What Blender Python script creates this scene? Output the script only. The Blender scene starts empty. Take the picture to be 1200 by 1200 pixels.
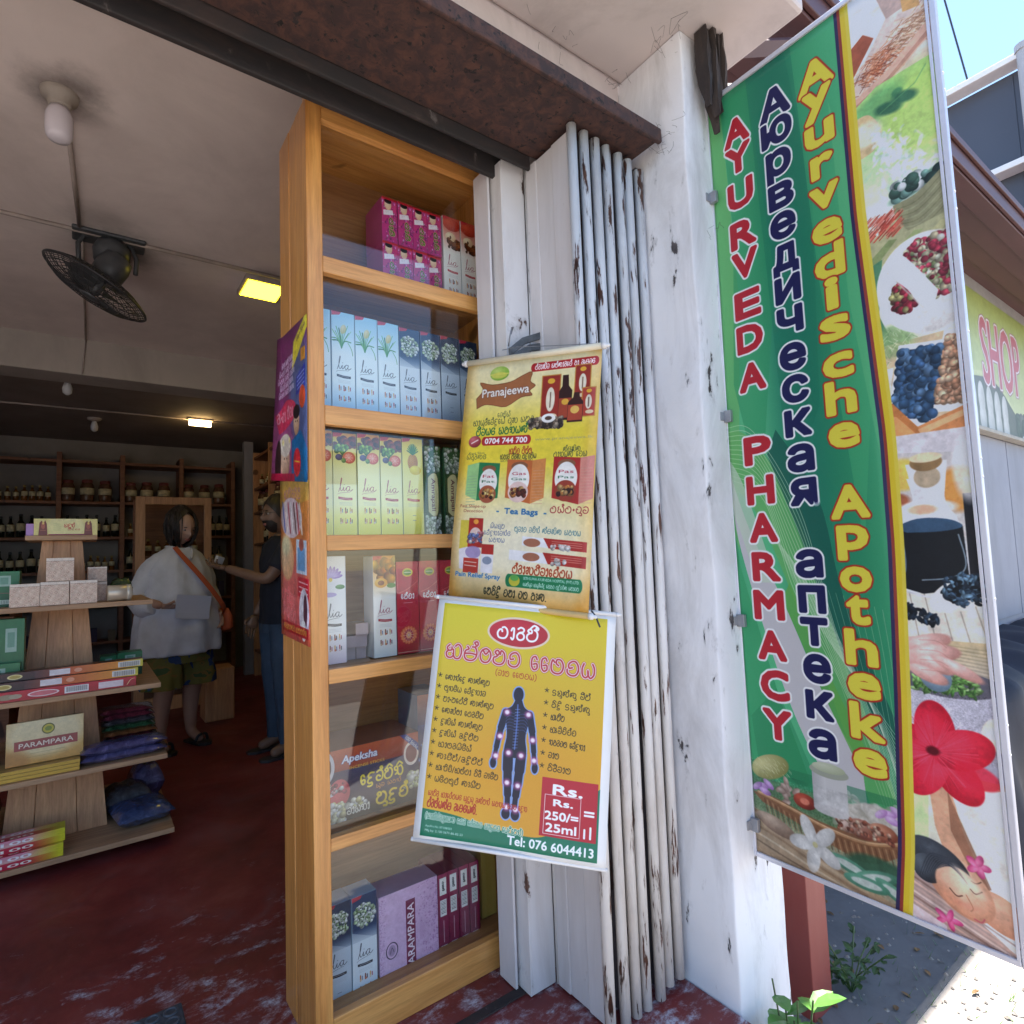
import bpy, bmesh, math, random
import numpy as np
from mathutils import Matrix, Vector

# ------------------------------------------------------------------ camera, world, sun, exposure
scn = bpy.context.scene
col = scn.collection
cam_d = bpy.data.cameras.new('camera')
cam = bpy.data.objects.new('camera', cam_d)
col.objects.link(cam)
cam_d.sensor_width = 36
cam_d.lens = 20.47
cam_d.clip_start = 0.02
cam_d.clip_end = 900
cam.matrix_world = Matrix(((0.80634, -0.01371, -0.59130, 0), (-0.59025, -0.08241, -0.80300, 0), (-0.03771, 0.99650, -0.07454, 1.25), (0, 0, 0, 1)))
scn.camera = cam

SUN = Vector((0.17, 0.010, 0.985)).normalized()
world = bpy.data.worlds.new('World')
scn.world = world
world.use_nodes = True
wn = world.node_tree
sky = wn.nodes.new('ShaderNodeTexSky')
sky.sky_type = 'NISHITA'
sky.sun_disc = False
sky.sun_elevation = math.asin(SUN.z)
sky.sun_rotation = math.atan2(SUN.x, SUN.y)
sky.dust_density = 0.15
sky.air_density = 1.0
sky.ozone_density = 2.0
wn.links.new(sky.outputs[0], wn.nodes['Background'].inputs[0])
wn.nodes['Background'].inputs[1].default_value = 0.135
sun_d = bpy.data.lights.new('sun', 'SUN')
sun_d.energy = 5.0
sun_d.angle = math.radians(0.5)
sun_d.color = (1.0, 0.955, 0.89)
sun = bpy.data.objects.new('sun', sun_d)
sun.rotation_euler = SUN.to_track_quat('Z', 'Y').to_euler()
col.objects.link(sun)
scn.view_settings.view_transform = 'Standard'
scn.view_settings.look = 'None'
scn.view_settings.gamma = 1
scn.view_settings.use_curve_mapping = False
scn.view_settings.exposure = 1.66
scn.cycles.max_bounces = 10
scn.cycles.diffuse_bounces = 6
scn.cycles.transparent_max_bounces = 12
scn.cycles.use_denoising = True

rnd = random.Random(7)
rng = np.random.default_rng(11)

# ------------------------------------------------------------------ materials
def new_mat(name):
    m = bpy.data.materials.new(name)
    m.use_nodes = True
    nt = m.node_tree
    return m, nt, nt.nodes['Principled BSDF']

def ramp(nt, stops):
    r = nt.nodes.new('ShaderNodeValToRGB')
    el = r.color_ramp.elements
    while len(el) < len(stops):
        el.new(0.5)
    for e, (p, c) in zip(el, stops):
        e.position = p
        e.color = tuple(c) + (1,) if len(c) == 3 else c
    return r

def noise(nt, scale, detail=5, rough=.6, stretch=(1, 1, 1), dist=0, offset=(0, 0, 0)):
    tc = nt.nodes.new('ShaderNodeTexCoord')
    mp = nt.nodes.new('ShaderNodeMapping')
    mp.inputs['Scale'].default_value = stretch
    mp.inputs['Location'].default_value = offset
    n = nt.nodes.new('ShaderNodeTexNoise')
    n.inputs['Scale'].default_value = scale
    n.inputs['Detail'].default_value = detail
    n.inputs['Roughness'].default_value = rough
    n.inputs['Distortion'].default_value = dist
    nt.links.new(tc.outputs['Object'], mp.inputs[0])
    nt.links.new(mp.outputs[0], n.inputs[0])
    return n

def mixc(nt, fac, a, b, mode='MIX'):
    m = nt.nodes.new('ShaderNodeMix')
    m.data_type = 'RGBA'
    m.blend_type = mode
    for sock, v in ((m.inputs[0], fac), (m.inputs[6], a), (m.inputs[7], b)):
        if hasattr(v, 'links') or hasattr(v, 'is_linked'):
            nt.links.new(v, sock)
        elif isinstance(v, (int, float)):
            sock.default_value = v
        else:
            sock.default_value = tuple(v) + (1,)
    return m.outputs[2]

def bump(nt, bs, h, strength=.3, dist=.01):
    b = nt.nodes.new('ShaderNodeBump')
    b.inputs['Strength'].default_value = strength
    b.inputs['Distance'].default_value = dist
    nt.links.new(h, b.inputs['Height'])
    nt.links.new(b.outputs[0], bs.inputs['Normal'])

def M_plain(name, c, rough=.6, metal=0, var=.12, scale=12, bmp=0.0, spec=None):
    m, nt, bs = new_mat(name)
    n = noise(nt, scale)
    r = ramp(nt, [(.3, [max(0, x * (1 - var)) for x in c]), (.7, [min(1, x * (1 + var)) for x in c])])
    nt.links.new(n.outputs[0], r.inputs[0])
    nt.links.new(r.outputs[0], bs.inputs['Base Color'])
    bs.inputs['Roughness'].default_value = rough
    bs.inputs['Metallic'].default_value = metal
    if spec is not None:
        bs.inputs['Specular IOR Level'].default_value = spec
    if bmp:
        bump(nt, bs, n.outputs[0], bmp, .004)
    return m

def M_wear(name, base, dirt, chip, dirt_pos=(.45, .75), chip_pos=.68, dirt_scale=3, chip_scale=14, rough=.55, stretch=(1, 1, .35), bmp=.25, var=.08, dirtamt=.5, chipstretch=(1, 1, .5)):
    """painted surface: soft grime, small chips down to another colour"""
    m, nt, bs = new_mat(name)
    n0 = noise(nt, 1.7, 4)
    r0 = ramp(nt, [(.3, [x * (1 - var) for x in base]), (.7, [min(1, x * (1 + var)) for x in base])])
    nt.links.new(n0.outputs[0], r0.inputs[0])
    n1 = noise(nt, dirt_scale, 8, .7, stretch, .6)
    r1 = ramp(nt, [(dirt_pos[0], (0, 0, 0)), (dirt_pos[1], (dirtamt,) * 3)])
    nt.links.new(n1.outputs[0], r1.inputs[0])
    c1 = mixc(nt, r1.outputs[0], r0.outputs[0], dirt)
    n2 = noise(nt, chip_scale, 7, .62, chipstretch, .3, (3.1, 7.7, 1.3))
    r2 = ramp(nt, [(chip_pos, (0, 0, 0)), (chip_pos + .015, (1, 1, 1))])
    nt.links.new(n2.outputs[0], r2.inputs[0])
    rh = ramp(nt, [(chip_pos - .05, (0, 0, 0)), (chip_pos, (.55, .55, .55))])
    nt.links.new(n2.outputs[0], rh.inputs[0])
    c1 = mixc(nt, rh.outputs[0], c1, [x * .45 + y * .25 + z * .3 for x, y, z in zip(base, dirt, chip)])
    nv = noise(nt, 30, 3); rv = ramp(nt, [(.35, [x * .6 for x in chip]), (.65, [min(1, x * 1.7) for x in chip])]); nt.links.new(nv.outputs[0], rv.inputs[0])
    c2 = mixc(nt, r2.outputs[0], c1, rv.outputs[0])
    nt.links.new(c2, bs.inputs['Base Color'])
    bs.inputs['Roughness'].default_value = rough
    n3 = noise(nt, 26, 8, .65)
    mx = nt.nodes.new('ShaderNodeMath'); mx.operation = 'MULTIPLY_ADD'
    mx.inputs[1].default_value = -2.0
    nt.links.new(r2.outputs[0], mx.inputs[0])
    nt.links.new(n3.outputs[0], mx.inputs[2])
    bump(nt, bs, mx.outputs[0], bmp, .002)
    return m

def M_wood(name, light, dark, scale=1.0, axis='z', rough=.45, ring=9, coat=.0):
    m, nt, bs = new_mat(name)
    s = {'z': (9, 9, .55), 'x': (.55, 9, 9), 'y': (9, .55, 9)}[axis]
    n = noise(nt, 2.2 * scale, 7, .62, s, 1.2)
    r = ramp(nt, [(.28, dark), (.5, [(a + b) / 2 for a, b in zip(light, dark)]), (.72, light)])
    nt.links.new(n.outputs[0], r.inputs[0])
    nf = noise(nt, 14 * scale, 5, .7, s, .2, (5, 2, 9))
    rf = ramp(nt, [(.35, (.72, .68, .62)), (.6, (1, 1, 1))])
    nt.links.new(nf.outputs[0], rf.inputs[0])
    c = mixc(nt, .8, r.outputs[0], rf.outputs[0], 'MULTIPLY')
    # a few dark knots and nail marks
    k = noise(nt, 5, 2, .4, (1, 1, .8), .2, (1, 8, 3))
    rk = ramp(nt, [(.735, (0, 0, 0)), (.76, (1, 1, 1))])
    nt.links.new(k.outputs[0], rk.inputs[0])
    c = mixc(nt, rk.outputs[0], c, [x * .35 for x in dark])
    nt.links.new(c, bs.inputs['Base Color'])
    bs.inputs['Roughness'].default_value = rough
    bs.inputs['Coat Weight'].default_value = coat
    bs.inputs['Coat Roughness'].default_value = .25
    bump(nt, bs, nf.outputs[0], .12, .002)
    return m

def M_emit(name, c, s):
    m, nt, bs = new_mat(name)
    bs.inputs['Base Color'].default_value = tuple(c) + (1,)
    bs.inputs['Emission Color'].default_value = tuple(c) + (1,)
    bs.inputs['Emission Strength'].default_value = s
    return m

def M_glass(name, tint=(1, 1, 1), rough=.02):
    m, nt, bs = new_mat(name)
    nt.nodes.remove(bs)
    out = nt.nodes['Material Output']
    tr = nt.nodes.new('ShaderNodeBsdfTransparent'); tr.inputs[0].default_value = tuple(tint) + (1,)
    gl = nt.nodes.new('ShaderNodeBsdfGlossy'); gl.inputs['Roughness'].default_value = rough
    lw = nt.nodes.new('ShaderNodeLayerWeight'); pw = nt.nodes.new('ShaderNodeMath'); pw.operation = 'POWER'; pw.inputs[1].default_value = 4.0
    nt.links.new(lw.outputs['Facing'], pw.inputs[0])
    fr = nt.nodes.new('ShaderNodeMapRange'); fr.inputs[3].default_value = .045; fr.inputs[4].default_value = .9
    nt.links.new(pw.outputs[0], fr.inputs[0])
    mx = nt.nodes.new('ShaderNodeMixShader')
    nt.links.new(fr.outputs[0], mx.inputs[0])
    nt.links.new(tr.outputs[0], mx.inputs[1])
    nt.links.new(gl.outputs[0], mx.inputs[2])
    nt.links.new(mx.outputs[0], out.inputs[0])
    return m

M = {}
M['wall_pink'] = M_wear('whitewash_rendered', (.60, .52, .50), (.28, .24, .22), (.20, .17, .15), chip_pos=.74, dirtamt=.55, chip_scale=9, rough=.8)
M['pillar'] = M_wear('white_limewash', (.75, .735, .75), (.30, .27, .25), (.07, .06, .06), dirt_pos=(.46, .72), chip_pos=.645, dirtamt=.5, chip_scale=15, rough=.8, dirt_scale=4.5, bmp=.8, stretch=(1.3, 1.3, .42), chipstretch=(1, 1, .4))
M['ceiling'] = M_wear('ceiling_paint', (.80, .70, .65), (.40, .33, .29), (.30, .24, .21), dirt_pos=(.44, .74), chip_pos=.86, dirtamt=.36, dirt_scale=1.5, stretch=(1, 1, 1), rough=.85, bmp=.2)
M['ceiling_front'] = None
M['ceiling_rear'] = M_plain('rear_ceiling_dimmed', (.26, .21, .18), .85, var=.2, scale=2)  # ceiling colour darkened here to imitate the dim rear of the room
M['canopy'] = M_wear('canopy_paint', (.60, .52, .49), (.26, .21, .19), (.18, .15, .14), dirt_pos=(.5, .8), chip_pos=.80, dirtamt=.55, dirt_scale=2.2, stretch=(1, 1, 1), rough=.85, bmp=.15)
M['beam'] = M_wear('beam_paint', (.46, .41, .36), (.22, .19, .16), (.08, .07, .06), chip_pos=.80, dirt_scale=2, rough=.8)
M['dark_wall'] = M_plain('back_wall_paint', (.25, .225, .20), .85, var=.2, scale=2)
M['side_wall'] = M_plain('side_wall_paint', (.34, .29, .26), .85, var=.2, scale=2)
M['rust'] = M_wear('rusty_steel', (.042, .023, .022), (.115, .048, .032), (.016, .012, .012), dirt_pos=(.42, .66), chip_pos=.60, dirt_scale=26, chip_scale=45, rough=.8, stretch=(1, 1, 1), bmp=.5, var=.35, dirtamt=.8, chipstretch=(1, 1, 1))
M['dark_steel'] = M_wear('dark_steel', (.022, .018, .018), (.075, .040, .030), (.10, .085, .08), dirt_pos=(.45, .7), chip_pos=.66, dirt_scale=9, rough=.8, stretch=(.4, 1, 1), bmp=.3)
M['gate'] = M_wear('gate_white_paint', (.68, .65, .64), (.34, .27, .22), (.09, .045, .03), chip_pos=.645, dirtamt=.5, chip_scale=16, dirt_scale=5, rough=.45, stretch=(1, 1, .25))
M['gate_panel'] = M_wear('gate_panel_paint', (.62, .585, .585), (.32, .26, .23), (.15, .08, .05), chip_pos=.69, dirtamt=.45, chip_scale=18, dirt_scale=5, rough=.5, stretch=(1, 1, .2))
M['rod'] = M_wear('gate_rod_paint', (.70, .68, .67), (.36, .28, .22), (.075, .032, .02), chip_pos=.60, dirtamt=.6, chip_scale=36, dirt_scale=7, rough=.45, stretch=(1, 1, .3), chipstretch=(1.3, 1.3, .16))
M['gate_gap_shade'] = M_wear('shade_toned_gate_sheet', (.11, .095, .10), (.04, .03, .028), (.05, .025, .02), chip_pos=.6, dirtamt=.7, chip_scale=14, dirt_scale=6, rough=.7, stretch=(1, 1, .2))  # dark base colour paints the shade in the gaps between the rods
M['wood'] = M_wood('varnished_wood', (.76, .37, .10), (.52, .20, .045), 1, 'z', .38, coat=.25)
M['wood_x'] = M_wood('varnished_wood_rail', (.76, .38, .11), (.52, .21, .05), 1, 'x', .38, coat=.25)
M['ply'] = M_wood('plywood_inside', (.52, .25, .09), (.34, .14, .05), 1, 'x', .55)
M['stand_wood'] = M_wood('stand_wood', (.66, .35, .16), (.44, .20, .09), 1, 'z', .5)
M['stand_wood_x'] = M_wood('stand_wood_shelf', (.60, .37, .20), (.38, .21, .11), 1, 'x', .55)
M['dark_wood'] = M_wood('dark_shelf_wood', (.30, .13, .06), (.16, .06, .03), 1, 'x', .6)
M['rot_wood'] = M_wear('rotten_wood', (.03, .022, .02), (.13, .085, .06), (.01, .01, .01), dirt_pos=(.45, .7), chip_pos=.6, dirt_scale=6, rough=.9, bmp=.6, stretch=(3, 3, .5))
M['glass'] = M_glass('window_glass', (.96, .98, .97))
M['jar_glass'] = M_glass('jar_glass', (.8, .8, .76), .05)
M['white_plastic'] = M_plain('white_plastic', (.72, .70, .69), .35, var=.06)
M['grey_metal'] = M_plain('grey_metal', (.32, .32, .34), .4, .6, .2, 20)
M['alu'] = M_plain('aluminium', (.62, .61, .66), .42, .35, .1, 9)
M['black'] = M_plain('black_plastic', (.03, .03, .033), .45, var=.2)
M['fan_grey'] = M_plain('fan_grey_plastic', (.07, .075, .08), .4, var=.25)
M['conduit'] = M_plain('conduit_plastic', (.42, .35, .31), .6, var=.25, scale=8)
M['red_post'] = M_wear('red_brown_paint', (.235, .05, .04), (.30, .10, .08), (.5, .45, .43), dirt_pos=(.5, .75), chip_pos=.76, chip_scale=6, rough=.5)
M['red_roof'] = M_wear('red_brown_roof', (.085, .033, .031), (.16, .07, .065), (.3, .22, .2), dirt_pos=(.5, .8), chip_pos=.83, rough=.5, stretch=(.3, 1, 1))
M['blue_clad'] = M_plain('grey_blue_cladding', (.055, .062, .085), .4, var=.05, scale=1)
M['trim_white'] = M_plain('white_trim', (.7, .7, .7), .5, var=.05)
M['pipe_grey'] = M_wear('grey_pipe', (.36, .37, .40), (.22, .22, .2), (.2, .12, .09), chip_pos=.75, rough=.6)
M['grey_board'] = M_wear('grey_painted_board', (.27, .27, .31), (.17, .17, .18), (.04, .04, .04), dirt_pos=(.45, .75), chip_pos=.77, rough=.6, chip_scale=5)
M['dark_cloth'] = M_plain('dark_tarpaulin', (.018, .018, .028), .7, var=.4, scale=4, bmp=.6)
M['green_leaf'] = None
# floor: red oxide cement with worn pale scuffs near the door
def M_floor():
    m, nt, bs = new_mat('red_oxide_cement')
    n0 = noise(nt, 2.2, 6, .65)
    r0 = ramp(nt, [(.3, (.125, .017, .016)), (.55, (.215, .032, .028)), (.75, (.29, .07, .055))])
    nt.links.new(n0.outputs[0], r0.inputs[0])
    # dust haze
    n1 = noise(nt, 4.5, 8, .75, (1, 1, 1), .8, (2, 3, 0))
    r1 = ramp(nt, [(.52, (0, 0, 0)), (.8, (.5, .5, .5))])
    nt.links.new(n1.outputs[0], r1.inputs[0])
    c = mixc(nt, r1.outputs[0], r0.outputs[0], (.22, .13, .13))
    # scuffs, only towards the doorway where people tread (y < 2.6)
    n2 = noise(nt, 7.5, 12, .78, (1.0, 1.5, 1), .25, (9.2, 4, 0))
    tc = nt.nodes.new('ShaderNodeTexCoord')
    sp = nt.nodes.new('ShaderNodeSeparateXYZ')
    nt.links.new(tc.outputs['Object'], sp.inputs[0])
    mr = nt.nodes.new('ShaderNodeMapRange')
    mr.inputs[1].default_value = 1.9; mr.inputs[2].default_value = 3.1
    mr.inputs[3].default_value = .075; mr.inputs[4].default_value = -.09
    nt.links.new(sp.outputs['Y'], mr.inputs[0])
    ad = nt.nodes.new('ShaderNodeMath'); ad.operation = 'ADD'
    nf_ = noise(nt, 70, 6, .8)
    ma_ = nt.nodes.new('ShaderNodeMath'); ma_.operation = 'MULTIPLY_ADD'; ma_.inputs[1].default_value = .16
    sb_ = nt.nodes.new('ShaderNodeMath'); sb_.operation = 'SUBTRACT'; sb_.inputs[1].default_value = .08
    nt.links.new(nf_.outputs[0], ma_.inputs[0]); nt.links.new(n2.outputs[0], ma_.inputs[2]); nt.links.new(ma_.outputs[0], sb_.inputs[0])
    nt.links.new(sb_.outputs[0], ad.inputs[0]); nt.links.new(mr.outputs[0], ad.inputs[1])
    r2 = ramp(nt, [(.57, (0, 0, 0)), (.63, (.30, .30, .30)), (.69, (1, 1, 1))])
    nt.links.new(ad.outputs[0], r2.inputs[0])
    c = mixc(nt, r2.outputs[0], c, (.52, .50, .54))
    nt.links.new(c, bs.inputs['Base Color'])
    rr = ramp(nt, [(.35, (.38, .38, .38)), (.7, (.65, .65, .65))])
    nt.links.new(n1.outputs[0], rr.inputs[0])
    nt.links.new(rr.outputs[0], bs.inputs['Roughness'])
    bump(nt, bs, n1.outputs[0], .15, .004)
    return m
M['floor'] = M_floor()

def M_ground():
    m, nt, bs = new_mat('street_concrete')
    n0 = noise(nt, 1.3, 8, .7)
    r0 = ramp(nt, [(.3, (.27, .24, .215)), (.7, (.42, .37, .32))])
    nt.links.new(n0.outputs[0], r0.inputs[0])
    n1 = noise(nt, 40, 6, .8)
    r1 = ramp(nt, [(.35, (.82, .82, .82)), (.65, (1.04, 1.04, 1.04))])
    nt.links.new(n1.outputs[0], r1.inputs[0])
    c = mixc(nt, .8, r0.outputs[0], r1.outputs[0], 'MULTIPLY')
    nt.links.new(c, bs.inputs['Base Color'])
    bs.inputs['Roughness'].default_value = .9
    bump(nt, bs, n1.outputs[0], .25, .004)
    return m
M['ground'] = M_ground()

def M_leaf(name, a, b):
    m, nt, bs = new_mat(name)
    oi = noise(nt, 6, 4)
    r = ramp(nt, [(.3, a), (.7, b)])
    nt.links.new(oi.outputs[0], r.inputs[0])
    nt.links.new(r.outputs[0], bs.inputs['Base Color'])
    bs.inputs['Roughness'].default_value = .4
    bs.inputs['Subsurface Weight'].default_value = 0
    return m
M['leaf'] = M_leaf('leaf_green', (.05, .16, .02), (.14, .33, .06))
M['leaf_dark'] = M_leaf('leaf_dark', (.02, .06, .015), (.07, .12, .03))

# ------------------------------------------------------------------ mesh helpers
class MB:
    def __init__(s):
        s.v = []; s.f = []; s.uv = []; s.mi = []
    def face(s, pts, uv=None, mi=0):
        n = len(s.v)
        s.v += [tuple(p) for p in pts]
        s.f.append(tuple(range(n, n + len(pts))))
        s.uv.append(uv or [(0, 0)] * len(pts)); s.mi.append(mi)
    def box(s, x0, x1, y0, y1, z0, z1, mi=0, rot=None, about=None, mis=None, uvs=None):
        """mis: dict face->material, uvs: dict face->(u0,v0,u1,v1); faces: f(-y) b(+y) l(-x) r(+x) t d"""
        P = {}
        for i, x in enumerate((x0, x1)):
            for j, y in enumerate((y0, y1)):
                for k, z in enumerate((z0, z1)):
                    p = Vector((x, y, z))
                    if rot is not None:
                        c = about or Vector(((x0 + x1) / 2, (y0 + y1) / 2, (z0 + z1) / 2))
                        p = rot @ (p - c) + c
                    P[i, j, k] = p
        n = len(s.v)
        keys = list(P)
        s.v += [tuple(P[k]) for k in keys]
        ix = {k: n + i for i, k in enumerate(keys)}
        F = {'f': [(0, 0, 0), (1, 0, 0), (1, 0, 1), (0, 0, 1)], 'b': [(1, 1, 0), (0, 1, 0), (0, 1, 1), (1, 1, 1)],
             'l': [(0, 1, 0), (0, 0, 0), (0, 0, 1), (0, 1, 1)], 'r': [(1, 0, 0), (1, 1, 0), (1, 1, 1), (1, 0, 1)],
             't': [(0, 0, 1), (1, 0, 1), (1, 1, 1), (0, 1, 1)], 'd': [(0, 1, 0), (1, 1, 0), (1, 0, 0), (0, 0, 0)]}
        for k, q in F.items():
            s.f.append(tuple(ix[c] for c in q))
            u = (uvs or {}).get(k, (0, 0, 1, 1))
            s.uv.append([(u[0], u[1]), (u[2], u[1]), (u[2], u[3]), (u[0], u[3])])
            s.mi.append((mis or {}).get(k, mi))
        return s
    def tube(s, pts, r, n=8, mi=0, caps=True, rf=None):
        pts = [Vector(p) for p in pts]
        base = len(s.v)
        up = None
        for i, p in enumerate(pts):
            d = (pts[min(i + 1, len(pts) - 1)] - pts[max(i - 1, 0)]).normalized()
            if up is None:
                up = Vector((0, 0, 1)) if abs(d.z) < .9 else Vector((1, 0, 0))
            a = d.cross(up).normalized(); b = d.cross(a).normalized()
            up = b.cross(d) * -1 if False else up
            rr = rf(i / (len(pts) - 1)) if rf else (r[i] if isinstance(r, (list, tuple)) else r)
            for k in range(n):
                t = 2 * math.pi * k / n
                s.v.append(tuple(p + a * math.cos(t) * rr + b * math.sin(t) * rr))
        for i in range(len(pts) - 1):
            for k in range(n):
                q = (base + i * n + k, base + i * n + (k + 1) % n, base + (i + 1) * n + (k + 1) % n, base + (i + 1) * n + k)
                s.f.append(q); s.uv.append([(0, 0)] * 4); s.mi.append(mi)
        if caps:
            s.f.append(tuple(base + k for k in range(n))[::-1]); s.uv.append([(0, 0)] * n); s.mi.append(mi)
            e = base + (len(pts) - 1) * n
            s.f.append(tuple(e + k for k in range(n))); s.uv.append([(0, 0)] * n); s.mi.append(mi)
        return s
    def lathe(s, prof, c=(0, 0, 0), n=14, mi=0, sx=1, sy=1, miz=None):
        base = len(s.v)
        for r, z in prof:
            for k in range(n):
                t = 2 * math.pi * k / n
                s.v.append((c[0] + r * math.cos(t) * sx, c[1] + r * math.sin(t) * sy, c[2] + z))
        for i in range(len(prof) - 1):
            for k in range(n):
                s.f.append((base + i * n + k, base + i * n + (k + 1) % n, base + (i + 1) * n + (k + 1) % n, base + (i + 1) * n + k))
                s.uv.append([(k / n, i / len(prof)), ((k + 1) / n, i / len(prof)), ((k + 1) / n, (i + 1) / len(prof)), (k / n, (i + 1) / len(prof))])
                s.mi.append(miz[i] if miz else mi)
        s.f.append(tuple(base + k for k in range(n))[::-1]); s.uv.append([(0, 0)] * n); s.mi.append(miz[0] if miz else mi)
        e = base + (len(prof) - 1) * n
        s.f.append(tuple(e + k for k in range(n))); s.uv.append([(0, 0)] * n); s.mi.append(miz[-1] if miz else mi)
        return s
    def loft(s, rings, mi=0, caps=True):
        """rings: lists of equally many points"""
        base = len(s.v); n = len(rings[0])
        for r in rings:
            s.v += [tuple(p) for p in r]
        for i in range(len(rings) - 1):
            for k in range(n):
                s.f.append((base + i * n + k, base + i * n + (k + 1) % n, base + (i + 1) * n + (k + 1) % n, base + (i + 1) * n + k))
                s.uv.append([(0, 0)] * 4); s.mi.append(mi)
        if caps:
            s.f.append(tuple(base + k for k in range(n))[::-1]); s.uv.append([(0, 0)] * n); s.mi.append(mi)
            e = base + (len(rings) - 1) * n
            s.f.append(tuple(e + k for k in range(n))); s.uv.append([(0, 0)] * n); s.mi.append(mi)
        return s
    def grid(s, fn, nu, nv, mi=0):
        """fn(u,v) -> point ; uv = (u, 1-v) with v down"""
        base = len(s.v)
        for j in range(nv + 1):
            for i in range(nu + 1):
                s.v.append(tuple(fn(i / nu, j / nv)))
        for j in range(nv):
            for i in range(nu):
                a = base + j * (nu + 1) + i
                s.f.append((a, a + nu + 1, a + nu + 2, a + 1))
                u0, u1, v0, v1 = i / nu, (i + 1) / nu, 1 - j / nv, 1 - (j + 1) / nv
                s.uv.append([(u0, v0), (u0, v1), (u1, v1), (u1, v0)]); s.mi.append(mi)
        return s
    def mesh(s, name, mats, smooth=False):
        me = bpy.data.meshes.new(name)
        me.from_pydata(s.v, [], s.f)
        ul = me.uv_layers.new(name='UVMap')
        ul.data.foreach_set('uv', [c for f in s.uv for p in f for c in p])
        for m in (mats if isinstance(mats, (list, tuple)) else [mats]):
            me.materials.append(m)
        me.polygons.foreach_set('material_index', s.mi)
        if smooth:
            me.polygons.foreach_set('use_smooth', [True] * len(s.f))
        me.update()
        return me

def tag(o, label=None, cat=None, group=None, kind=None):
    if label: o['label'] = label
    if cat: o['category'] = cat
    if group: o['group'] = group
    if kind: o['kind'] = kind
    return o

def obj(name, mb, mats, parent=None, smooth=False, bevel=0, loc=None, auto=None):
    me = mb.mesh(name, mats, smooth) if isinstance(mb, MB) else mb
    o = bpy.data.objects.new(name, me)
    col.objects.link(o)
    if parent is not None:
        o.parent = parent
    if loc is not None:
        o.location = loc
    if bevel:
        b = o.modifiers.new('bevel', 'BEVEL')
        b.width = bevel; b.segments = 2; b.limit_method = 'ANGLE'; b.harden_normals = False
    return o

def thing(name, label, cat, loc=(0, 0, 0), rz=0, group=None):
    o = bpy.data.objects.new(name, None)
    o.empty_display_size = .05
    col.objects.link(o)
    o.location = loc; o.rotation_euler = (0, 0, rz)
    tag(o, label, cat, group)
    return o

def struct(name, mb, mats, parent=None, bevel=0, smooth=False):
    o = obj(name, mb, mats, parent, smooth, bevel)
    if parent is None: o['kind'] = 'structure'
    return o

def box_obj(name, b, mat, parent=None, bevel=0.0015):
    return obj(name, MB().box(*b), mat, parent, bevel=bevel)

def copy_tree(o, parent=None):
    c = o.copy(); col.objects.link(c); c.parent = parent
    for ch in [x for x in bpy.data.objects if x.parent == o]:
        copy_tree(ch, c)
    return c

# ------------------------------------------------------------------ canvas for flat print
_fcache = {}
def text_tris(s):
    if s in _fcache: return _fcache[s]
    cu = bpy.data.curves.new('t', 'FONT'); cu.body = s; cu.size = 1; cu.resolution_u = 3; cu.fill_mode = 'FRONT'
    o = bpy.data.objects.new('t', cu); col.objects.link(o)
    bpy.context.view_layer.update()
    dg = bpy.context.evaluated_depsgraph_get()
    me = o.evaluated_get(dg).to_mesh()
    me.calc_loop_triangles()
    co = np.empty(len(me.vertices) * 3); me.vertices.foreach_get('co', co); co = co.reshape(-1, 3)[:, :2]
    t = np.empty(len(me.loop_triangles) * 3, dtype=np.int32); me.loop_triangles.foreach_get('vertices', t)
    T = co[t.reshape(-1, 3)].copy() if len(t) else np.zeros((0, 3, 2))
    o.evaluated_get(dg).to_mesh_clear()
    bpy.data.objects.remove(o); bpy.data.curves.remove(cu)
    _fcache[s] = T
    return T
CAP = .727 * 1.0
def _cap():
    global CAP
    T = text_tris('H'); CAP = T[..., 1].max()

def hexc(h):
    return np.array([int(h[i:i + 2], 16) for i in (0, 2, 4)], dtype=np.float32) / 255

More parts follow.
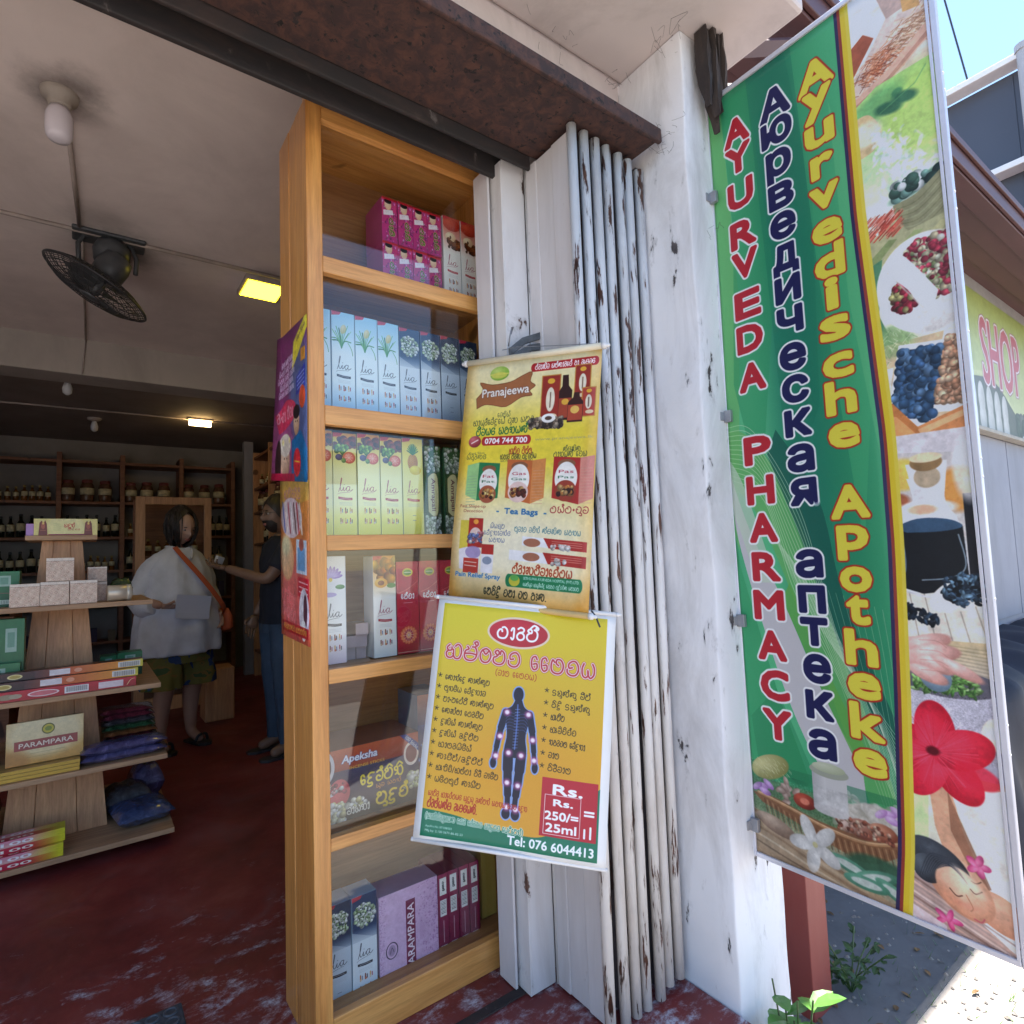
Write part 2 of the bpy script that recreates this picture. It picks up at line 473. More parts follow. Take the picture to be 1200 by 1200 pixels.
class CV:
    def __init__(s, w, h, c='ffffff'):
        s.w, s.h = w, h
        s.a = np.empty((h, w, 3), np.float32); s.a[:] = hexc(c)
    def c(s, c):
        return hexc(c) if isinstance(c, str) else np.array(c, np.float32)
    def win(s, x0, y0, x1, y1, pad=2):
        x0 = max(0, int(x0) - pad); y0 = max(0, int(y0) - pad); x1 = min(s.w, int(x1) + pad + 1); y1 = min(s.h, int(y1) + pad + 1)
        return x0, y0, x1, y1
    def blend(s, m, x0, y0, x1, y1, colr):
        r = s.a[y0:y1, x0:x1]
        r += (colr - r) * m[..., None]
    def vgrad(s, u0, v0, u1, v1, c0, c1, horiz=False):
        x0, x1, y0, y1 = int(u0 * s.w), int(round(u1 * s.w)), int(v0 * s.h), int(round(v1 * s.h))
        n = (x1 - x0) if horiz else (y1 - y0)
        t = np.linspace(0, 1, n, dtype=np.float32)[:, None]
        g = s.c(c0) * (1 - t) + s.c(c1) * t
        s.a[y0:y1, x0:x1] = g[None] if horiz else g[:, None]
    def rect(s, u0, v0, u1, v1, c, al=1):
        s.poly([(u0, v0), (u1, v0), (u1, v1), (u0, v1)], c, al)
    def poly(s, pts, c, al=1):
        P = np.array([(u * s.w, v * s.h) for u, v in pts], np.float32)
        x0, y0, x1, y1 = s.win(P[:, 0].min(), P[:, 1].min(), P[:, 0].max(), P[:, 1].max())
        if x1 <= x0 or y1 <= y0: return
        acc = 0
        for dx in (.25, .75):
            for dy in (.25, .75):
                X, Y = np.meshgrid(np.arange(x0, x1) + dx, np.arange(y0, y1) + dy)
                ins = np.zeros(X.shape, bool)
                for i in range(len(P)):
                    ax, ay = P[i]; bx, by = P[i - 1]
                    if ay == by: continue
                    k = ((ay > Y) != (by > Y)) & (X < (bx - ax) * (Y - ay) / (by - ay) + ax)
                    ins ^= k
                acc = acc + ins.astype(np.float32)
        s.blend(acc / 4 * al, x0, y0, x1, y1, s.c(c))
    def ell(s, u, v, ru, rv, c, al=1, rot=0, soft=1.0, c2=None):
        """ru as fraction of width, rv fraction of width too (so circles stay circles)"""
        cx, cy, rx, ry = u * s.w, v * s.h, ru * s.w, rv * s.w
        R = max(rx, ry) + soft
        x0, y0, x1, y1 = s.win(cx - R, cy - R, cx + R, cy + R)
        if x1 <= x0 or y1 <= y0: return
        X, Y = np.meshgrid(np.arange(x0, x1) + .5 - cx, np.arange(y0, y1) + .5 - cy)
        ca, sa = math.cos(rot), math.sin(rot)
        A = (X * ca + Y * sa) / rx; B = (-X * sa + Y * ca) / ry
        d = np.sqrt(A * A + B * B)
        m = np.clip((1 - d) * min(rx, ry) / soft + .5, 0, 1) * al
        colr = s.c(c)
        if c2 is not None:
            t = np.clip(np.sqrt((A + .35) ** 2 + (B + .4) ** 2) / 1.45, 0, 1)[..., None]
            colr = s.c(c2) * (1 - t) + colr * t
        s.blend(m.astype(np.float32), x0, y0, x1, y1, colr)
    def line(s, pts, wpx, c, al=1, closed=False):
        P = [(u * s.w, v * s.h) for u, v in pts]
        if closed: P.append(P[0])
        xs = [p[0] for p in P]; ys = [p[1] for p in P]
        x0, y0, x1, y1 = s.win(min(xs), min(ys), max(xs), max(ys), int(wpx) + 2)
        if x1 <= x0 or y1 <= y0: return
        m = np.zeros((y1 - y0, x1 - x0), np.float32)
        for (ax, ay), (bx, by) in zip(P, P[1:]):
            wx0, wy0, wx1, wy1 = s.win(min(ax, bx), min(ay, by), max(ax, bx), max(ay, by), int(wpx) + 2)
            if wx1 <= wx0 or wy1 <= wy0: continue
            X, Y = np.meshgrid(np.arange(wx0, wx1) + .5, np.arange(wy0, wy1) + .5)
            L = (bx - ax) ** 2 + (by - ay) ** 2 + 1e-6
            t = np.clip(((X - ax) * (bx - ax) + (Y - ay) * (by - ay)) / L, 0, 1)
            d = np.hypot(X - ax - t * (bx - ax), Y - ay - t * (by - ay))
            q = np.clip(wpx / 2 - d + .5, 0, 1)
            r = m[wy0 - y0:wy1 - y0, wx0 - x0:wx1 - x0]
            np.maximum(r, q, out=r)
        s.blend(m * al, x0, y0, x1, y1, s.c(c))
    def _dil(s, m, r):
        if r <= 0: return m
        o = m.copy(); R = int(math.ceil(r))
        H, W = m.shape
        for dy in range(-R, R + 1):
            for dx in range(-R, R + 1):
                d = math.hypot(dx, dy)
                if d > r + .5 or (dx == 0 and dy == 0): continue
                wgt = min(1, r + .5 - d)
                ys, yd = (slice(0, H - dy), slice(dy, H)) if dy >= 0 else (slice(-dy, H), slice(0, H + dy))
                xs, xd = (slice(0, W - dx), slice(dx, W)) if dx >= 0 else (slice(-dx, W), slice(0, W + dx))
                np.maximum(o[yd, xd], m[ys, xs] * wgt, out=o[yd, xd])
        return o
    def text(s, t, u, v, hc, c, wid=None, bold=0, outl=None, rot=0, shear=0, anchor='c', base=False, outl2=None, al=1, stretch=1):
        """centre (u,v), hc = cap height as fraction of canvas HEIGHT, wid = total width fraction of canvas width"""
        T = text_tris(t)
        if not len(T): return
        k = hc * s.h / CAP
        xm, xM = T[..., 0].min(), T[..., 0].max()
        ym, yM = T[..., 1].min(), T[..., 1].max()
        kx = k * stretch if wid is None else wid * s.w / (xM - xm)
        X = (T[..., 0] - (xm + xM) / 2) * kx
        cy = CAP / 2 if base else (ym + yM) / 2
        Y = -(T[..., 1] - cy) * k
        if anchor == 'l': X = X + (xM - xm) / 2 * kx
        if anchor == 'r': X = X - (xM - xm) / 2 * kx
        X = X - Y * shear
        s.tri_mask(X, Y, u, v, c, bold, outl, rot, outl2, al)
    def tri_mask(s, X, Y, u, v, c, bold, outl, rot, outl2=None, al=1):
        ca, sa = math.cos(rot), math.sin(rot)
        PX = X * ca - Y * sa + u * s.w; PY = X * sa + Y * ca + v * s.h
        pad = int(bold + (outl[1] if outl else 0) + (outl2[1] if outl2 else 0)) + 3
        x0, y0, x1, y1 = s.win(PX.min(), PY.min(), PX.max(), PY.max(), pad)
        if x1 <= x0 or y1 <= y0: return
        SS = 2
        W, H = (x1 - x0) * SS, (y1 - y0) * SS
        m = np.zeros((H, W), bool)
        QX = (PX - x0) * SS; QY = (PY - y0) * SS
        for tx, ty in zip(QX, QY):
            a0, a1 = max(0, int(tx.min())), min(W, int(tx.max()) + 2)
            b0, b1 = max(0, int(ty.min())), min(H, int(ty.max()) + 2)
            if a1 <= a0 or b1 <= b0: continue
            gx = np.arange(a0, a1) + .5; gy = (np.arange(b0, b1) + .5)[:, None]
            e0 = (tx[1] - tx[0]) * (gy - ty[0]) - (ty[1] - ty[0]) * (gx - tx[0])
            e1 = (tx[2] - tx[1]) * (gy - ty[1]) - (ty[2] - ty[1]) * (gx - tx[1])
            e2 = (tx[0] - tx[2]) * (gy - ty[2]) - (ty[0] - ty[2]) * (gx - tx[2])
            m[b0:b1, a0:a1] |= ((e0 >= 0) & (e1 >= 0) & (e2 >= 0)) | ((e0 <= 0) & (e1 <= 0) & (e2 <= 0))
        mm = m.reshape(y1 - y0, SS, x1 - x0, SS).mean((1, 3)).astype(np.float32)
        mm = s._dil(mm, bold)
        if outl:
            mo = s._dil(mm, outl[1])
            if outl2:
                s.blend(s._dil(mo, outl2[1]) * al, x0, y0, x1, y1, s.c(outl2[0]))
            s.blend(mo * al, x0, y0, x1, y1, s.c(outl[0]))
        s.blend(mm * al, x0, y0, x1, y1, s.c(c))
    def sinh(s, t, u, v, hc, c, wid=None, wt=.13, outl=None, rot=0, anchor='c', al=1, outl2=None):
        strokes, W = sinhala(t)
        k = hc * s.h
        kx = k if wid is None else wid * s.w / W
        ox = {'c': -W / 2, 'l': 0, 'r': -W}[anchor]
        ca, sa = math.cos(rot), math.sin(rot)
        L = []
        for st in strokes:
            pts = []
            for x, y in st:
                X = (x + ox) * kx; Y = -(y - .5) * k
                pts.append(((X * ca - Y * sa) / s.w + u, (X * sa + Y * ca) / s.h + v))
            L.append(pts)
        for cc, ex in ([(outl2[0], 2 * outl[1] + 2 * outl2[1])] if outl2 else []) + ([(outl[0], 2 * outl[1])] if outl else []) + [(c, 0)]:
            for p in L:
                s.line(p, wt * k + ex, cc, al)
    def speckle(s, u0, v0, u1, v1, amt=.04, blk=1):
        x0, x1, y0, y1 = int(u0 * s.w), int(u1 * s.w), int(v0 * s.h), int(v1 * s.h)
        n = rng.normal(0, amt, ((y1 - y0) // blk + 1, (x1 - x0) // blk + 1, 1)).astype(np.float32)
        n = np.repeat(np.repeat(n, blk, 0), blk, 1)[:y1 - y0, :x1 - x0]
        s.a[y0:y1, x0:x1] += n
    def scatter(s, u0, v0, u1, v1, n, r, cols, test=None, hl=True, ar=1.0, jit=.3):
        for i in range(n):
            u, v = rng.uniform(u0, u1), rng.uniform(v0, v1)
            if test and not test(u, v): continue
            c = hexc(cols[int(rng.integers(len(cols)))]) * rng.uniform(.8, 1.1)
            q = r * rng.uniform(1 - jit, 1 + jit)
            s.ell(u, v, q, q * ar, np.clip(c * .55, 0, 1), rot=rng.uniform(0, 3), c2=np.clip(c * 1.25, 0, 1) if hl else None)
    def photo(s, u0=0, v0=0, u1=1, v1=1, amt=.05, blur=1):
        x0, x1, y0, y1 = int(u0 * s.w), int(u1 * s.w), int(v0 * s.h), int(v1 * s.h)
        r = s.a[y0:y1, x0:x1].copy()
        for _ in range(blur):
            r[1:-1] = (r[:-2] + 2 * r[1:-1] + r[2:]) / 4; r[:, 1:-1] = (r[:, :-2] + 2 * r[:, 1:-1] + r[:, 2:]) / 4
        H, W = r.shape[:2]; acc = np.zeros((H, W), np.float32)
        for cell, wt in ((48, .8), (20, 1.0), (9, .9), (4, .6)):
            gh, gw = H // cell + 3, W // cell + 3
            g = rng.normal(0, 1, (gh, gw)).astype(np.float32)
            yy = np.arange(H) / cell; xx = np.arange(W) / cell
            yi, xi = yy.astype(int), xx.astype(int); fy = (yy - yi)[:, None]; fx = (xx - xi)[None]
            fy = fy * fy * (3 - 2 * fy); fx = fx * fx * (3 - 2 * fx)
            acc += wt * ((g[yi][:, xi] * (1 - fx) + g[yi][:, xi + 1] * fx) * (1 - fy) + (g[yi + 1][:, xi] * (1 - fx) + g[yi + 1][:, xi + 1] * fx) * fy)
        r *= (1 + amt * acc)[..., None]
        s.a[y0:y1, x0:x1] = np.clip(r, 0, 1)
    def material(s, name, rough=.5, coat=0, transl=0, emis=0):
        im = bpy.data.images.new(name, s.w, s.h, alpha=False)
        px = np.ones((s.h, s.w, 4), np.float32)
        px[..., :3] = np.clip(s.a[::-1], 0, 1)
        im.pixels.foreach_set(px.ravel())
        im.update(); im.pack()
        m, nt, bs = new_mat(name)
        t = nt.nodes.new('ShaderNodeTexImage'); t.image = im; t.extension = 'EXTEND'
        uvn = nt.nodes.new('ShaderNodeUVMap'); uvn.uv_map = 'UVMap'
        nt.links.new(uvn.outputs[0], t.inputs[0])
        # printed whites are not pure white
        mul = mixc(nt, 1.0, t.outputs[0], (.90, .90, .90), 'MULTIPLY')
        nt.links.new(mul, bs.inputs['Base Color'])
        bs.inputs['Roughness'].default_value = rough
        bs.inputs['Coat Weight'].default_value = coat
        if transl:
            out = nt.nodes['Material Output']
            tr = nt.nodes.new('ShaderNodeBsdfTranslucent')
            nt.links.new(mul, tr.inputs[0])
            mx = nt.nodes.new('ShaderNodeMixShader'); mx.inputs[0].default_value = transl
            nt.links.new(bs.outputs[0], mx.inputs[1]); nt.links.new(tr.outputs[0], mx.inputs[2])
            nt.links.new(mx.outputs[0], out.inputs[0])
        return m

def cr(pts, n=5):
    """Catmull-Rom through points"""
    if len(pts) < 3: return pts
    P = [pts[0]] + list(pts) + [pts[-1]]
    out = []
    for i in range(1, len(P) - 2):
        p0, p1, p2, p3 = P[i - 1:i + 3]
        for k in range(n):
            t = k / n
            out.append(tuple(.5 * (2 * b + (c - a) * t + (2 * a - 5 * b + 4 * c - d) * t * t + (3 * b - a - 3 * c + d) * t ** 3) for a, b, c, d in zip(p0, p1, p2, p3)))
    out.append(pts[-1])
    return out

# stroke forms of the Sinhala letters used on the posters: (advance, [strokes])
SG = {
 'ක': (1.5, [[(.25,.5),(.1,.65),(.2,.85),(.4,.8),(.45,.55),(.35,.3),(.15,.15),(.05,.3),(.15,.5),(.4,.5)], [(.4,.75),(.6,1),(.85,.9),(.85,.6),(.7,.5),(.8,.1),(1.05,0),(1.3,.2),(1.35,.6),(1.2,.9),(1,.95)]]),
 'ග': (1.05, [[(.35,.55),(.2,.7),(.1,.5),(.15,.15),(.4,0),(.7,.05),(.9,.35),(.9,.75),(.65,1),(.35,.95)]]),
 'ඟ': (1.35, [[(.1,.75),(.25,.95),(.4,.8),(.35,.4),(.45,.05),(.75,0),(1.1,.1),(1.2,.5),(1.1,.9),(.8,1),(.65,.8)]]),
 'ට': (.95, [[(.75,.75),(.85,.95),(.5,1.02),(.2,.85),(.05,.5),(.2,.12),(.5,0),(.8,.15),(.85,.42),(.6,.55),(.35,.45)]]),
 'ඨ': (1.0, [[(.5,1),(.2,.85),(.05,.5),(.2,.12),(.5,0),(.8,.12),(.95,.5),(.8,.85),(.5,1)], [(.3,.8),(.5,.6),(.7,.8)]]),
 'ණ': (1.6, [[(.3,.5),(.1,.4),(.15,.1),(.4,.05),(.5,.4),(.45,.8),(.25,.95),(.15,.8)], [(.5,.6),(.65,.95),(.85,.8),(.8,.3),(.95,0),(1.3,0),(1.5,.35),(1.45,.75),(1.2,.95)]]),
 'ත': (1.15, [[(.3,.75),(.15,.9),(.05,.6),(.1,.2),(.35,0),(.75,0),(1,.25),(1.02,.65),(.8,.95),(.5,.95),(.45,.7),(.65,.55)]]),
 'ද': (1.05, [[(.9,.95),(.5,1),(.2,.8),(.25,.55),(.55,.5),(.25,.4),(.1,.15),(.3,-.05),(.6,0),(.65,-.25),(.35,-.35),(.1,-.3)]]),
 'න': (1.25, [[(.35,.55),(.15,.6),(.1,.85),(.35,.95),(.5,.75),(.45,.35),(.2,.15)], [(.45,.5),(.6,.1),(.9,0),(1.15,.25),(1.15,.65),(.95,.95),(.7,.9)]]),
 'ප': (1.15, [[(.5,.6),(.42,.78),(.2,.72),(.06,.42),(.18,.08),(.5,-.02),(.85,.06),(1.02,.4),(.96,.78),(.72,1.0),(.5,.95)]]),
 'බ': (1.1, [[(.3,.7),(.15,.85),(.35,1),(.5,.8),(.3,.55),(.08,.45),(.1,.15),(.45,0),(.85,.1),(1,.45),(.9,.85),(.65,1),(.6,.75)]]),
 'ම': (1.2, [[(.3,.68),(.5,.72),(.5,.95),(.28,1.02),(.14,.86),(.3,.68),(.1,.5),(.08,.2),(.32,-.02),(.75,0),(1.02,.25),(1.08,.62),(.95,.9),(.75,1.0)]]),
 'ය': (1.15, [[(.2,.95),(.08,.6),(.15,.15),(.4,0),(.6,.2),(.55,.5),(.6,.2),(.8,0),(1.05,.25),(1.05,.7),(.9,.98)]]),
 'ර': (.85, [[(.15,.95),(.4,1.1),(.7,.98),(.65,.72),(.3,.62),(.08,.35),(.15,.08),(.4,-.03),(.7,.1),(.75,.4),(.55,.6),(.3,.6)]]),
 'ල': (1.1, [[(.5,.55),(.25,.5),(.2,.75),(.4,.95),(.7,1),(.95,.75),(1,.35),(.8,.05),(.45,0),(.15,.15),(.1,.4)]]),
 'ළ': (1.1, [[(.3,.9),(.1,.75),(.25,.5),(.5,.6),(.5,.35),(.2,.25),(.15,.02),(.5,-.05),(.85,.1),(1,.5),(.85,.9),(.6,1)]]),
 'ව': (.95, [[(.15,.9),(.45,1.02),(.8,.9),(.9,.5),(.75,.1),(.4,0),(.1,.12),(.08,.42),(.3,.55),(.55,.4)]]),
 'ශ': (1.15, [[(.1,.95),(.35,1.02),(.4,.75),(.15,.55),(.08,.2),(.35,0),(.8,.02),(1.02,.35),(.95,.8),(.7,.97),(.55,.75)]]),
 'ෂ': (1.2, [[(.25,.95),(.38,.8),(.12,.65),(.05,.3),(.25,.03),(.7,0),(1,.2),(1.08,.6),(.9,.95),(.65,.97)], [(.15,.45),(.6,.5),(1.05,.45)]]),
 'ස': (1.2, [[(.3,.95),(.12,.8),(.2,.6),(.1,.3),(.2,.05),(.45,0),(.6,.25),(.5,.6),(.7,.2),(.95,.05),(1.12,.35),(1.08,.75),(.85,1)]]),
 'හ': (1.05, [[(.2,.8),(.35,1),(.6,.95),(.6,.7),(.3,.6),(.08,.35),(.2,.05),(.5,-.02),(.85,.1),(.95,.45),(.85,.75)]]),
 'ඖ': (1.5, [[(.2,.9),(.5,1.02),(.8,.85),(.7,.6),(.3,.55),(.1,.25),(.35,0),(.7,.1),(.75,.4),(.5,.5)], [(1,.9),(1.2,.6),(1,.3),(1.2,.05),(1.4,.3)]]),
 'අ': (1.45, [[(.3,.9),(.12,.7),(.25,.5),(.5,.55),(.5,.75)], [(.25,.5),(.08,.3),(.2,.03),(.5,0),(.7,.2),(.65,.6)], [(.65,.3),(.85,0),(1.2,.02),(1.35,.4),(1.25,.85),(1,1),(.8,.85)]]),
 'ඇ': (1.9, [[(.3,.9),(.12,.7),(.25,.5),(.5,.55),(.5,.75)], [(.25,.5),(.08,.3),(.2,.03),(.5,0),(.7,.2),(.65,.6)], [(.65,.3),(.85,0),(1.15,.02),(1.3,.4),(1.2,.85),(1,1),(.8,.85)], [(1.45,.95),(1.6,.75),(1.5,.5),(1.7,.35),(1.6,.05),(1.45,.15)]]),
 'ඉ': (1.0, [[(.15,.8),(.4,1),(.75,.9),(.8,.65),(.5,.55),(.2,.45),(.1,.2),(.35,0),(.75,.05),(.9,.3),(.7,.45),(.5,.3)]]),
 'උ': (1.0, [[(.75,.75),(.6,.95),(.25,.95),(.08,.65),(.2,.4),(.55,.45),(.8,.3),(.75,.05),(.4,-.1),(.1,0)]]),
 'ා': (.5, [[(.12,.75),(.2,.95),(.36,.95),(.38,.5),(.36,.1),(.25,-.05),(.12,.1)]]),
 'ැ': (.5, [[(.1,.85),(.25,.95),(.35,.75),(.2,.5),(.38,.3),(.3,.0),(.12,.05)]]),
 'ං': (.4, [[(.2,.62),(.1,.5),(.2,.36),(.3,.5),(.2,.62)]]),
 'ෙ': (.7, [[(.5,.75),(.35,.95),(.1,.8),(.1,.3),(.3,.02),(.55,.15),(.5,.45),(.25,.4)]]),
 ' ': (.6, []), '/': (.6, [[(.05,-.1),(.5,1.1)]]), '.': (.35, [[(.12,0),(.16,.02)]]), '(': (.5, [[(.4,1.2),(.12,.8),(.12,.2),(.4,-.2)]]), ')': (.5, [[(.1,1.2),(.38,.8),(.38,.2),(.1,-.2)]]),
}
TOP = {'ි': [[(-.85,1.1),(-.5,1.38),(-.12,1.1)]], 'ී': [[(-.85,1.1),(-.5,1.4),(-.1,1.2),(-.15,1.02),(-.32,1.12),(-.2,1.25)]],
       '්': [[(-.3,1.02),(-.12,1.18),(-.2,1.38),(-.42,1.3),(-.3,1.15)]], 'ු': [[(-.3,.02),(-.05,-.1),(-.1,-.38),(-.4,-.35)]]}
def sinhala(t):
    out = []; x = 0.0
    pre = {'ේ': ('ෙ', '්'), 'ො': ('ෙ', 'ා'), 'ෝ': ('ෙ', 'ා')}
    seq = []
    for ch in t:
        if ch in ('\u200d',): continue
        if ch in ('ෙ', 'ෛ', 'ේ', 'ො', 'ෝ') and seq:
            b = seq.pop()
            seq.append('ෙ')
            if ch == 'ෛ': seq.append('ෙ')
            seq.append(b)
            if ch == 'ේ': seq.append('්')
            if ch in ('ො', 'ෝ'): seq.append('ා')
        else:
            seq.append(ch)
    for ch in seq:
        if ch in TOP:
            for st in TOP[ch]:
                out.append(cr([(x - .1 + a, b) for a, b in st], 3))
            continue
        if ch not in SG: continue
        w, sts = SG[ch]
        for st in sts:
            out.append(cr([(x + a, b) for a, b in st], 4) if len(st) > 2 else [(x + a, b) for a, b in st])
        x += w + .12
    return out, max(x, .1)
_cap()

def soot(m, spots):
    """dust smudges left round old fittings"""
    nt = m.node_tree; bs = nt.nodes['Principled BSDF']
    src = bs.inputs['Base Color'].links[0].from_socket
    tc = nt.nodes.new('ShaderNodeTexCoord'); n = noise(nt, 9, 6, .7)
    for x, y, R, amt in spots:
        vd = nt.nodes.new('ShaderNodeVectorMath'); vd.operation = 'DISTANCE'; vd.inputs[1].default_value = (x, y, 2.9)
        nt.links.new(tc.outputs['Object'], vd.inputs[0])
        ad = nt.nodes.new('ShaderNodeMath'); ad.operation = 'MULTIPLY_ADD'; ad.inputs[1].default_value = -R * .9
        nt.links.new(n.outputs[0], ad.inputs[0]); nt.links.new(vd.outputs['Value'], ad.inputs[2])
        mr = nt.nodes.new('ShaderNodeMapRange'); mr.inputs[1].default_value = -R * .5; mr.inputs[2].default_value = R * .65; mr.inputs[3].default_value = amt; mr.inputs[4].default_value = 0; mr.interpolation_type = 'SMOOTHSTEP'
        nt.links.new(ad.outputs[0], mr.inputs[0])
        src = mixc(nt, mr.outputs[0], src, (.09, .07, .06))
    nt.links.new(src, bs.inputs['Base Color'])
soot(M['ceiling'], [(-.09, 2.42, .16, .8), (-.02, 2.34, .12, .5), (.16, 3.50, .26, .7), (.05, 3.25, .2, .4), (.83, 3.38, .12, .5)])
# ------------------------------------------------------------------ printed artwork
def art_banner():
    c = CV(640, 2300, '3cae74')
    H, W = c.h, c.w
    # green field: darker in the middle, lighter streaks
    U, V = np.meshgrid((np.arange(W) + .5) / W, (np.arange(H) + .5) / H)
    g1, g2, g3 = hexc('2a9a68'), hexc('60cf8e'), hexc('0f7660')
    t = np.clip(.5 + .5 * np.sin(U * 9 - V * 2.2 + 1.2), 0, 1)[..., None]
    c.a[:] = g1 * (1 - t) + g2 * t
    d = np.exp(-((U - .33 - V * .08) / .14) ** 2)[..., None] * .8 * np.clip(1.3 - abs(V - .35) * 1.6, 0, 1)[..., None]
    c.a[:] = c.a * (1 - d) + g3 * d
    c.poly([(0, 0), (.07, 0), (.11, .3), (.02, .62), (0, .6)], '6fc46d', .8)
    c.poly([(.07, 0), (.22, 0), (.30, .28), (.16, .55), (.05, .40), (.1, .2)], '2c9f63', .6)
    c.poly([(.22, 0), (.42, 0), (.50, .2), (.46, .45), (.30, .55), (.26, .25)], '0d7a5a', .45)
    c.poly([(.45, 0), (.66, 0), (.70, .4), (.60, .62), (.5, .3)], '49c07c', .5)
    c.poly([(.60, .10), (.68, .2), (.70, .55), (.62, .34)], '7bd890', .35)
    # sweeping light green blade with fine pale lines
    blade = cr([(0, .46), (.12, .475), (.30, .56), (.45, .72), (.62, .86), (.66, .92)], 8)
    low = cr([(.60, .95), (.45, .82), (.30, .70), (.14, .58), (0, .53)], 8)
    c.poly(blade + low, '6dbf62', .75)
    c.poly(cr([(.25, .47), (.42, .56), (.5, .68), (.66, .80)], 6) + cr([(.66, .86), (.45, .72), (.32, .6), (.2, .5)], 6), '0c5a4c', .8)
    for k in range(13):
        q = k / 12
        c.line(cr([(0, .455 + q * .07), (.14 + .03 * q, .468 + q * .09), (.33 - q * .05, .57 + q * .10), (.47, .73 + q * .05), (.69, .87 + q * .05)], 8), 1.5, 'd9f0c8', .8)
    for k in range(12):
        q = k / 11
        c.line(cr([(.2 + q * .1, .60 + .04 * q), (.36 + .08 * q, .70 + q * .01), (.56 + .04 * q, .78 + .03 * q), (.69, .83 + q * .08)], 7), 1.3, 'e8f6da', .75)
        c.line(cr([(.34 + q * .34, .66 + .03 * q), (.44 + q * .25, .76 - .01 * q), (.60 + q * .09, .90 - .03 * q)], 7), 1.2, 'd3ecc0', .55)
    # pale grey diagonal ribbon
    c.poly(cr([(0, .55), (.03, .62), (.20, .79), (.36, .88), (.53, .905)], 6) + cr([(.52, .86), (.38, .79), (.22, .68), (.08, .59), (0, .52)], 6), 'd3cfd2')
    c.poly([(.22, .68), (.38, .79), (.52, .87), (.54, .84), (.40, .76), (.26, .66)], '63b34a', .8)
    c.poly(cr([(.0, .50), (.06, .53), (.14, .60), (.20, .66)], 5) + cr([(.10, .66), (.04, .60), (0, .57)], 5), 'cfe0c8', .75)
    c.poly([(0, .60), (.02, .64), (.17, .80), (.30, .90), (0, .90)], '34a868', .9)
    c.poly([(.16, .79), (.32, .89), (.28, .90), (.05, .9), (.02, .83)], '1f8a55', .5)
    # basket scene at the foot
    c.vgrad(0, .905, .68, 1, '7f9a6d', 'b3a58c')
    c.rect(0, .885, .68, .93, '1f7a4f', .55)
    c.ell(.2, .93, .3, .08, '567a52', .8, soft=30)
    c.speckle(0, .9, .67, 1, .05, 3)
    for i, (u, v, a, b) in enumerate(((.56, .91, .10, .045), (.45, .915, .08, .04), (.63, .91, .06, .04), (.50, .925, .09, .04))):
        c.ell(u, v, a, b, 'a79f8c', c2='efeae0', soft=4)
    for i in range(60):   # towels and roots
        u, v = rng.uniform(.38, .66), rng.uniform(.895, .935)
        c.ell(u, v, .02, .012, 'b5ab98', .5, rot=rng.uniform(0, 3), c2='f5f0e8')
    c.ell(.098, .889, .10, .052, '8c8a4a', rot=-.35, c2='e0d99a', soft=3)
    for i in range(50):
        u, v = .098 + rng.normal(0, .04), .889 + rng.normal(0, .006)
        c.line([(u, v), (u + .012, v + .003)], 1.2, 'f0eebc', .7)
    for i in range(14):
        c.ell(.18 + rng.normal(0, .03), .913 + rng.normal(0, .006), .022, .012, '8a6f63', rot=rng.uniform(0, 3), c2='d9c1b2')
    c.poly(cr([(.0, .925), (.12, .925), (.32, .935), (.5, .935), (.67, .92)], 8) + cr([(.66, .94), (.52, .962), (.38, .958), (.2, .945), (.05, .935)], 8), '8a5a3a')
    for i in range(46):
        u = .06 + i * .0135; v = .932 + .018 * math.sin((u - .05) * 4.5)
        c.line([(u, v - .003), (u + .012, v + .012)], 3, 'c49a6c' if i % 2 else '5f3a22', .8)
    c.line(cr([(.03, .924), (.18, .931), (.35, .940), (.52, .941), (.67, .928)], 8), 8, 'c08d5e')
    c.line(cr([(.03, .9232), (.18, .9302), (.35, .939), (.52, .940), (.67, .927)], 8), 2.5, 'efcfa3', .8)
    for u, v, r, a, b in ((.258, .918, .052, '6e1f17', 'd0553d'), (.50, .928, .06, '7b3b2c', 'dfa48b'), (.58, .925, .055, '803a26', 'e0a07e'), (.44, .93, .04, 'a0705f', 'f3d9c9')):
        c.ell(u, v, r, r * .62, a, c2=b, soft=2)
    c.ell(.258, .918, .022, .014, 'e98c70', .8)
    c.scatter(.40, .92, .62, .935, 60, .008, ['b86a50', 'e8b398', '7a3a2b'], hl=True)
    for du, dv in ((0, 0), (.03, -.004), (-.03, .002), (.01, .006)):
        c.ell(.056 + du, .915 + dv, .03, .014, 'a06ab5', rot=du * 20, c2='e3c4ea')
        c.ell(.61 + du, .903 + dv, .028, .014, 'b77ac0', rot=du * 20, c2='ecd2f0')
    c.rect(.30, .875, .45, .92, 'd9d6d4'); c.vgrad(.30, .875, .36, .92, 'b9b6b6', 'dedcda', True)
    c.ell(.375, .92, .075, .02, 'cfcbc9'); c.ell(.375, .876, .085, .026, 'a9ad9a'); c.ell(.375, .872, .072, .020, 'b4bb98', c2='d8dcc0')
    c.poly(cr([(0, .945), (.15, .955), (.3, .975), (.52, .99), (.66, 1)], 6) + [(0, 1)], 'b59a7b')
    for k in range(6):
        c.line(cr([(0, .948 + .009 * k), (.14, .956 + .009 * k), (.3, .975 + .006 * k), (.5, .99 + .004 * k)], 6), 9 - k, ['8d6f52', 'c9b090', '9b7d5f', 'd8c5a8', '7f664e', 'c0a687'][k], .9)
    c.ell(.11, .958, .10, .035, '7e6250', rot=.25, c2='cbb39c')
    c.ell(.55, .968, .13, .055, '2b5b40', .9, soft=10)
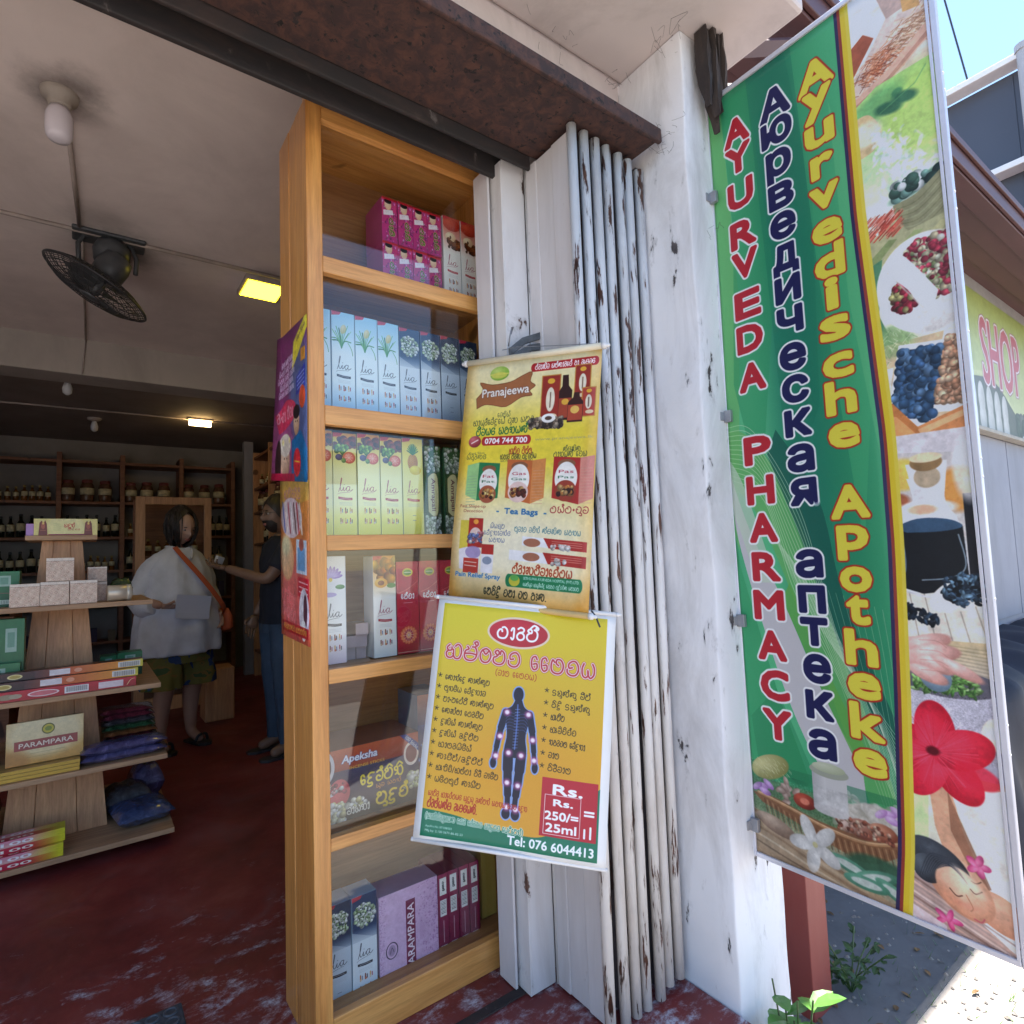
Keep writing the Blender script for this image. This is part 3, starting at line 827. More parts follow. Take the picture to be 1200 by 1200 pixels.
    for u, v, r in ((.44, .973, .2), (.54, .975, -.3), (.62, .985, .4), (.50, .985, 0)):
        c.ell(u, v, .09, .026, '3f7d62', rot=r, c2='6fb394'); c.ell(u, v, .06, .014, 'cfdad0', rot=r)
    for k in range(5):
        a = k * 2 * math.pi / 5 + .5
        c.ell(.293 + .062 * math.cos(a), .964 + .0172 * math.sin(a), .058, .030, 'c9c6c2', rot=a, c2='f6f4f0', soft=2)
    c.ell(.293, .964, .012, .012, 'e2d9a0')
    c.photo(0, .895, .70, 1, .035, 2)
    # ---- right picture strip
    sx = lambda v: .71
    strip = CV(W, H)
    s = strip
    s.vgrad(0, 0, 1, .12, 'c9b9b0', 'd8c3b5')
    s.poly([(.68, 0), (1, 0), (1, .03), (.75, .06), (.68, .09)], 'e6dcd8')
    s.poly([(.72, .055), (.85, .02), (.9, .03), (.78, .075), (.69, .10)], 'e9dcd2'); s.poly([(.68, .062), (.76, .05), (.80, .062), (.70, .096), (.68, .10)], '9a5138')
    s.poly([(.82, .02), (.98, .0), (1, .05), (.85, .05)], 'b39a8e'); s.poly([(.90, .01), (.95, .005), (.97, .06), (.91, .055)], 'c89b5f')
    for i in range(520):
        q = rng.uniform(0, 1); u, v = .74 + q * .25 + rng.normal(0, .03), .103 - q * .035 + rng.normal(0, .008)
        a = rng.uniform(-.9, .9); k = ['8d3f24', 'c2784c', 'e2a880', '6b2c1a', 'b5603a', 'd99c77'][int(rng.integers(6))] if q < .45 else ['c9a080', 'a87a58', 'e8cdb0', '8f6244'][int(rng.integers(4))]
        s.line([(u, v), (u + .035 * math.cos(a), v + .010 * math.sin(a))], 1.6, k, .85)
    s.poly([(.68, .122), (.84, .107), (1, .078), (1, .096), (.84, .122), (.69, .133)], 'd5ab93'); s.poly([(.68, .128), (.84, .115), (1, .088), (1, .094), (.84, .12), (.69, .133)], 'a87763', .7)
    a0, a1 = int(.118 * H), int(.30 * H)
    t = ((np.arange(a0, a1) - a0) / (a1 - a0))[:, None]
    Us = ((np.arange(W) + .5) / W)[None]
    base = hexc('9fc777') * (1 - t[..., None]) + hexc('e6efd9') * t[..., None] + 0 * Us[..., None]
    cond = (np.arange(a0, a1)[:, None] / H > .131 - (Us - .69) * .13)
    reg = s.a[a0:a1]; reg[cond] = base[cond]
    s.ell(.95, .17, .16, .18, 'b9d25e', .6, soft=60)
    s.ell(.78, .14, .11, .05, '3e8f56', .5, rot=-.35, soft=18)
    s.ell(.83, .149, .052, .024, '2c5f45', .9, rot=.35, soft=7); s.ell(.89, .146, .046, .022, '2c5f45', .9, rot=.35, soft=7); s.ell(.865, .137, .02, .016, '3b7a50', .8, soft=5)
    s.line([(.80, .15), (.93, .138), (.97, .125)], 3, '5b9a5e', .6)
    s.poly(cr([(.70, .142), (.76, .145), (.80, .17), (.77, .186), (.70, .19)], 6), 'cdb487'); s.ell(.74, .165, .06, .05, 'e8dfc8', .8, soft=12)
    for i in range(260):   # splash
        q = rng.uniform(0, 1)
        u, v = .78 + q * .14 + rng.normal(0, .012 + .05 * q), .172 + q * .075 + rng.normal(0, .004 + .012 * q)
        s.ell(u, v, rng.uniform(.004, .016 + .02 * q), rng.uniform(.003, .01), ['ffffff', 'e9f2f0', 'b9c9c2', 'dfe9e2'][int(rng.integers(4))], rng.uniform(.3, .7), rot=rng.uniform(0, 3), soft=2)
    s.ell(.80, .262, .13, .05, 'eef2ee', .75, soft=25)
    s.ell(.92, .245, .12, .026, '4c6f60', .9, rot=-.25, soft=6)
    s.scatter(.82, .236, 1, .252, 60, .018, ['3f5f52', '6f9488', 'dfeae6', '2c463c'])
    s.poly(cr([(.815, .257), (.90, .254), (1, .237)], 6) + cr([(1, .285), (.94, .297), (.86, .29), (.82, .272)], 6), '8d8a68')
    for k in range(8): s.line(cr([(.82, .262 + k * .004), (.90, .262 + k * .005), (1, .243 + k * .0055)], 5), 3, ['6f6f4c', 'a8a682'][k % 2], .6)
    s.poly([(.70, .29), (.82, .272), (.86, .29), (1, .285), (1, .33), (.70, .33)], 'a9a67e')
    for i in range(160):
        u, v = rng.uniform(.70, .82), rng.uniform(.265, .29)
        s.line([(u, v), (u + .03, v - .006)], 2.2, ['a83a2c', 'c9584a', '7d2a20', 'd97b66'][int(rng.integers(4))], .8)
    for k in range(9):
        u, v = .70 + k * .03, .30 + (k % 3) * .008
        s.poly([(u, v + .01), (u + .09, v - .008), (u + .12, v - .006), (u + .04, v + .014)], ['7d8a58', 'b8b384', '6a4c3a', '94a06a', '8c6b55'][k % 5], .9)
    s.poly([(.70, .322), (1, .30), (1, .41), (.70, .41)], 'd9c6a4', .5)
    s.poly([(.70, .315), (.76, .31), (.73, .37), (.78, .41), (.70, .41)], '4d7d5c'); s.ell(.77, .40, .07, .06, '7ea06a', .7, soft=14)
    s.vgrad(.70, .405, 1, .51, 'cdb592', 'd8bf9c')
    s.ell(.77, .405, .08, .05, '88a56d', .7, soft=20)
    for i in range(120): 
        u, v = rng.uniform(.70, .84), rng.uniform(.385, .43); s.line([(u, v), (u + rng.uniform(-.02, .02), v + .004)], 1.2, ['5d8a4e', 'a5c084', 'e9e2c8'][int(rng.integers(3))], .7)
    # mortar
    s.ell(.905, .350, .175, .19, 'cfcac6', c2='fdfbf8', soft=3, rot=-.3)
    s.ell(.93, .338, .13, .105, 'a89c90', rot=-.35, soft=2)
    s.scatter(.82, .305, 1, .368, 800, .0115, ['a8364a', 'c9c2a0', 'b5a98a', '8d9a6a', 'c2455a', 'ddd6b8', '8a2a3a'], test=lambda u, v: ((u - .935) / .125) ** 2 + ((v - .336) / .034) ** 2 < 1)
    s.scatter(.78, .34, .87, .378, 220, .0115, ['8a2a3a', '5f4036', 'a8a06a', 'b5364a'], test=lambda u, v: ((u - .825) / .05) ** 2 + ((v - .358) / .016) ** 2 < 1)
    s.poly(cr([(.765, .318), (.80, .310), (.845, .318), (.94, .362)], 5) + cr([(.92, .376), (.885, .378), (.84, .352), (.77, .328)], 5), 'f3efec'); s.line([(.775, .327), (.885, .375)], 4, 'bdb3ab', .7)
    # berry tray, seed tray
    for P, cc in (([(.79, .408), (.955, .414), (.885, .503), (.725, .484)], 'f2efec'), ([(.945, .405), (1.05, .405), (1.05, .49), (.875, .485)], 'efebe6'), ([(.70, .43), (.765, .43), (.73, .48), (.70, .48)], 'e6e0d4')):
        s.poly(P, cc)
    s.poly([(.80, .414), (.94, .42), (.876, .493), (.742, .477)], '1f2b3d'); s.poly([(.955, .411), (1, .411), (1, .48), (.893, .478)], 'b08d72')
    def inq(Q):
        def t(u, v):
            k = 0
            for i in range(len(Q)):
                a, b = Q[i - 1], Q[i]
                if (a[1] > v) != (b[1] > v) and u < (b[0] - a[0]) * (v - a[1]) / (b[1] - a[1]) + a[0]: k ^= 1
            return k
        return t
    s.scatter(.74, .412, .95, .495, 480, .0158, ['33506f', '40618a', '26405c', '5a7a9c'], test=inq([(.80, .414), (.94, .42), (.876, .493), (.742, .477)]))
    s.scatter(.88, .41, 1, .482, 560, .0105, ['c99a7a', 'dbb394', 'b98668'], test=inq([(.955, .411), (1.02, .411), (1.02, .48), (.893, .478)]))
    s.poly([(.70, .47), (.75, .468), (.86, .508), (.80, .525), (.70, .52)], 'b5713f'); s.poly([(.70, .48), (.76, .483), (.84, .51), (.82, .518), (.70, .50)], 'd8965e')
    s.poly([(.83, .497), (1, .482), (1, .503), (.85, .515)], 'c58250'); s.poly([(.83, .500), (1, .486), (1, .492), (.84, .506)], 'e0a878')
    # bottle panel
    s.vgrad(.70, .512, 1, .685, 'b9b2b0', 'dcd5cd'); s.poly([(.70, .503), (1, .505), (1, .53), (.70, .52)], 'c9c2c4')
    s.ell(.76, .545, .09, .06, 'd9b84e', .9, soft=10); s.ell(.945, .565, .07, .08, 'd08a3c', .9, soft=12); s.ell(.72, .572, .06, .03, '9c4f30', .9, soft=6)
    s.rect(.955, .57, 1, .66, '1c1c22'); s.ell(.98, .545, .05, .12, 'e6e2e2', .7, soft=10)
    s.poly([(.70, .66), (1, .65), (1, .72), (.70, .72)], 'd9cfc2')
    for k in range(7): s.line([(.70 + k * .05, .665), (.72 + k * .055, .72)], 2.5, '8f8578', .8)
    s.poly(cr([(.775, .55), (.79, .575), (.74, .59), (.715, .615), (.715, .66), (.80, .668), (.94, .66), (.95, .62), (.93, .593), (.90, .578), (.90, .55)], 5), 'e8e6e8')
    s.poly([(.716, .602), (.946, .602), (.952, .652), (.93, .664), (.80, .669), (.717, .662)], '15181d')
    s.poly(cr([(.716, .600), (.80, .592), (.90, .594), (.946, .602), (.88, .606), (.76, .606)], 5), '36506a')
    s.ell(.835, .582, .10, .03, 'e9e4e2', .9, soft=5); s.ell(.82, .583, .05, .018, 'd6986c', .7, soft=5)
    s.poly([(.775, .535), (.915, .535), (.895, .575), (.80, .575)], 'dedbdc'); s.ell(.845, .55, .045, .04, 'a58d6c', .8, soft=3); s.ell(.845, .535, .055, .032, '8a6b46', soft=2); s.ell(.845, .530, .055, .018, 'd8c2a0')
    s.line(cr([(.93, .61), (.945, .64), (.90, .652), (.80, .655)], 6), 3, '9fb0bd', .8); s.line(cr([(.72, .612), (.745, .62), (.745, .645), (.72, .655)], 6), 3, '6f8aa8', .8)
    s.line(cr([(.72, .665), (.82, .672), (.92, .666)], 6), 5, 'c9c9cc', .9)
    s.ell(.925, .668, .115, .055, 'e3d6c8', rot=-.45, c2='f6eee4', soft=2); s.ell(.94, .662, .085, .038, '1a222e', rot=-.45)
    s.scatter(.86, .64, 1, .69, 240, .012, ['22303f', '3c5268', '10161e', '6b8aa0'], test=lambda u, v: ((u - .94) / .08) ** 2 + ((v - .663) / .016) ** 2 < 1, ar=.5)
    s.scatter(.71, .68, .84, .70, 90, .013, ['1b2633', '34485c', '0e141c'], ar=.45, test=lambda u, v: abs(v - (.682 + (u - .71) * .12)) < .007)
    # grinding hand panel
    s.vgrad(.70, .715, 1, .77, 'c9b48c', 'a8a2a8')
    for k in range(40): s.line([(.70, .716 + k * .0014), (1, .722 + k * .0018)], 1.2, ['8c7a56', 'e3d3ac'][k % 2], .6)
    s.ell(.86, .80, .26, .20, '9a96a2', c2='c6c2cc', soft=3); s.ell(.86, .757, .16, .05, '5d5a66'); s.speckle(.70, .765, 1, .83, .05, 2)
    s.ell(.82, .758, .085, .03, '6fa04e', c2='a6cf80'); s.scatter(.74, .748, .95, .768, 120, .014, ['5f8f45', '86b566', '3e6a30', 'b0d48e'], ar=.4)
    s.ell(.815, .752, .055, .05, '5f7383', rot=.7, c2='9fb2c0')
    for k, (u, v, a, b, r) in enumerate(((.745, .730, .11, .06, -.1), (.80, .718, .08, .030, -.25), (.82, .728, .085, .032, -.1), (.825, .740, .075, .030, .15), (.79, .750, .07, .026, .35), (.89, .742, .085, .022, .45))):
        s.ell(u, v, a, b, 'b57f74', rot=r, c2='f2cfc6', soft=3)
    for k in range(4): s.line(cr([(.77, .716 + k * .010), (.83, .716 + k * .010), (.86, .722 + k * .009)], 4), 1.5, 'a56f66', .6)
    s.ell(.995, .80, .05, .055, 'e9dccb', soft=3)
    s.vgrad(.68, .845, 1, .87, 'b59a74', 'c4ab88')
    # hibiscus
    s.vgrad(.68, .868, 1, .88, 'd9dcc2', 'd6dabf')
    # resting woman
    s.vgrad(.66, .868, 1, .93, 'd9dcc2', 'cfc9bc'); s.poly([(.66, .862), (.76, .858), (.74, .93), (.66, .95)], 'c7d9a0')
    s.poly(cr([(.76, .862), (.83, .862), (.86, .90), (.93, .95)], 4) + [(.86, .965), (.80, .93), (.77, .90)], 'c99a7c'); s.poly([(.82, .862), (.87, .90), (.93, .945), (.90, .95), (.82, .90)], '8a5c45', .8)
    s.poly([(.83, .862), (1, .85), (1, .935), (.93, .94), (.87, .90)], 'e2dcd4')
    for k in range(5):
        a = k * 2 * math.pi / 5 + .9
        s.ell(.80 + .085 * math.cos(a), .828 + .023 * math.sin(a), .105, .068, 'b5122a', rot=a, c2='f0405a', soft=2)
    for k in range(70):
        a = rng.uniform(0, 6.28); s.line([(.79 + .02 * math.cos(a), .827 + .006 * math.sin(a)), (.79 + .14 * math.cos(a), .827 + .036 * math.sin(a))], 1.5, ['9c1026', 'f4607a'][k % 2], .35)
    s.ell(.785, .826, .022, .016, '4a0612', .9, soft=5); s.ell(.92, .842, .07, .04, 'd81c38', .8, rot=.3, soft=5)
    s.poly(cr([(.66, .95), (.80, .965), (.92, .985), (1, 1)], 4) + [(.66, 1)], 'a88e86')
    for k in range(8): s.line([(.67, .957 + k * .005), (1, .99 + k * .004)], 5, ['6d4f46', 'd8b6a6', 'bfa096', 'e6d2ca'][k % 4], .6)
    s.ell(.95, .965, .10, .06, 'c08668', rot=.4, c2='e2b498'); s.ell(.83, .952, .12, .085, 'b87f62', rot=.75, c2='f0c7aa', soft=2)
    s.ell(.77, .934, .105, .062, '16181d', rot=.45, c2='4a525c', soft=2); s.ell(.73, .945, .05, .05, '20242b', c2='5a636c')
    s.ell(.835, .956, .088, .068, 'c98f70', rot=.75, c2='f4cfb4', soft=3)
    s.line(cr([(.80, .957), (.82, .962), (.838, .960)], 4), 2.2, '3a221a'); s.line(cr([(.865, .951), (.88, .954), (.90, .950)], 4), 2.2, '3a221a'); s.line(cr([(.87, .943), (.885, .944), (.90, .941)], 4), 1.8, '4c2e22')
    for k in range(40): s.line(cr([(.70 + k * .003, .955 - k * .0006), (.74 + k * .0025, .930 + k * .0002), (.80 + k * .0015, .928 + k * .0005)], 5), 1.2, ['3c4450', '0c0e12', '565f6c'][k % 3], .6)
    s.ell(.80, .965, .05, .02, 'a8684c', .35, rot=.7, soft=14); s.ell(.865, .945, .05, .018, 'fbe0c8', .6, rot=.7, soft=12); s.ell(.85, .968, .03, .010, 'd87a68', .35, soft=8)
    s.line(cr([(.85, .958), (.868, .968), (.86, .972)], 4), 1.8, 'a0694e'); s.line(cr([(.87, .978), (.89, .979), (.90, .975)], 4), 3.2, 'b0525a')
    for k in range(5):
        a = k * 1.257; s.ell(.895 + .02 * math.cos(a), .927 + .0056 * math.sin(a), .02, .012, 'b83a70', rot=a, c2='ec8ab0'); s.ell(.785 + .024 * math.cos(a), .988 + .004 * math.sin(a), .024, .01, 'b5306a', rot=a, c2='e878a8')
    s.poly([(.66, .985), (.78, .995), (.78, 1), (.66, 1)], 'c9bac0')
    s.photo(.6, 0, 1, 1, .03, 1)
    x_ = s.a[:, int(.6 * W):]; s.a[:, int(.6 * W):] = np.clip((x_ - .5) * 1.28 + .60, 0, 1)
    edge = [(.70, 0), (.705, .25), (.742, .5), (.738, .62), (.715, .78), (.685, .93), (.655, 1)]
    ev = np.interp((np.arange(H) + .5) / H, [e[1] for e in edge], [e[0] for e in edge])
    msk = (U > ev[:, None])
    c.a[msk] = s.a[msk]
    for w, o, cc in ((9, -.043, '2a2352'), (8, -.030, 'a2362a'), (17, -.011, 'f2d52c'), (9, .003, 'f6e04a')):
        c.line([(e[0] + o, e[1]) for e in [(np.interp(v, [q[1] for q in edge], [q[0] for q in edge]), v) for v in np.linspace(0, 1, 50)]], w, cc)
    # lettering
    red = zip('AYURVEDAPHARMACY', (.061, .100, .149, .203, .245, .299, .345, .396, .492, .543, .591, .640, .688, .738, .787, .835))
    for ch, v in red:
        c.text(ch, .152, v, .0325, 'c8202f', wid=.125 if ch not in 'M' else .135, bold=5.8, outl=('ffffff', 6.2))
    for ch, v in zip('Аюрведическаяаптека', (.057, .095, .141, .179, .218, .263, .300, .339, .385, .425, .467, .510, .551, .637, .679, .717, .760, .802, .846)):
        c.text(ch, .356, v, .034 if ch == 'А' else .0365, '12154f', wid=.138 if ch in 'Аю' else .108, bold=5.6, outl=('ffffff', 6.0))
    for ch, v in zip('AyurvedischeApotheke', (.057, .095, .132, .171, .209, .251, .287, .326, .367, .411, .448, .492, .568, .614, .655, .689, .730, .772, .810, .854)):
        c.text(ch, .552, v, {'A': .034}.get(ch, .0355), 'f6e848', wid={'A': .148, 'i': .042, 't': .08, 'r': .085, 'k': .12}.get(ch, .116), bold=6.0, outl=('c0281a', 5.0))
    c.a[:] = c.a * .92 + .06
    c.speckle(0, 0, 1, 1, .008, 1)
    return c.material('banner_print', .38, transl=.25)

def art_poster_yellow():      # herbal products poster (upper)
    c = CV(620, 984, 'f0d860')
    H, W = c.h, c.w
    U, V = np.meshgrid((np.arange(W) + .5) / W, (np.arange(H) + .5) / H)
    ycol, pale, org = hexc('efd840'), hexc('f3e6bc'), hexc('d79a3c')
    t = np.clip(np.exp(-((V - .38) / .2) ** 2) * 1.1, 0, 1)[..., None]
    c.a[:] = pale * (1 - t) + ycol * t
    e = np.clip((np.maximum(abs(U - .5) * 2 - .78, 0) * 2.2) + np.clip(V - .86, 0, 1) * 5 + np.clip(.03 - V, 0, 1) * 8, 0, .9)[..., None]
    c.a[:] = c.a * (1 - e) + org * e
    t = (np.clip((V - .42) * 3, 0, 1) * np.clip(1 - abs(U - .5) * 1.8, 0, 1) * np.clip((.95 - V) * 8, 0, 1))[..., None] * .75
    c.a[:] = c.a * (1 - t) + hexc('f2ecd6') * t
    c.ell(.27, .052, .075, .05, '7fae3a', c2='cfe07a'); c.line([(.2, .055), (.34, .055)], 5, 'e8e070'); c.ell(.27, .06, .06, .022, 'e0d860', .8)
    lg = cr([(.10, .155), (.15, .12), (.12, .085), (.22, .10), (.36, .095), (.44, .075), (.52, .06), (.51, .10), (.55, .12), (.51, .14), (.53, .16), (.45, .165), (.34, .20), (.24, .19), (.17, .185), (.11, .20)], 3)
    c.poly(lg, 'a8683f'); c.line(lg, 3, '7d4426', closed=True)
    c.text('Pranajeewa', .325, .138, .036, 'f5efe8', wid=.36, bold=1.6, rot=-.03, outl=('6a3a22', 2.2))
    rr = lambda u0, v0, u1, v1, cc: (c.rect(u0 + .02, v0, u1 - .02, v1, cc), c.ell(u0 + .022, (v0 + v1) / 2, .022, (v1 - v0) * H / W / 2, cc), c.ell(u1 - .022, (v0 + v1) / 2, .022, (v1 - v0) * H / W / 2, cc))
    rr(.51, .026, .985, .062, 'b5262a')
    c.sinh('ප්‍රාණජීව සත්කාරලේ හා ඖෂධට'.replace('ධ', 'ව'), .75, .044, .018, 'ffffff', wid=.42, wt=.17)
    # product group
    def pack(u0, v0, u1, v1, a='9c2f22', b='c98a3a', s='f0e4cc'):
        c.rect(u0, v0, u1, v1, a); c.line([(u0, v0), (u1, v0), (u1, v1), (u0, v1)], 4, b, closed=True)
        cu, w, h = (u0 + u1) / 2, u1 - u0, v1 - v0
        c.ell(cu, v0 + h * .12, w * .2, w * .14, 'e8b038'); c.ell(cu, v0 + h * .5, w * .24, h * .25 * H / W, s); c.line([(cu, v0 + h * .36), (cu, v0 + h * .66)], 5, '5c3a28', .8)
        c.ell(cu + w * .1, v0 + h * .85, w * .3, w * .14, 'e6cfa8')
    pack(.60, .085, .73, .285); pack(.83, .055, .935, .20); pack(.885, .15, .975, .265, 'b54030')
    c.poly([(.745, .09), (.785, .09), (.79, .135), (.815, .155), (.815, .275), (.725, .275), (.725, .155), (.745, .135)], '33150f'); c.rect(.727, .185, .813, .265, 'a8442c'); c.ell(.77, .20, .025, .02, 'e6b040')
    c.poly([(.83, .165), (.865, .165), (.87, .185), (.895, .205), (.895, .285), (.79, .285), (.79, .205), (.825, .185)], '3a1812'); c.rect(.793, .215, .892, .278, 'b54a30'); c.ell(.84, .235, .03, .025, 'edc060')
    c.scatter(.52, .262, .76, .30, 150, .013, ['5c4a3c', '8a7360', 'b5a28c', '3c3028']); c.ell(.66, .262, .05, .03, 'f2ece4', c2='ffffff'); c.ell(.66, .262, .025, .013, '5a4034')
    c.sinh('වෙතිස්', .33, .235, .018, '3a4a3a', wid=.10, wt=.10)
    c.sinh('ආයුර්වේදයේ ගුණ සමග'.replace('ආ', 'අා'), .325, .262, .022, '2c3c34', wid=.47, wt=.11, rot=-.02)
    c.sinh('ජීවයට සහනයක්'.replace('ජ', 'ඡ').replace('ඡ', 'ප'), .32, .303, .028, '1b6a3c', wid=.40, wt=.17, rot=-.02)
    c.ell(.115, .345, .05, .04, '8a2a30', c2='d9737a'); c.line([(.09, .352), (.14, .338)], 5, 'f2e4e4')
    rr(.17, .326, .545, .364, 'b5262a'); c.text('0704 744 700', .357, .345, .022, 'ffffff', wid=.32, bold=1.8)
    c.text('www.pranajeewa.lk', .775, .348, .011, 'b5a878', wid=.40)
    c.text('Fast Slim', .14, .395, .010, '6a6a4a', wid=.12); c.sinh('සිරුරකට', .14, .412, .018, '3a4a3a', wid=.16, wt=.11)
    c.sinh('අමිල පිත්ත', .475, .392, .022, 'b03a22', wid=.17, wt=.15); c.sinh('ආහාර පීරණ පද්ධතිය'.replace('ධ', 'ට').replace('ආ', 'අ'), .46, .414, .018, '3a3a2c', wid=.27, wt=.14); c.sinh('සමන සමහල දියණ', .45, .430, .010, '5a5a44', wid=.24, wt=.12)
    c.sinh('ක්ෂණික', .84, .392, .018, '2c3c34', wid=.12, wt=.11); c.sinh('පානයක් ලෙස', .83, .412, .020, '2c3c34', wid=.23, wt=.11)
    # three cartons drawn in perspective
    def carton(u0, u1, v0, v1, side, main, sd, label, inner):
        um = u0 + (u1 - u0) * (.36 if side == 'l' else .66)
        dv = .012
        if side == 'l':
            c.poly([(u0, v0 + dv), (um, v0), (um, v1 + dv), (u0, v1 - dv)], sd); c.poly([(um, v0), (u1, v0 + dv * .5), (u1, v1), (um, v1 + dv)], main)
            for k in range(12): c.line([(u0 + .01, v0 + .06 + k * .012), (um - .01, v0 + .058 + k * .012)], 2, '8aa08a', .8)
            f0, f1 = um, u1
        else:
            c.poly([(u0, v0), (um, v0 + dv * .6), (um, v1 + dv), (u0, v1 - dv)], main); c.poly([(um, v0 + dv * .6), (u1, v0), (u1, v1 - dv), (um, v1 + dv)], sd)
            for k in range(12): c.line([(um + .01, v0 + .05 + k * .012), (u1 - .01, v0 + .048 + k * .012)], 2, 'd9a08a', .8)
            f0, f1 = u0, um
        cu, w = (f0 + f1) / 2, f1 - f0
        c.ell(cu, v0 + .03, w * .33, w * .16, '8a5a3c'); c.ell(cu, v0 + .085, w * .42, w * .55, 'f4efe8')
        c.text(label, cu, v0 + .06, .012, 'b03040', wid=w * .55); c.text(label, cu, v0 + .082, .010, '3a6a4a', wid=w * .6)
        c.ell(cu, v0 + .135, w * .40, w * .36, inner); c.scatter(cu - w * .25, v0 + .12, cu + w * .25, v0 + .15, 30, w * .08, ['6a2a1c', 'c9803c', 'e0b070', '3c1812'])
    carton(.075, .33, .435, .585, 'l', '1f7a4a', '9ccc86', 'Fat', 'a8583c')
    carton(.385, .665, .425, .595, 'r', 'c96a34', 'd98a4a', 'Gas', 'e8c8c0')
    carton(.72, .995, .42, .595, 'r', 'b02a22', 'd98a7a', 'Pas', '9c3a26')
    c.text('Fast Shape-up', .145, .622, .012, '9c4a3a', wid=.20); c.text('Decoction', .15, .640, .012, '9c4a3a', wid=.15)
    c.text('-  Tea Bags  -', .51, .642, .022, '1f6aa8', wid=.36, bold=1.5, rot=.02)
    c.sinh('පස්පංගුව', .845, .628, .024, 'a82a30', wid=.26, wt=.15)
    c.rect(.06, .68, .15, .80, 'd8c23c', .9); c.rect(.125, .67, .235, .79, 'b02a22'); c.ell(.18, .685, .02, .016, 'f0a040'); c.ell(.18, .74, .045, .05, 'e6c8c0'); c.scatter(.13, .73, .23, .77, 40, .012, ['b06a70', 'e8d8d0', '6a7ab0'])
    c.poly([(.06, .80), (.12, .79), (.22, .79), (.22, .89), (.07, .88)], 'e9e2ea'); c.ell(.17, .81, .06, .04, '9a84b8', .8); c.rect(.10, .835, .215, .895, 'c0392c'); c.line([(.11, .85), (.2, .852)], 3, 'f0dcd0'); c.line([(.11, .865), (.2, .867)], 3, 'f0dcd0')
    c.rect(.235, .775, .325, .89, 'e8e4e8'); c.rect(.235, .775, .325, .815, 'b02a22'); c.ell(.28, .84, .035, .025, '8a94a8')
    for k, (w, q) in enumerate((('සියළුම', .11), ('වේදනාවන්ට', .2), ('සහනය', .12))): c.sinh(w, .345, .70 + k * .028, .016, '4a5a8a', wid=q, wt=.12)
    c.sinh('තුවාල වලින් ක්ෂණික සහනය'.replace('තු', 'තු'), .70, .712, .018, '2c6a80', wid=.46, wt=.12, rot=.03)
    for v, u0, s in ((.735, .53, .9), (.79, .44, 1)):
        c.poly([(u0, v), (.93, v + .012), (.93, v + .052 * s), (u0, v + .04 * s)], 'f0eef0'); c.poly([(.68, v + .004), (.97, v + .012), (.97, v + .055 * s), (.72, v + .047 * s)], 'b02a22')
        c.ell(.60, v + .024, .06, .026, 'a86a50'); c.scatter(.74, v + .03, .86, v + .045, 14, .014, ['e8d8d0', 'f4f0ee'])
        for k in range(3): c.line([(.74, v + .015 + k * .008), (.94, v + .020 + k * .008)], 2, 'e8b0a0', .8)
    c.sinh('ප්‍රාණජීවාලේපය'.replace('ජ', 'ප'), .68, .868, .028, 'b03a16', wid=.42, wt=.18, outl=('f4e8c0', 1.5), rot=.02)
    rr(.425, .885, .955, .935, '0f7a4a'); c.ell(.49, .91, .04, .035, 'c9c23c'); c.ell(.49, .90, .03, .018, '5fae50')
    c.text('SETHSUWA AYURVEDA HOSPITAL (PVT) LTD.', .745, .899, .010, 'f4fff4', wid=.38, bold=.8); c.sinh('සෙත්සුව ආයුර්වේද රෝහල පුද්ගලික සමාගම'.replace('ආ', 'අ').replace('ග', 'ග'), .745, .921, .012, 'f4fff4', wid=.38, wt=.13)
    c.text('Pain Relief Spray', .215, .905, .018, '1f6aa8', wid=.34, bold=1.2, outl=('f4f0e0', 1.5))
    c.sinh('බෙහිදී ලබා ගත හැක.', .50, .962, .026, '22281c', wid=.46, wt=.16, rot=.015)
    c.photo(amt=.014, blur=1)
    return c.material('herbal_poster_print', .4, transl=.08)

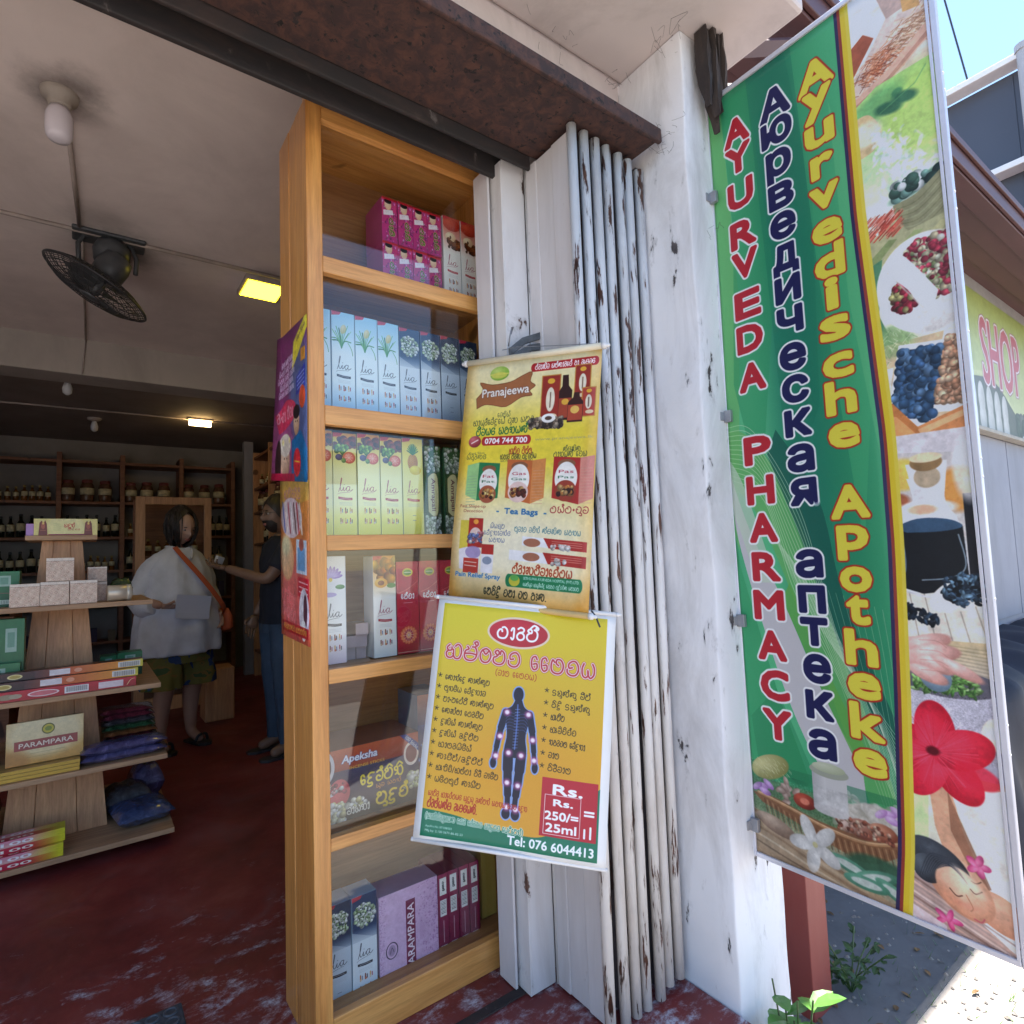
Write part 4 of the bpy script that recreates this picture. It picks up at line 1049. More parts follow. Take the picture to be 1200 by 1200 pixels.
def art_poster_oil():
    c = CV(680, 850, 'f2f0ee')
    H, W = c.h, c.w
    U, V = np.meshgrid((np.arange(W) + .5) / W, (np.arange(H) + .5) / H)
    reg = (U > .035) & (U < .955) & (V > .018) & (V < .985)
    t = np.clip(V * 1.1 - .05 + (U - .5) * .15, 0, 1)[..., None]
    g = hexc('dccb22') * (1 - t) + hexc('e29a2c') * t
    k = np.exp(-((U - .5) / .35) ** 2 - ((V - .62) / .25) ** 2)[..., None] * .35
    g = g * (1 - k) + hexc('dd8b2a') * k
    y = np.clip((V - .72) * 4, 0, 1)[..., None] * .55 * np.clip(1 - U * 1.2, 0, 1)[..., None]
    g = g * (1 - y) + hexc('e6cc40') * y
    c.a[reg] = g[reg]
    gb = cr([(.035, .885), (.18, .89), (.35, .925), (.55, .965 - .05), (.68, .905), (.80, .80), (.88, .74), (.955, .70)], 8)
    gb = cr([(.035, .878), (.2, .888), (.42, .918), (.62, .928), (.72, .90), (.80, .83), (.88, .76), (.955, .71)], 8)
    c.poly(gb + [(.955, .985), (.035, .985)], '12785a')
    c.ell(.47, .118, .175, .085, 'ead2b8'); c.ell(.47, .118, .163, .074, 'b8202c', c2='cf2c3a')
    c.sinh('පාරමී', .47, .122, .048, 'ffffff', wid=.24, wt=.17)
    c.sinh('අෂ්ඨබල තෛලය', .49, .235, .060, 'c23a44', wid=.84, wt=.13, outl=('f4e8e0', 2.6), outl2=('b03040', 1.6), rot=.035)
    c.sinh('(වාත තෛලය)', .475, .298, .022, 'b5381c', wid=.23, wt=.13, rot=.03)
    L = ['කොන්දෙ කැක්කුම', 'තුනටිය වේදනාව', 'මාංශපේශී කැක්කුම', 'කෙණ්ඩා පෙරලීම', 'දණිස් කැක්කුම', 'දණිස් ඉදිමීම', 'අාතරයිටිස්', 'කැලීම්/ඉදිමීම්', 'ඇඟිලි/අත්පා හිරි වැටීම', 'යටිපතුල් කැසීම']
    for i, s in enumerate(L):
        v = .335 + i * .0465
        c.sinh(s.replace('ඩා', 'ඨා'), .085, v + .004, .020, '2c2410', wid=min(.033 * max(4, len(s)) * .50 + .02, .34), wt=.15, anchor='l', rot=.035)
        a = .055
        for q in range(5):
            an = q * 2 * math.pi / 5 - math.pi / 2; c.line([(a, v - .002), (a + .011 * math.cos(an), v - .002 + .0088 * math.sin(an))], 2.6, '2c2410')
    R = ['උළුක්කු වීම්', 'හිදි උළුක්කු', 'ඇමීම', 'ඇවිලිල්ල', 'නහරගත වේදනා', 'වාත', 'හිරිවාත']
    for i, s in enumerate(R):
        v = .345 + i * .0505
        c.sinh(s, .678, v + .006, .021, '2c2410', wid=min(.033 * max(3, len(s)) * .5 + .01, .26), wt=.15, anchor='l', rot=.035)
        for q in range(5):
            an = q * 2 * math.pi / 5 - math.pi / 2; c.line([(.648, v), (.648 + .011 * math.cos(an), v + .0088 * math.sin(an))], 2.6, '2c2410')
    # anatomical figure seen from behind, joints glowing
    nx = lambda u: .50 + (u - .497) * .80
    def body(col_, ex):
        q = lambda *p: [(nx(a), b) for a, b in cr(list(p), 5)]
        c.ell(.497, .378, .027 + ex, .038 + ex, col_)
        c.poly(q((.475 - ex, .40), (.455 - ex, .428), (.415 - ex, .445), (.405 - ex, .47), (.425 - ex, .50), (.435 - ex, .55), (.425 - ex, .60), (.43, .625), (.50, .635), (.565, .625), (.572 + ex, .60), (.56 + ex, .55), (.572 + ex, .50), (.592 + ex, .47), (.58 + ex, .445), (.54 + ex, .428), (.52 + ex, .40)), col_)
        for sgn, ax in ((-1, .497), (1, .497)):
            m = lambda u: nx(.497 + sgn * (u - .497))
            wv = lambda P, w0: [c.line([(m(P[i][0]), P[i][1]), (m(P[i + 1][0]), P[i + 1][1])], w0[i] * .85 * W + ex * 2 * W, col_) for i in range(len(P) - 1)]
            wv([(.578, .455), (.602, .52), (.612, .56)], [.042, .036]); wv([(.612, .555), (.622, .60), (.632, .648)], [.032, .026]); c.ell(m(.636), .664, .016 + ex, .026 + ex, col_)
            wv([(.54, .62), (.536, .68), (.53, .735)], [.062, .052]); wv([(.53, .735), (.524, .78), (.52, .835)], [.044, .032]); c.ell(m(.528), .855, .022 + ex, .026 + ex, col_)
    body('8aa4d8', .007); body('1a1530', 0)
    c.line(cr([(.497, .42), (.50, .5), (.497, .6)], 6), 5, '5a78c0', .8)
    for k in range(14): c.line([(.485, .44 + k * .012), (.511, .437 + k * .012)], 2, '8aa8e8', .7)
    for k in range(6):
        for sg_ in (-1, 1): c.line(cr([(.497, .46 + k * .013), (.497 + sg_ * .04, .455 + k * .013), (.497 + sg_ * .058, .468 + k * .013)], 4), 1.6, '4a5a98', .8)
    for u, v in ((.425, .455), (.57, .455), (.39, .555), (.61, .555), (.372, .635), (.628, .635), (.455, .617), (.54, .622), (.46, .735), (.532, .742), (.468, .83), (.528, .835)):
        u = nx(u)
        c.ell(u, v, .022, .02, 'e86ab0', .55, soft=10); c.ell(u, v, .012, .011, 'fff0f6', .95, soft=5)
    c.sinh('සැමිර අාලේපයට සුදුසු ඉක්මන් සහනය ගෙන දෙන', .058, .815, .019, 'b5341c', wid=.53, wt=.14, anchor='l', rot=.03)
    c.sinh('ප්‍රත්‍යක්ෂ ඖෂටයකි.', .058, .855, .028, 'b5341c', wid=.27, wt=.17, anchor='l', rot=.03)
    c.sinh('(සාම්ප්‍රදායක පෙර වේරහල සාදපල යෙදීමෙන්)'.replace('ඡ', ''), .055, .905, .019, '12785a', wid=.52, wt=.14, anchor='l', rot=.035, outl=('e8f0e0', 1.6))
    c.text('Ayu.Pro.No: 07/108/003', .06, .945, .008, 'd8efe4', wid=.14, anchor='l'); c.text('Mfg by: 2.100 0671-86-82-23', .06, .962, .008, 'd8efe4', wid=.2, anchor='l')
    c.rect(.655, .692, .945, .915, 'bb2038'); c.poly([(.655, .692), (.945, .692), (.945, .915), (.655, .915)], 'c01f30', .6)
    c.text('Rs.', .79, .735, .036, 'ffffff', wid=.15, bold=2.4)
    c.line([(.675, .757), (.86, .757), (.86, .905), (.675, .905)], 2, 'f4dcdc', closed=True)
    c.text('Rs.', .77, .785, .024, 'ffffff', wid=.10, bold=1.9); c.text('250/=', .765, .835, .030, 'ffffff', wid=.17, bold=2.0); c.text('25ml', .765, .880, .030, 'ffffff', wid=.155, bold=2.0); c.text('=', .905, .81, .040, 'ffffff', wid=.05, bold=2.0); c.line([(.885, .87), (.885, .90)], 7, 'ffffff'); c.line([(.915, .86), (.915, .90)], 7, 'ffffff')
    c.text('Tel: 076 6044413', .715, .952, .032, 'ffffff', wid=.44, bold=1.6)
    c.speckle(.03, .01, .96, .99, .01, 1)
    return c.material('oil_poster_print', .4, transl=.08)

def art_side(kind):
    c = CV(360, 560, '6a2a6a')
    if kind == 'purple':
        c.vgrad(0, 0, 1, 1, '7c2a62', '8a3c74'); c.ell(.8, .5, .4, .6, '4a6a94', .8, soft=60); c.ell(.2, .8, .4, .4, 'b05a88', .7, soft=60)
        c.poly([(.55, .10), (1, -.02), (1, .08), (.72, .20), (.5, .28)], 'e6d23c'); c.text('Udara Books', .8, .07, .03, '3a1a4a', wid=.3, rot=-.35)
        for k, w in enumerate((.4, .5, .55, .45, .5)): c.sinh('සිංහලන් රසවත් පාවලන', .32, .20 + k * .05, .032, 'e8d8ee', wid=w, wt=.15, rot=-.12)
        c.rect(.80, .18, .95, .26, 'd08a2c'); c.poly([(.65, .34), (.95, .28), (.95, .42), (.65, .46)], '2c3a9c')
        for k in range(4): c.line([(.68, .35 + k * .025), (.92, .32 + k * .025)], 3, 'b8c4f0')
        c.poly(cr([(.02, .55), (.3, .46), (.62, .5), (.55, .60), (.1, .68)], 4), 'd8385c'); c.sinh('රංගා ශීලා', .3, .56, .06, 'f4a8b8', wid=.5, wt=.16, rot=-.1)
        c.ell(.85, .48, .10, .11, 'd8502c'); c.ell(.66, .62, .10, .14, 'c99878', c2='ecc8a8'); c.ell(.66, .56, .11, .07, '20161a')
        c.poly([(.5, .74), (.8, .68), (1, .8), (1, 1), (.5, 1)], '1f6aa0'); c.ell(.28, .86, .15, .20, 'c99a80', c2='f0cdb0'); c.ell(.28, .76, .19, .12, 'e8d9c8'); c.ell(.10, .88, .05, .25, '3a2424')
        c.ell(.20, .74, .035, .03, 'ffe8a0'); c.ell(.42, .73, .035, .03, 'ffe8a0'); c.rect(0, .95, .6, 1, 'c01f4a'); c.ell(.68, .88, .12, .14, 'd8303c'); c.line([(.6, .87), (.76, .88)], 4, 'f4e040')
        for u, v in ((.24, .85), (.33, .85), (.63, .62), (.69, .62)): c.ell(u, v, .014, .009, '2a1814')
    else:
        c.vgrad(0, 0, 1, 1, 'cf8a3c', 'd2604a'); c.ell(.5, .75, .5, .4, 'd8586a', .6, soft=60); c.poly([(0, 0), (1, 0), (1, .12), (0, .2)], 'cda44a', .7)
        c.sinh('අමිරගිලි', .45, .09, .05, 'a86a9a', wid=.6, wt=.12)
        c.ell(.4, .24, .38, .2, 'd8c0c4')
        for k in range(7): c.line([(.1 + k * .1, .15), (.18 + k * .1, .33)], 14, ['3a5aa8', 'e8d8d0', 'b03a4c', 'f0ece8', '5a3a30', 'c8303c', 'e8e0d8'][k], .9)
        c.ell(.25, .50, .24, .22, 'd8a070', c2='f4d0a8', soft=12); c.rect(.58, .37, .92, .58, 'c9d8e8'); c.rect(.62, .42, .86, .56, '6aa0d0'); c.ell(.75, .40, .08, .06, 'a8584c')
        c.ell(.2, .42, .16, .1, 'e0e0b0', .7, soft=20); c.rect(.62, .60, .98, .72, 'c81f34')
        for k in range(3): c.line([(.66, .63 + k * .03), (.94, .635 + k * .03)], 4, 'f0c8c8')
        c.sinh('දෙවිනා', .28, .75, .07, 'e8505c', wid=.5, wt=.18, rot=.1, outl=('f4c8b8', 1.5)); c.sinh('රංගලා', .3, .84, .06, 'e8606c', wid=.5, wt=.18, rot=.1, outl=('f4c8b8', 1.5))
        c.ell(.82, .82, .16, .24, 'c9c0d0', c2='ece4ec'); c.ell(.86, .80, .06, .16, '5a2a40'); c.ell(.8, .92, .08, .1, 'f0f0f0')
        c.rect(.05, .90, .95, .965, 'b81f2c'); c.sinh('කරුණාකර අමතන්න', .5, .932, .03, 'f0d040', wid=.8, wt=.16)
    c.photo(amt=.045, blur=2)
    c.speckle(0, 0, 1, 1, .02, 2)
    return c.material('book_poster_%s' % kind, .35)

def art_lia(kind):
    c = CV(150, 620, 'f4f2f0')
    top, mid, low, ac = {'reed': ('9fcdea', 'eaf2f6', '9cc4e8', '2c2c34'), 'jasmine': ('22385c', 'dfe3ea', 'b5c6de', '26262e'), 'jasdark': ('1a2c48', 'c4ccd8', '8898ae', '1a1a22'),
                         'fruit': ('dcc03c', 'f6efb4', 'ecd918', 'b03040'), 'pine': ('ecd430', 'f4ea98', 'ead20c', 'c03a2c'), 'lotus': ('e8e4ec', 'f4f2f2', 'ecd0dc', '34343c'),
                         'apricot': ('e89a2c', 'f6eee6', 'f4f0ea', 'b03040'), 'apple': ('c84a38', 'f6f0ec', 'f0e4e0', 'c03040')}[kind]
    c.vgrad(0, 0, 1, .42, top, mid if kind not in ('jasmine', 'jasdark') else top)
    if kind in ('jasmine', 'jasdark'):
        c.vgrad(0, .30, 1, .46, top, mid); c.poly([(0, .32), (1, .44), (1, .5), (0, .5)], mid, .5)
    c.vgrad(0, .42, 1, .7, mid, mid); c.vgrad(0, .7, 1, 1, mid, low)
    if kind == 'reed':
        for k in range(13):
            a = -1.5 + k * .22 + rng.normal(0, .04); L = rng.uniform(.5, .95)
            u0, v0 = .42, .36
            c.line(cr([(u0, v0), (u0 + .25 * L * math.sin(a), v0 - .12 * L), (u0 + .75 * L * math.sin(a), v0 - .26 * L * (1 if abs(a) < 1 else .45))], 4), rng.uniform(3, 7), ['3f8a4a', '5fa85c', '2c6a3c', '86c07a'][k % 4])
        c.ell(.5, .17, .12, .2, 'c9b878', .9, rot=.3, c2='ece0b0'); c.line(cr([(.7, .3), (.85, .36), (.9, .42)], 4), 4, '4f9a50')
    elif kind in ('jasmine', 'jasdark'):
        c.scatter(.1, .07, .92, .32, 130, .07, ['c9d8b8', 'e8eedc', 'a8bc90', 'f4f6ee'], test=lambda u, v: ((u - .5) / .42) ** 2 + ((v - .19) / .11) ** 2 < 1)
        c.scatter(.15, .1, .8, .28, 40, .03, ['5a7a3c', '3c5a2c', '7a9a5a'])
    elif kind in ('fruit',):
        c.ell(.55, .03, .5, .14, 'd88a2c', c2='f0b84a'); c.scatter(.05, .06, .95, .14, 30, .13, ['6a3424', '8a3a28', 'b0502c', '5c3020'])
        c.scatter(.1, .13, .6, .22, 34, .08, ['7fae3c', 'a8cc58', '5c8a2c']); c.ell(.68, .24, .27, .24, 'c8502c', c2='e87a4c'); c.ell(.68, .24, .2, .18, 'e0604a', c2='f4a088'); c.ell(.25, .24, .15, .13, '3c2c44', c2='6a5a8a'); c.ell(.45, .27, .1, .1, '4a6a2c', c2='86a84c')
        for k in range(8): c.line([(.68, .24), (.68 + .17 * math.cos(k * .785), .24 + .041 * math.sin(k * .785))], 2, 'f8d0b8')
    elif kind == 'pine':
        c.ell(.5, .25, .25, .36, 'b8701c', c2='e8a83c')
        for k in range(7):
            for j in range(5): c.line([(.32 + j * .08, .18 + k * .024), (.38 + j * .08, .20 + k * .024)], 2, '7a4a14', .7)
        for k in range(11): a = -1.2 + k * .24; c.line([(.5, .17), (.5 + .28 * math.sin(a), .17 - .11 * math.cos(a))], 7, ['2c6a34', '4f9a44'][k % 2])
        c.ell(.62, .33, .28, .2, 'd8b81c', c2='f8e84a')
    elif kind == 'lotus':
        for k in range(9): a = -1.4 + k * .35; c.ell(.35 + .28 * math.sin(a), .2 - .05 * math.cos(a), .24, .07, '9a7ac8', rot=a - 1.57, c2='d8c4f0')
        c.ell(.35, .22, .08, .08, 'e8c84a'); c.ell(.75, .29, .2, .09, '3a7a48', c2='6aa868'); c.ell(.3, .36, .3, .09, 'b09ad8', .8)
    elif kind == 'apricot':
        c.scatter(.0, .05, 1, .24, 26, .2, ['e08a20', 'f0a83a', 'd8701c']); c.ell(.35, .27, .28, .2, 'e89a28', c2='f8c860'); c.ell(.35, .27, .14, .1, '7a3a14', c2='b06a2c'); c.ell(.8, .3, .2, .1, '5c8a34')
    elif kind == 'apple':
        c.ell(.5, .09, .5, .3, 'b02a20', c2='e05a40'); c.ell(.42, .24, .3, .24, 'd8b088', c2='f6e8cc'); c.ell(.42, .24, .05, .08, '5a3420'); c.scatter(.15, .27, .95, .36, 40, .09, ['7a3a1c', 'a05a2c', '5c2814'])
        for k in range(3): c.line([(.55, .30 + k * .015), (.95, .28 + k * .015)], 6, '8a4a20')
    if kind != 'lotus':
        c.poly([(0, 0), (.42, .0), (.34, .03), (0, .045)], 'c82c3c', .9)
    y = .5 if kind != 'apricot' else .5
    # script wordmark
    sc = '3a3a44' if ac.startswith('2') or ac.startswith('1') or ac.startswith('3') else 'a8405a'
    c.line(cr([(.22, .575), (.30, .52), (.36, .455), (.34, .445), (.30, .50), (.30, .555), (.36, .565), (.44, .53)], 5), 3.4, sc)
    c.line(cr([(.44, .53), (.43, .56), (.47, .565), (.55, .535)], 5), 3.4, sc); c.ell(.46, .505, .014, .014, sc)
    c.line(cr([(.68, .525), (.60, .525), (.55, .55), (.60, .57), (.68, .545), (.70, .525), (.68, .555), (.72, .568), (.82, .55)], 5), 3.4, sc)
    c.line(cr([(.18, .600), (.30, .588), (.7, .578)], 5), 1.6, sc)
    c.poly(cr([(.2, .622), (.5, .632), (.8, .632)], 4) + cr([(.8, .655), (.5, .657), (.2, .645)], 4), ac)
    c.line([(.28, .638), (.72, .645)], 2, 'f4f0f0', .8)
    for k in range(3): c.line([(.25, .68 + k * .012), (.78, .682 + k * .012)], 1.5, 'a8a8b0', .8)
    if kind not in ('pine', 'jasdark'):
        for j in range(2):
            for k in range(3):
                u, v = .32 + k * .2, .755 + j * .10
                c.line([(u - .02, v - .02), (u - .02, v + .025)], 8, ['c8783c', '8a4a2c', 'd8a860', 'b03a3c'][(j + k) % 4]); c.line([(u + .05, v - .01), (u + .05, v + .02)], 6, ['6a7a9a', 'a8344a', '3a3a44'][(j + 2 * k) % 3]); c.ell(u, v + .02, .05, .04, ['e8c8a8', 'c85a3c', 'd8d0c8'][k], .8)
    else:
        for k in range(2): c.line([(.45, .80 + k * .05), (.6, .80 + k * .05)], 3, '6a6a74')
    c.line([(.02, 0), (.02, 1)], 2, 'ffffff', .35); c.line([(.985, 0), (.985, 1)], 3, '6a6a70', .5)
    return c.material('tall_box_print_' + kind, .32, coat=.2)

def art_named(kind):
    if kind == 'amrapali':
        c = CV(150, 620, '1c3a1c'); c.vgrad(0, 0, 1, 1, '2c5c24', '12280f')
        for v0, v1 in ((.02, .30), (.78, 1.0)):
            c.scatter(.05, v0, .95, v1, 60, .085, ['e8ece4', 'c4ccc0', 'f6f8f4', '8a9a86'])
        for k in range(12): c.line([(rng.uniform(0, 1), rng.uniform(0, 1)), (rng.uniform(0, 1), rng.uniform(0, 1))], 3, '6a9a3c', .4)
        c.poly(cr([(.2, .36), (.5, .31), (.8, .36), (.8, .74), (.5, .79), (.2, .74)], 3), 'd8cc98'); c.line(cr([(.2, .36), (.5, .31), (.8, .36), (.8, .74), (.5, .79), (.2, .74), (.2, .36)], 3), 3, '7a5a1c')
        c.text('Amrapali', .5, .55, .055, '6a1c28', wid=1.5, bold=1.5, rot=math.pi / 2)
    elif kind == 'red':
        c = CV(190, 620, 'c81f3a'); c.vgrad(0, 0, 1, 1, 'd02844', 'b81a34')
        c.ell(.5, .12, .24, .15, 'e8cc30', c2='f4e060'); c.ell(.5, .12, .18, .10, '5a8a2c', c2='9ac050'); c.line([(.34, .12), (.66, .12)], 5, 'f0f0d0')
        c.sinh('හේලා', .5, .38, .05, 'ffffff', wid=.62, wt=.2); c.line(cr([(.1, .34), (.5, .30), (.95, .22)], 4), 6, 'e86a6a'); c.line([(.3, .45), (.7, .45)], 3, 'f4b8b8')
        for k in range(16):
            a = k * math.pi / 8; c.ell(.5 + .30 * math.cos(a), .80 + .073 * math.sin(a), .09, .06, 'e0603c', rot=a, c2='f8b070')
        c.ell(.5, .80, .27, .27, 'e87a50'); c.ell(.5, .80, .2, .2, 'b8304c'); c.ell(.5, .80, .12, .12, 'f0a060'); c.ell(.5, .80, .05, .05, '7a1430')
        for k in range(12): a = k * math.pi / 6; c.line([(.5, .80), (.5 + .25 * math.cos(a), .80 + .077 * math.sin(a))], 2, 'f8d8c0')
        c.line([(.0, .98), (1, .98)], 5, 'f0d8b8', .7); c.line([(.985, 0), (.985, 1)], 3, '6a1020', .6)
    elif kind == 'pink':
        c = CV(150, 320, 'd83a80'); c.vgrad(0, 0, 1, 1, 'd03c74', 'b82a7c'); c.scatter(0, .1, 1, 1, 60, .07, ['e86ab0', 'f090c8', 'a82a80', 'd84a9a'])
        c.ell(.4, .16, .22, .26, 'e8b898', c2='f8dcc4'); c.ell(.4, .08, .24, .12, '1c1014'); c.poly([(.1, .3), (.7, .26), (.75, .36), (.1, .42)], 'f0e0ec')
        c.rect(0, 0, 1, .05, 'c01f2c'); c.sinh('පාලි', .6, .66, .11, '3a4a1c', wid=.9, wt=.22, rot=math.pi / 2, outl=('d8e070', 2)); c.line([(.985, 0), (.985, 1)], 4, '7a1a5a', .7)
    elif kind == 'parampara_pink':
        c = CV(420, 620, 'd8b4d4'); c.vgrad(0, 0, 1, 1, 'dcb8d8', 'd2a8cc', True)
        for i in range(260):
            u = 1 - abs(rng.normal(0, .16)); c.ell(u, rng.uniform(0, 1), rng.uniform(.004, .02), rng.uniform(.004, .014), '8a4a84', .35, rot=rng.uniform(0, 3))
            c.ell(abs(rng.normal(0, .05)), rng.uniform(0, 1), .01, .008, '9a6a98', .3)
        c.rect(.44, .14, .60, .93, '7a1c44'); c.text('PARAMPARA', .52, .535, .072, 'f4e4ec', wid=.70 * 620 / 420, bold=1.6, rot=-math.pi / 2)
        c.ell(.20, .60, .10, .13, '2c2440'); c.ell(.20, .60, .085, .115, 'd8b4d4'); c.ell(.20, .60, .06, .085, '2c2440', .25); c.line(cr([(.17, .63), (.2, .57), (.23, .62)], 4), 3, '2c2440')
        for k in range(5): c.line([(.68 + k * .02, .36 + k * .03), (.68 + k * .02, .62)], 1.2, '6a3a64', .6)
    elif kind == 'maroon':
        c = CV(150, 620, '8a1c44'); c.vgrad(0, 0, 1, 1, '9a2450', '701438')
        c.rect(.18, .05, .82, .26, 'f0eeea'); c.rect(.2, .32, .8, .52, 'e8e6e4'); c.sinh('පාරමී', .5, .155, .035, '1c1c1c', wid=.5, wt=.3, rot=math.pi / 2)
        for k in range(9): c.line([(.28, .34 + k * .018), (.72, .34 + k * .018)], 2 + k % 3, '2c2c2c')
        c.line([(.5, .58), (.5, .84)], 8, 'd8c0c8', .8); c.rect(.2, .88, .8, .97, 'e8e4e4'); c.rect(.25, .89, .5, .96, '3c3c3c'); c.line([(.985, 0), (.985, 1)], 5, '3a0a1c')
    elif kind == 'apeksha':
        c = CV(760, 520, '2c2450')
        c.vgrad(0, 0, 1, .30, 'b8502c', '983428'); c.vgrad(0, .30, 1, 1, '2a2056', '342a34'); c.poly([(0, .9), (1, .84), (1, 1), (0, 1)], '4a4438')
        c.ell(.06, .22, .10, .16, 'd8d4dc'); c.ell(.06, .22, .07, .12, '4a2a40'); c.ell(.06, .22, .035, .06, 'd8d4dc'); c.ell(.92, .3, .08, .12, 'e8d8d0'); c.ell(.92, .3, .06, .09, '7a2c34')
        c.text('Apeksha', .40, .17, .10, 'e8e8f4', wid=.34, bold=2.5, outl=('2c2c8c', 3), shear=.15); c.text('INCENSE STICKS', .47, .29, .04, 'e8c040', wid=.34, bold=.8)
        c.poly([(.80, 0), (.87, 0), (1.02, .20), (1.02, .32)], '2c3a8c'); c.text('100 Sticks', .93, .14, .05, 'f0f0f0', wid=.18, rot=.85, bold=1)
        c.sinh('දෙව්මිනි', .62, .50, .14, 'f0d840', wid=.44, wt=.18, outl=('1c1440', 3)); c.sinh('සුව සහන්', .68, .64, .05, 'e8a040', wid=.26, wt=.14)
        c.ell(.2, .60, .10, .13, 'b03a4c', c2='e8707c'); c.ell(.12, .55, .05, .05, 'e8e4ec'); c.scatter(.02, .45, .25, .6, 24, .018, ['e8a0a8', 'f0ecf0', 'a8405c'])
        c.scatter(.1, .74, .45, .84, 34, .026, ['f4f0d8', 'e8e0a0', 'ffffff']); c.scatter(.85, .6, 1, .8, 36, .03, ['f4f4ec', 'e0e4c0', 'c8d0a0']); c.scatter(.1, .85, .25, .98, 24, .03, ['f4f4ec', 'e8e0b0'])
        c.sinh('මුදල්', .72, .82, .15, 'f0d020', wid=.34, wt=.20, outl=('3c2c20', 3)); c.sinh('වාසනා', .38, .88, .09, 'f4f0e4', wid=.22, wt=.18, outl=('3c2c20', 2))
    elif kind == 'upright':
        c = CV(120, 520, '3a2c5c'); c.vgrad(0, 0, 1, .3, 'a8583c', '3a2c5c'); c.vgrad(0, .3, 1, 1, '2c3470', '7a2c34'); c.scatter(0, .5, 1, .9, 40, .08, ['e8e4c8', 'c8a040', '6a7ab8'])
    elif kind == 'parampara_gold':
        c = CV(560, 330, 'd8b478'); c.vgrad(0, 0, 1, 1, 'd8bc86', 'c8923c'); c.ell(.5, .35, .5, .3, 'e8d8ac', .8, soft=60); c.ell(.1, .9, .2, .15, 'a86a2c', .5, soft=50)
        c.ell(.53, .23, .085, .075, '5a5a20'); c.ell(.53, .23, .07, .06, 'c8b83c'); c.ell(.53, .23, .045, .032, '7a8a2c')
        c.rect(.10, .44, .92, .66, '9c3a34', .95); c.text('PARAMPARA', .51, .55, .105, 'f0e0cc', wid=.70, bold=1.6, outl=('6a1c20', 1.2)); c.line([(.3, .76), (.75, .75)], 2, '8a6a3c', .8); c.line([(.25, .84), (.8, .83)], 2, '8a6a3c', .6)
    elif kind == 'hundred':
        c = CV(520, 200, 'c8303c'); c.vgrad(0, 0, 1, .5, 'e0889c', 'e8b8a8'); c.vgrad(0, .5, 1, 1, 'c83048', 'b81c34')
        t = np.linspace(0, 1, c.w)[None, :, None]; k = np.clip((t - .72) * 4, 0, 1); c.a[:] = c.a * (1 - k) + hexc('d8d028') * k
        c.text('100', .66, .27, .24, 'f8f0f0', wid=.22, bold=2.0); c.text('100', .66, .76, .20, 'f8f0e0', wid=.22, bold=2.0); c.text('NANDI', .26, .78, .15, 'e89a3c', wid=.30, bold=1); c.text('NANDI', .2, .30, .15, 'f0c0c8', wid=.30, bold=1)
    elif kind == 'incense_dark':
        c = CV(900, 90, '3a2028'); c.vgrad(0, 0, .45, 1, '4a242c', '241820'); c.vgrad(.45, 0, .62, 1, '4c2a34', 'b8502c', True); c.vgrad(.62, 0, .86, 1, 'c85a2c', 'e09030', True); c.vgrad(.86, 0, 1, 1, 'e09030', 'd8d04a', True); c.vgrad(0, 0, .1, 1, '6a9a3c', 'c83a2c', True)
        c.ell(.36, .5, .035, .03, 'e8dc9c'); c.ell(.36, .5, .026, .02, 'b8a050'); c.rect(.52, .15, .62, .85, 'e8e0e4'); c.ell(.66, .5, .02, .025, 'e8a080'); c.rect(.865, .15, .985, .85, 'ece8e0')
        for k in range(18): c.line([(.875 + k * .006, .25), (.875 + k * .006, .8)], 1.5 + k % 2, '2c2c2c')
    elif kind == 'incense_red':
        c = CV(900, 120, 'b81c2c'); c.vgrad(0, 0, 1, 1, 'c8283c', 'a81424'); c.ell(.03, .6, .05, .04, 'f4f0f0'); c.text('RADHA KRISHNA', .20, .5, .22, 'e86a70', wid=.16)
        c.ell(.36, .52, .045, .035, '9a8a70'); c.ell(.40, .52, .03, .03, 'b0a088'); c.ell(.53, .5, .075, .04, 'f0dcdc'); c.ell(.53, .5, .065, .03, 'd87078'); c.rect(.63, .18, .75, .86, 'f0ecec'); c.rect(.80, .2, .93, .84, 'ecd8dc')
        for k in range(20): c.line([(.64 + k * .0053, .25), (.64 + k * .0053, .72)], 1.5 + k % 2, '2c2c2c')
        c.line(cr([(.95, .8), (.97, .3), (.99, .2)], 4), 4, 'f0d8a0')
    elif kind == 'gold_soap':
        c = CV(220, 220, 'e0c4ac')
        for i in range(7):
            for j in range(7):
                u, v = (i + .5 * (j % 2)) / 6.5, j / 6.5; c.poly([(u - .07, v), (u, v - .07), (u + .07, v), (u, v + .07)], ['cfa994', 'e8cdb8', 'd8b4a0'][(i + j) % 3]); c.ell(u, v, .02, .02, 'ecd6c0')
        c.rect(0, 0, 1, .12, 'ecdccc'); c.line([(0, .13), (1, .13)], 3, '9a7060'); c.speckle(0, 0, 1, 1, .05, 3)
    elif kind == 'sandal':
        c = CV(640, 170, 'e4d684'); c.ell(.5, .5, .3, .2, 'eee6a8', .7, soft=30)
        for u in (.14, .85):
            c.poly([(u - .07, 1), (u - .055, .25), (u - .02, .12), (u, .3), (u + .03, .1), (u + .055, .3), (u + .07, 1)], '7a3424'); c.ell(u, .45, .03, .05, 'b05a3c'); c.line([(u - .04, .7), (u + .04, .7)], 4, 'c87a50'); c.ell(u, .28, .018, .02, 'e8c060')
        c.sinh('සඳුන්'.replace('ඳ', 'ද'), .55, .42, .20, 'c8442c', wid=.17, wt=.2); c.sinh('සබන් කැට', .62, .66, .09, 'b8502c', wid=.2, wt=.16)
        for k in range(4): c.line([(.30, .32 + k * .12), (.42, .33 + k * .12)], 2.5, '6a9a4c', .8)
        c.rect(.22, .93, .8, 1, '8a2a44')
    elif kind == 'green_box':
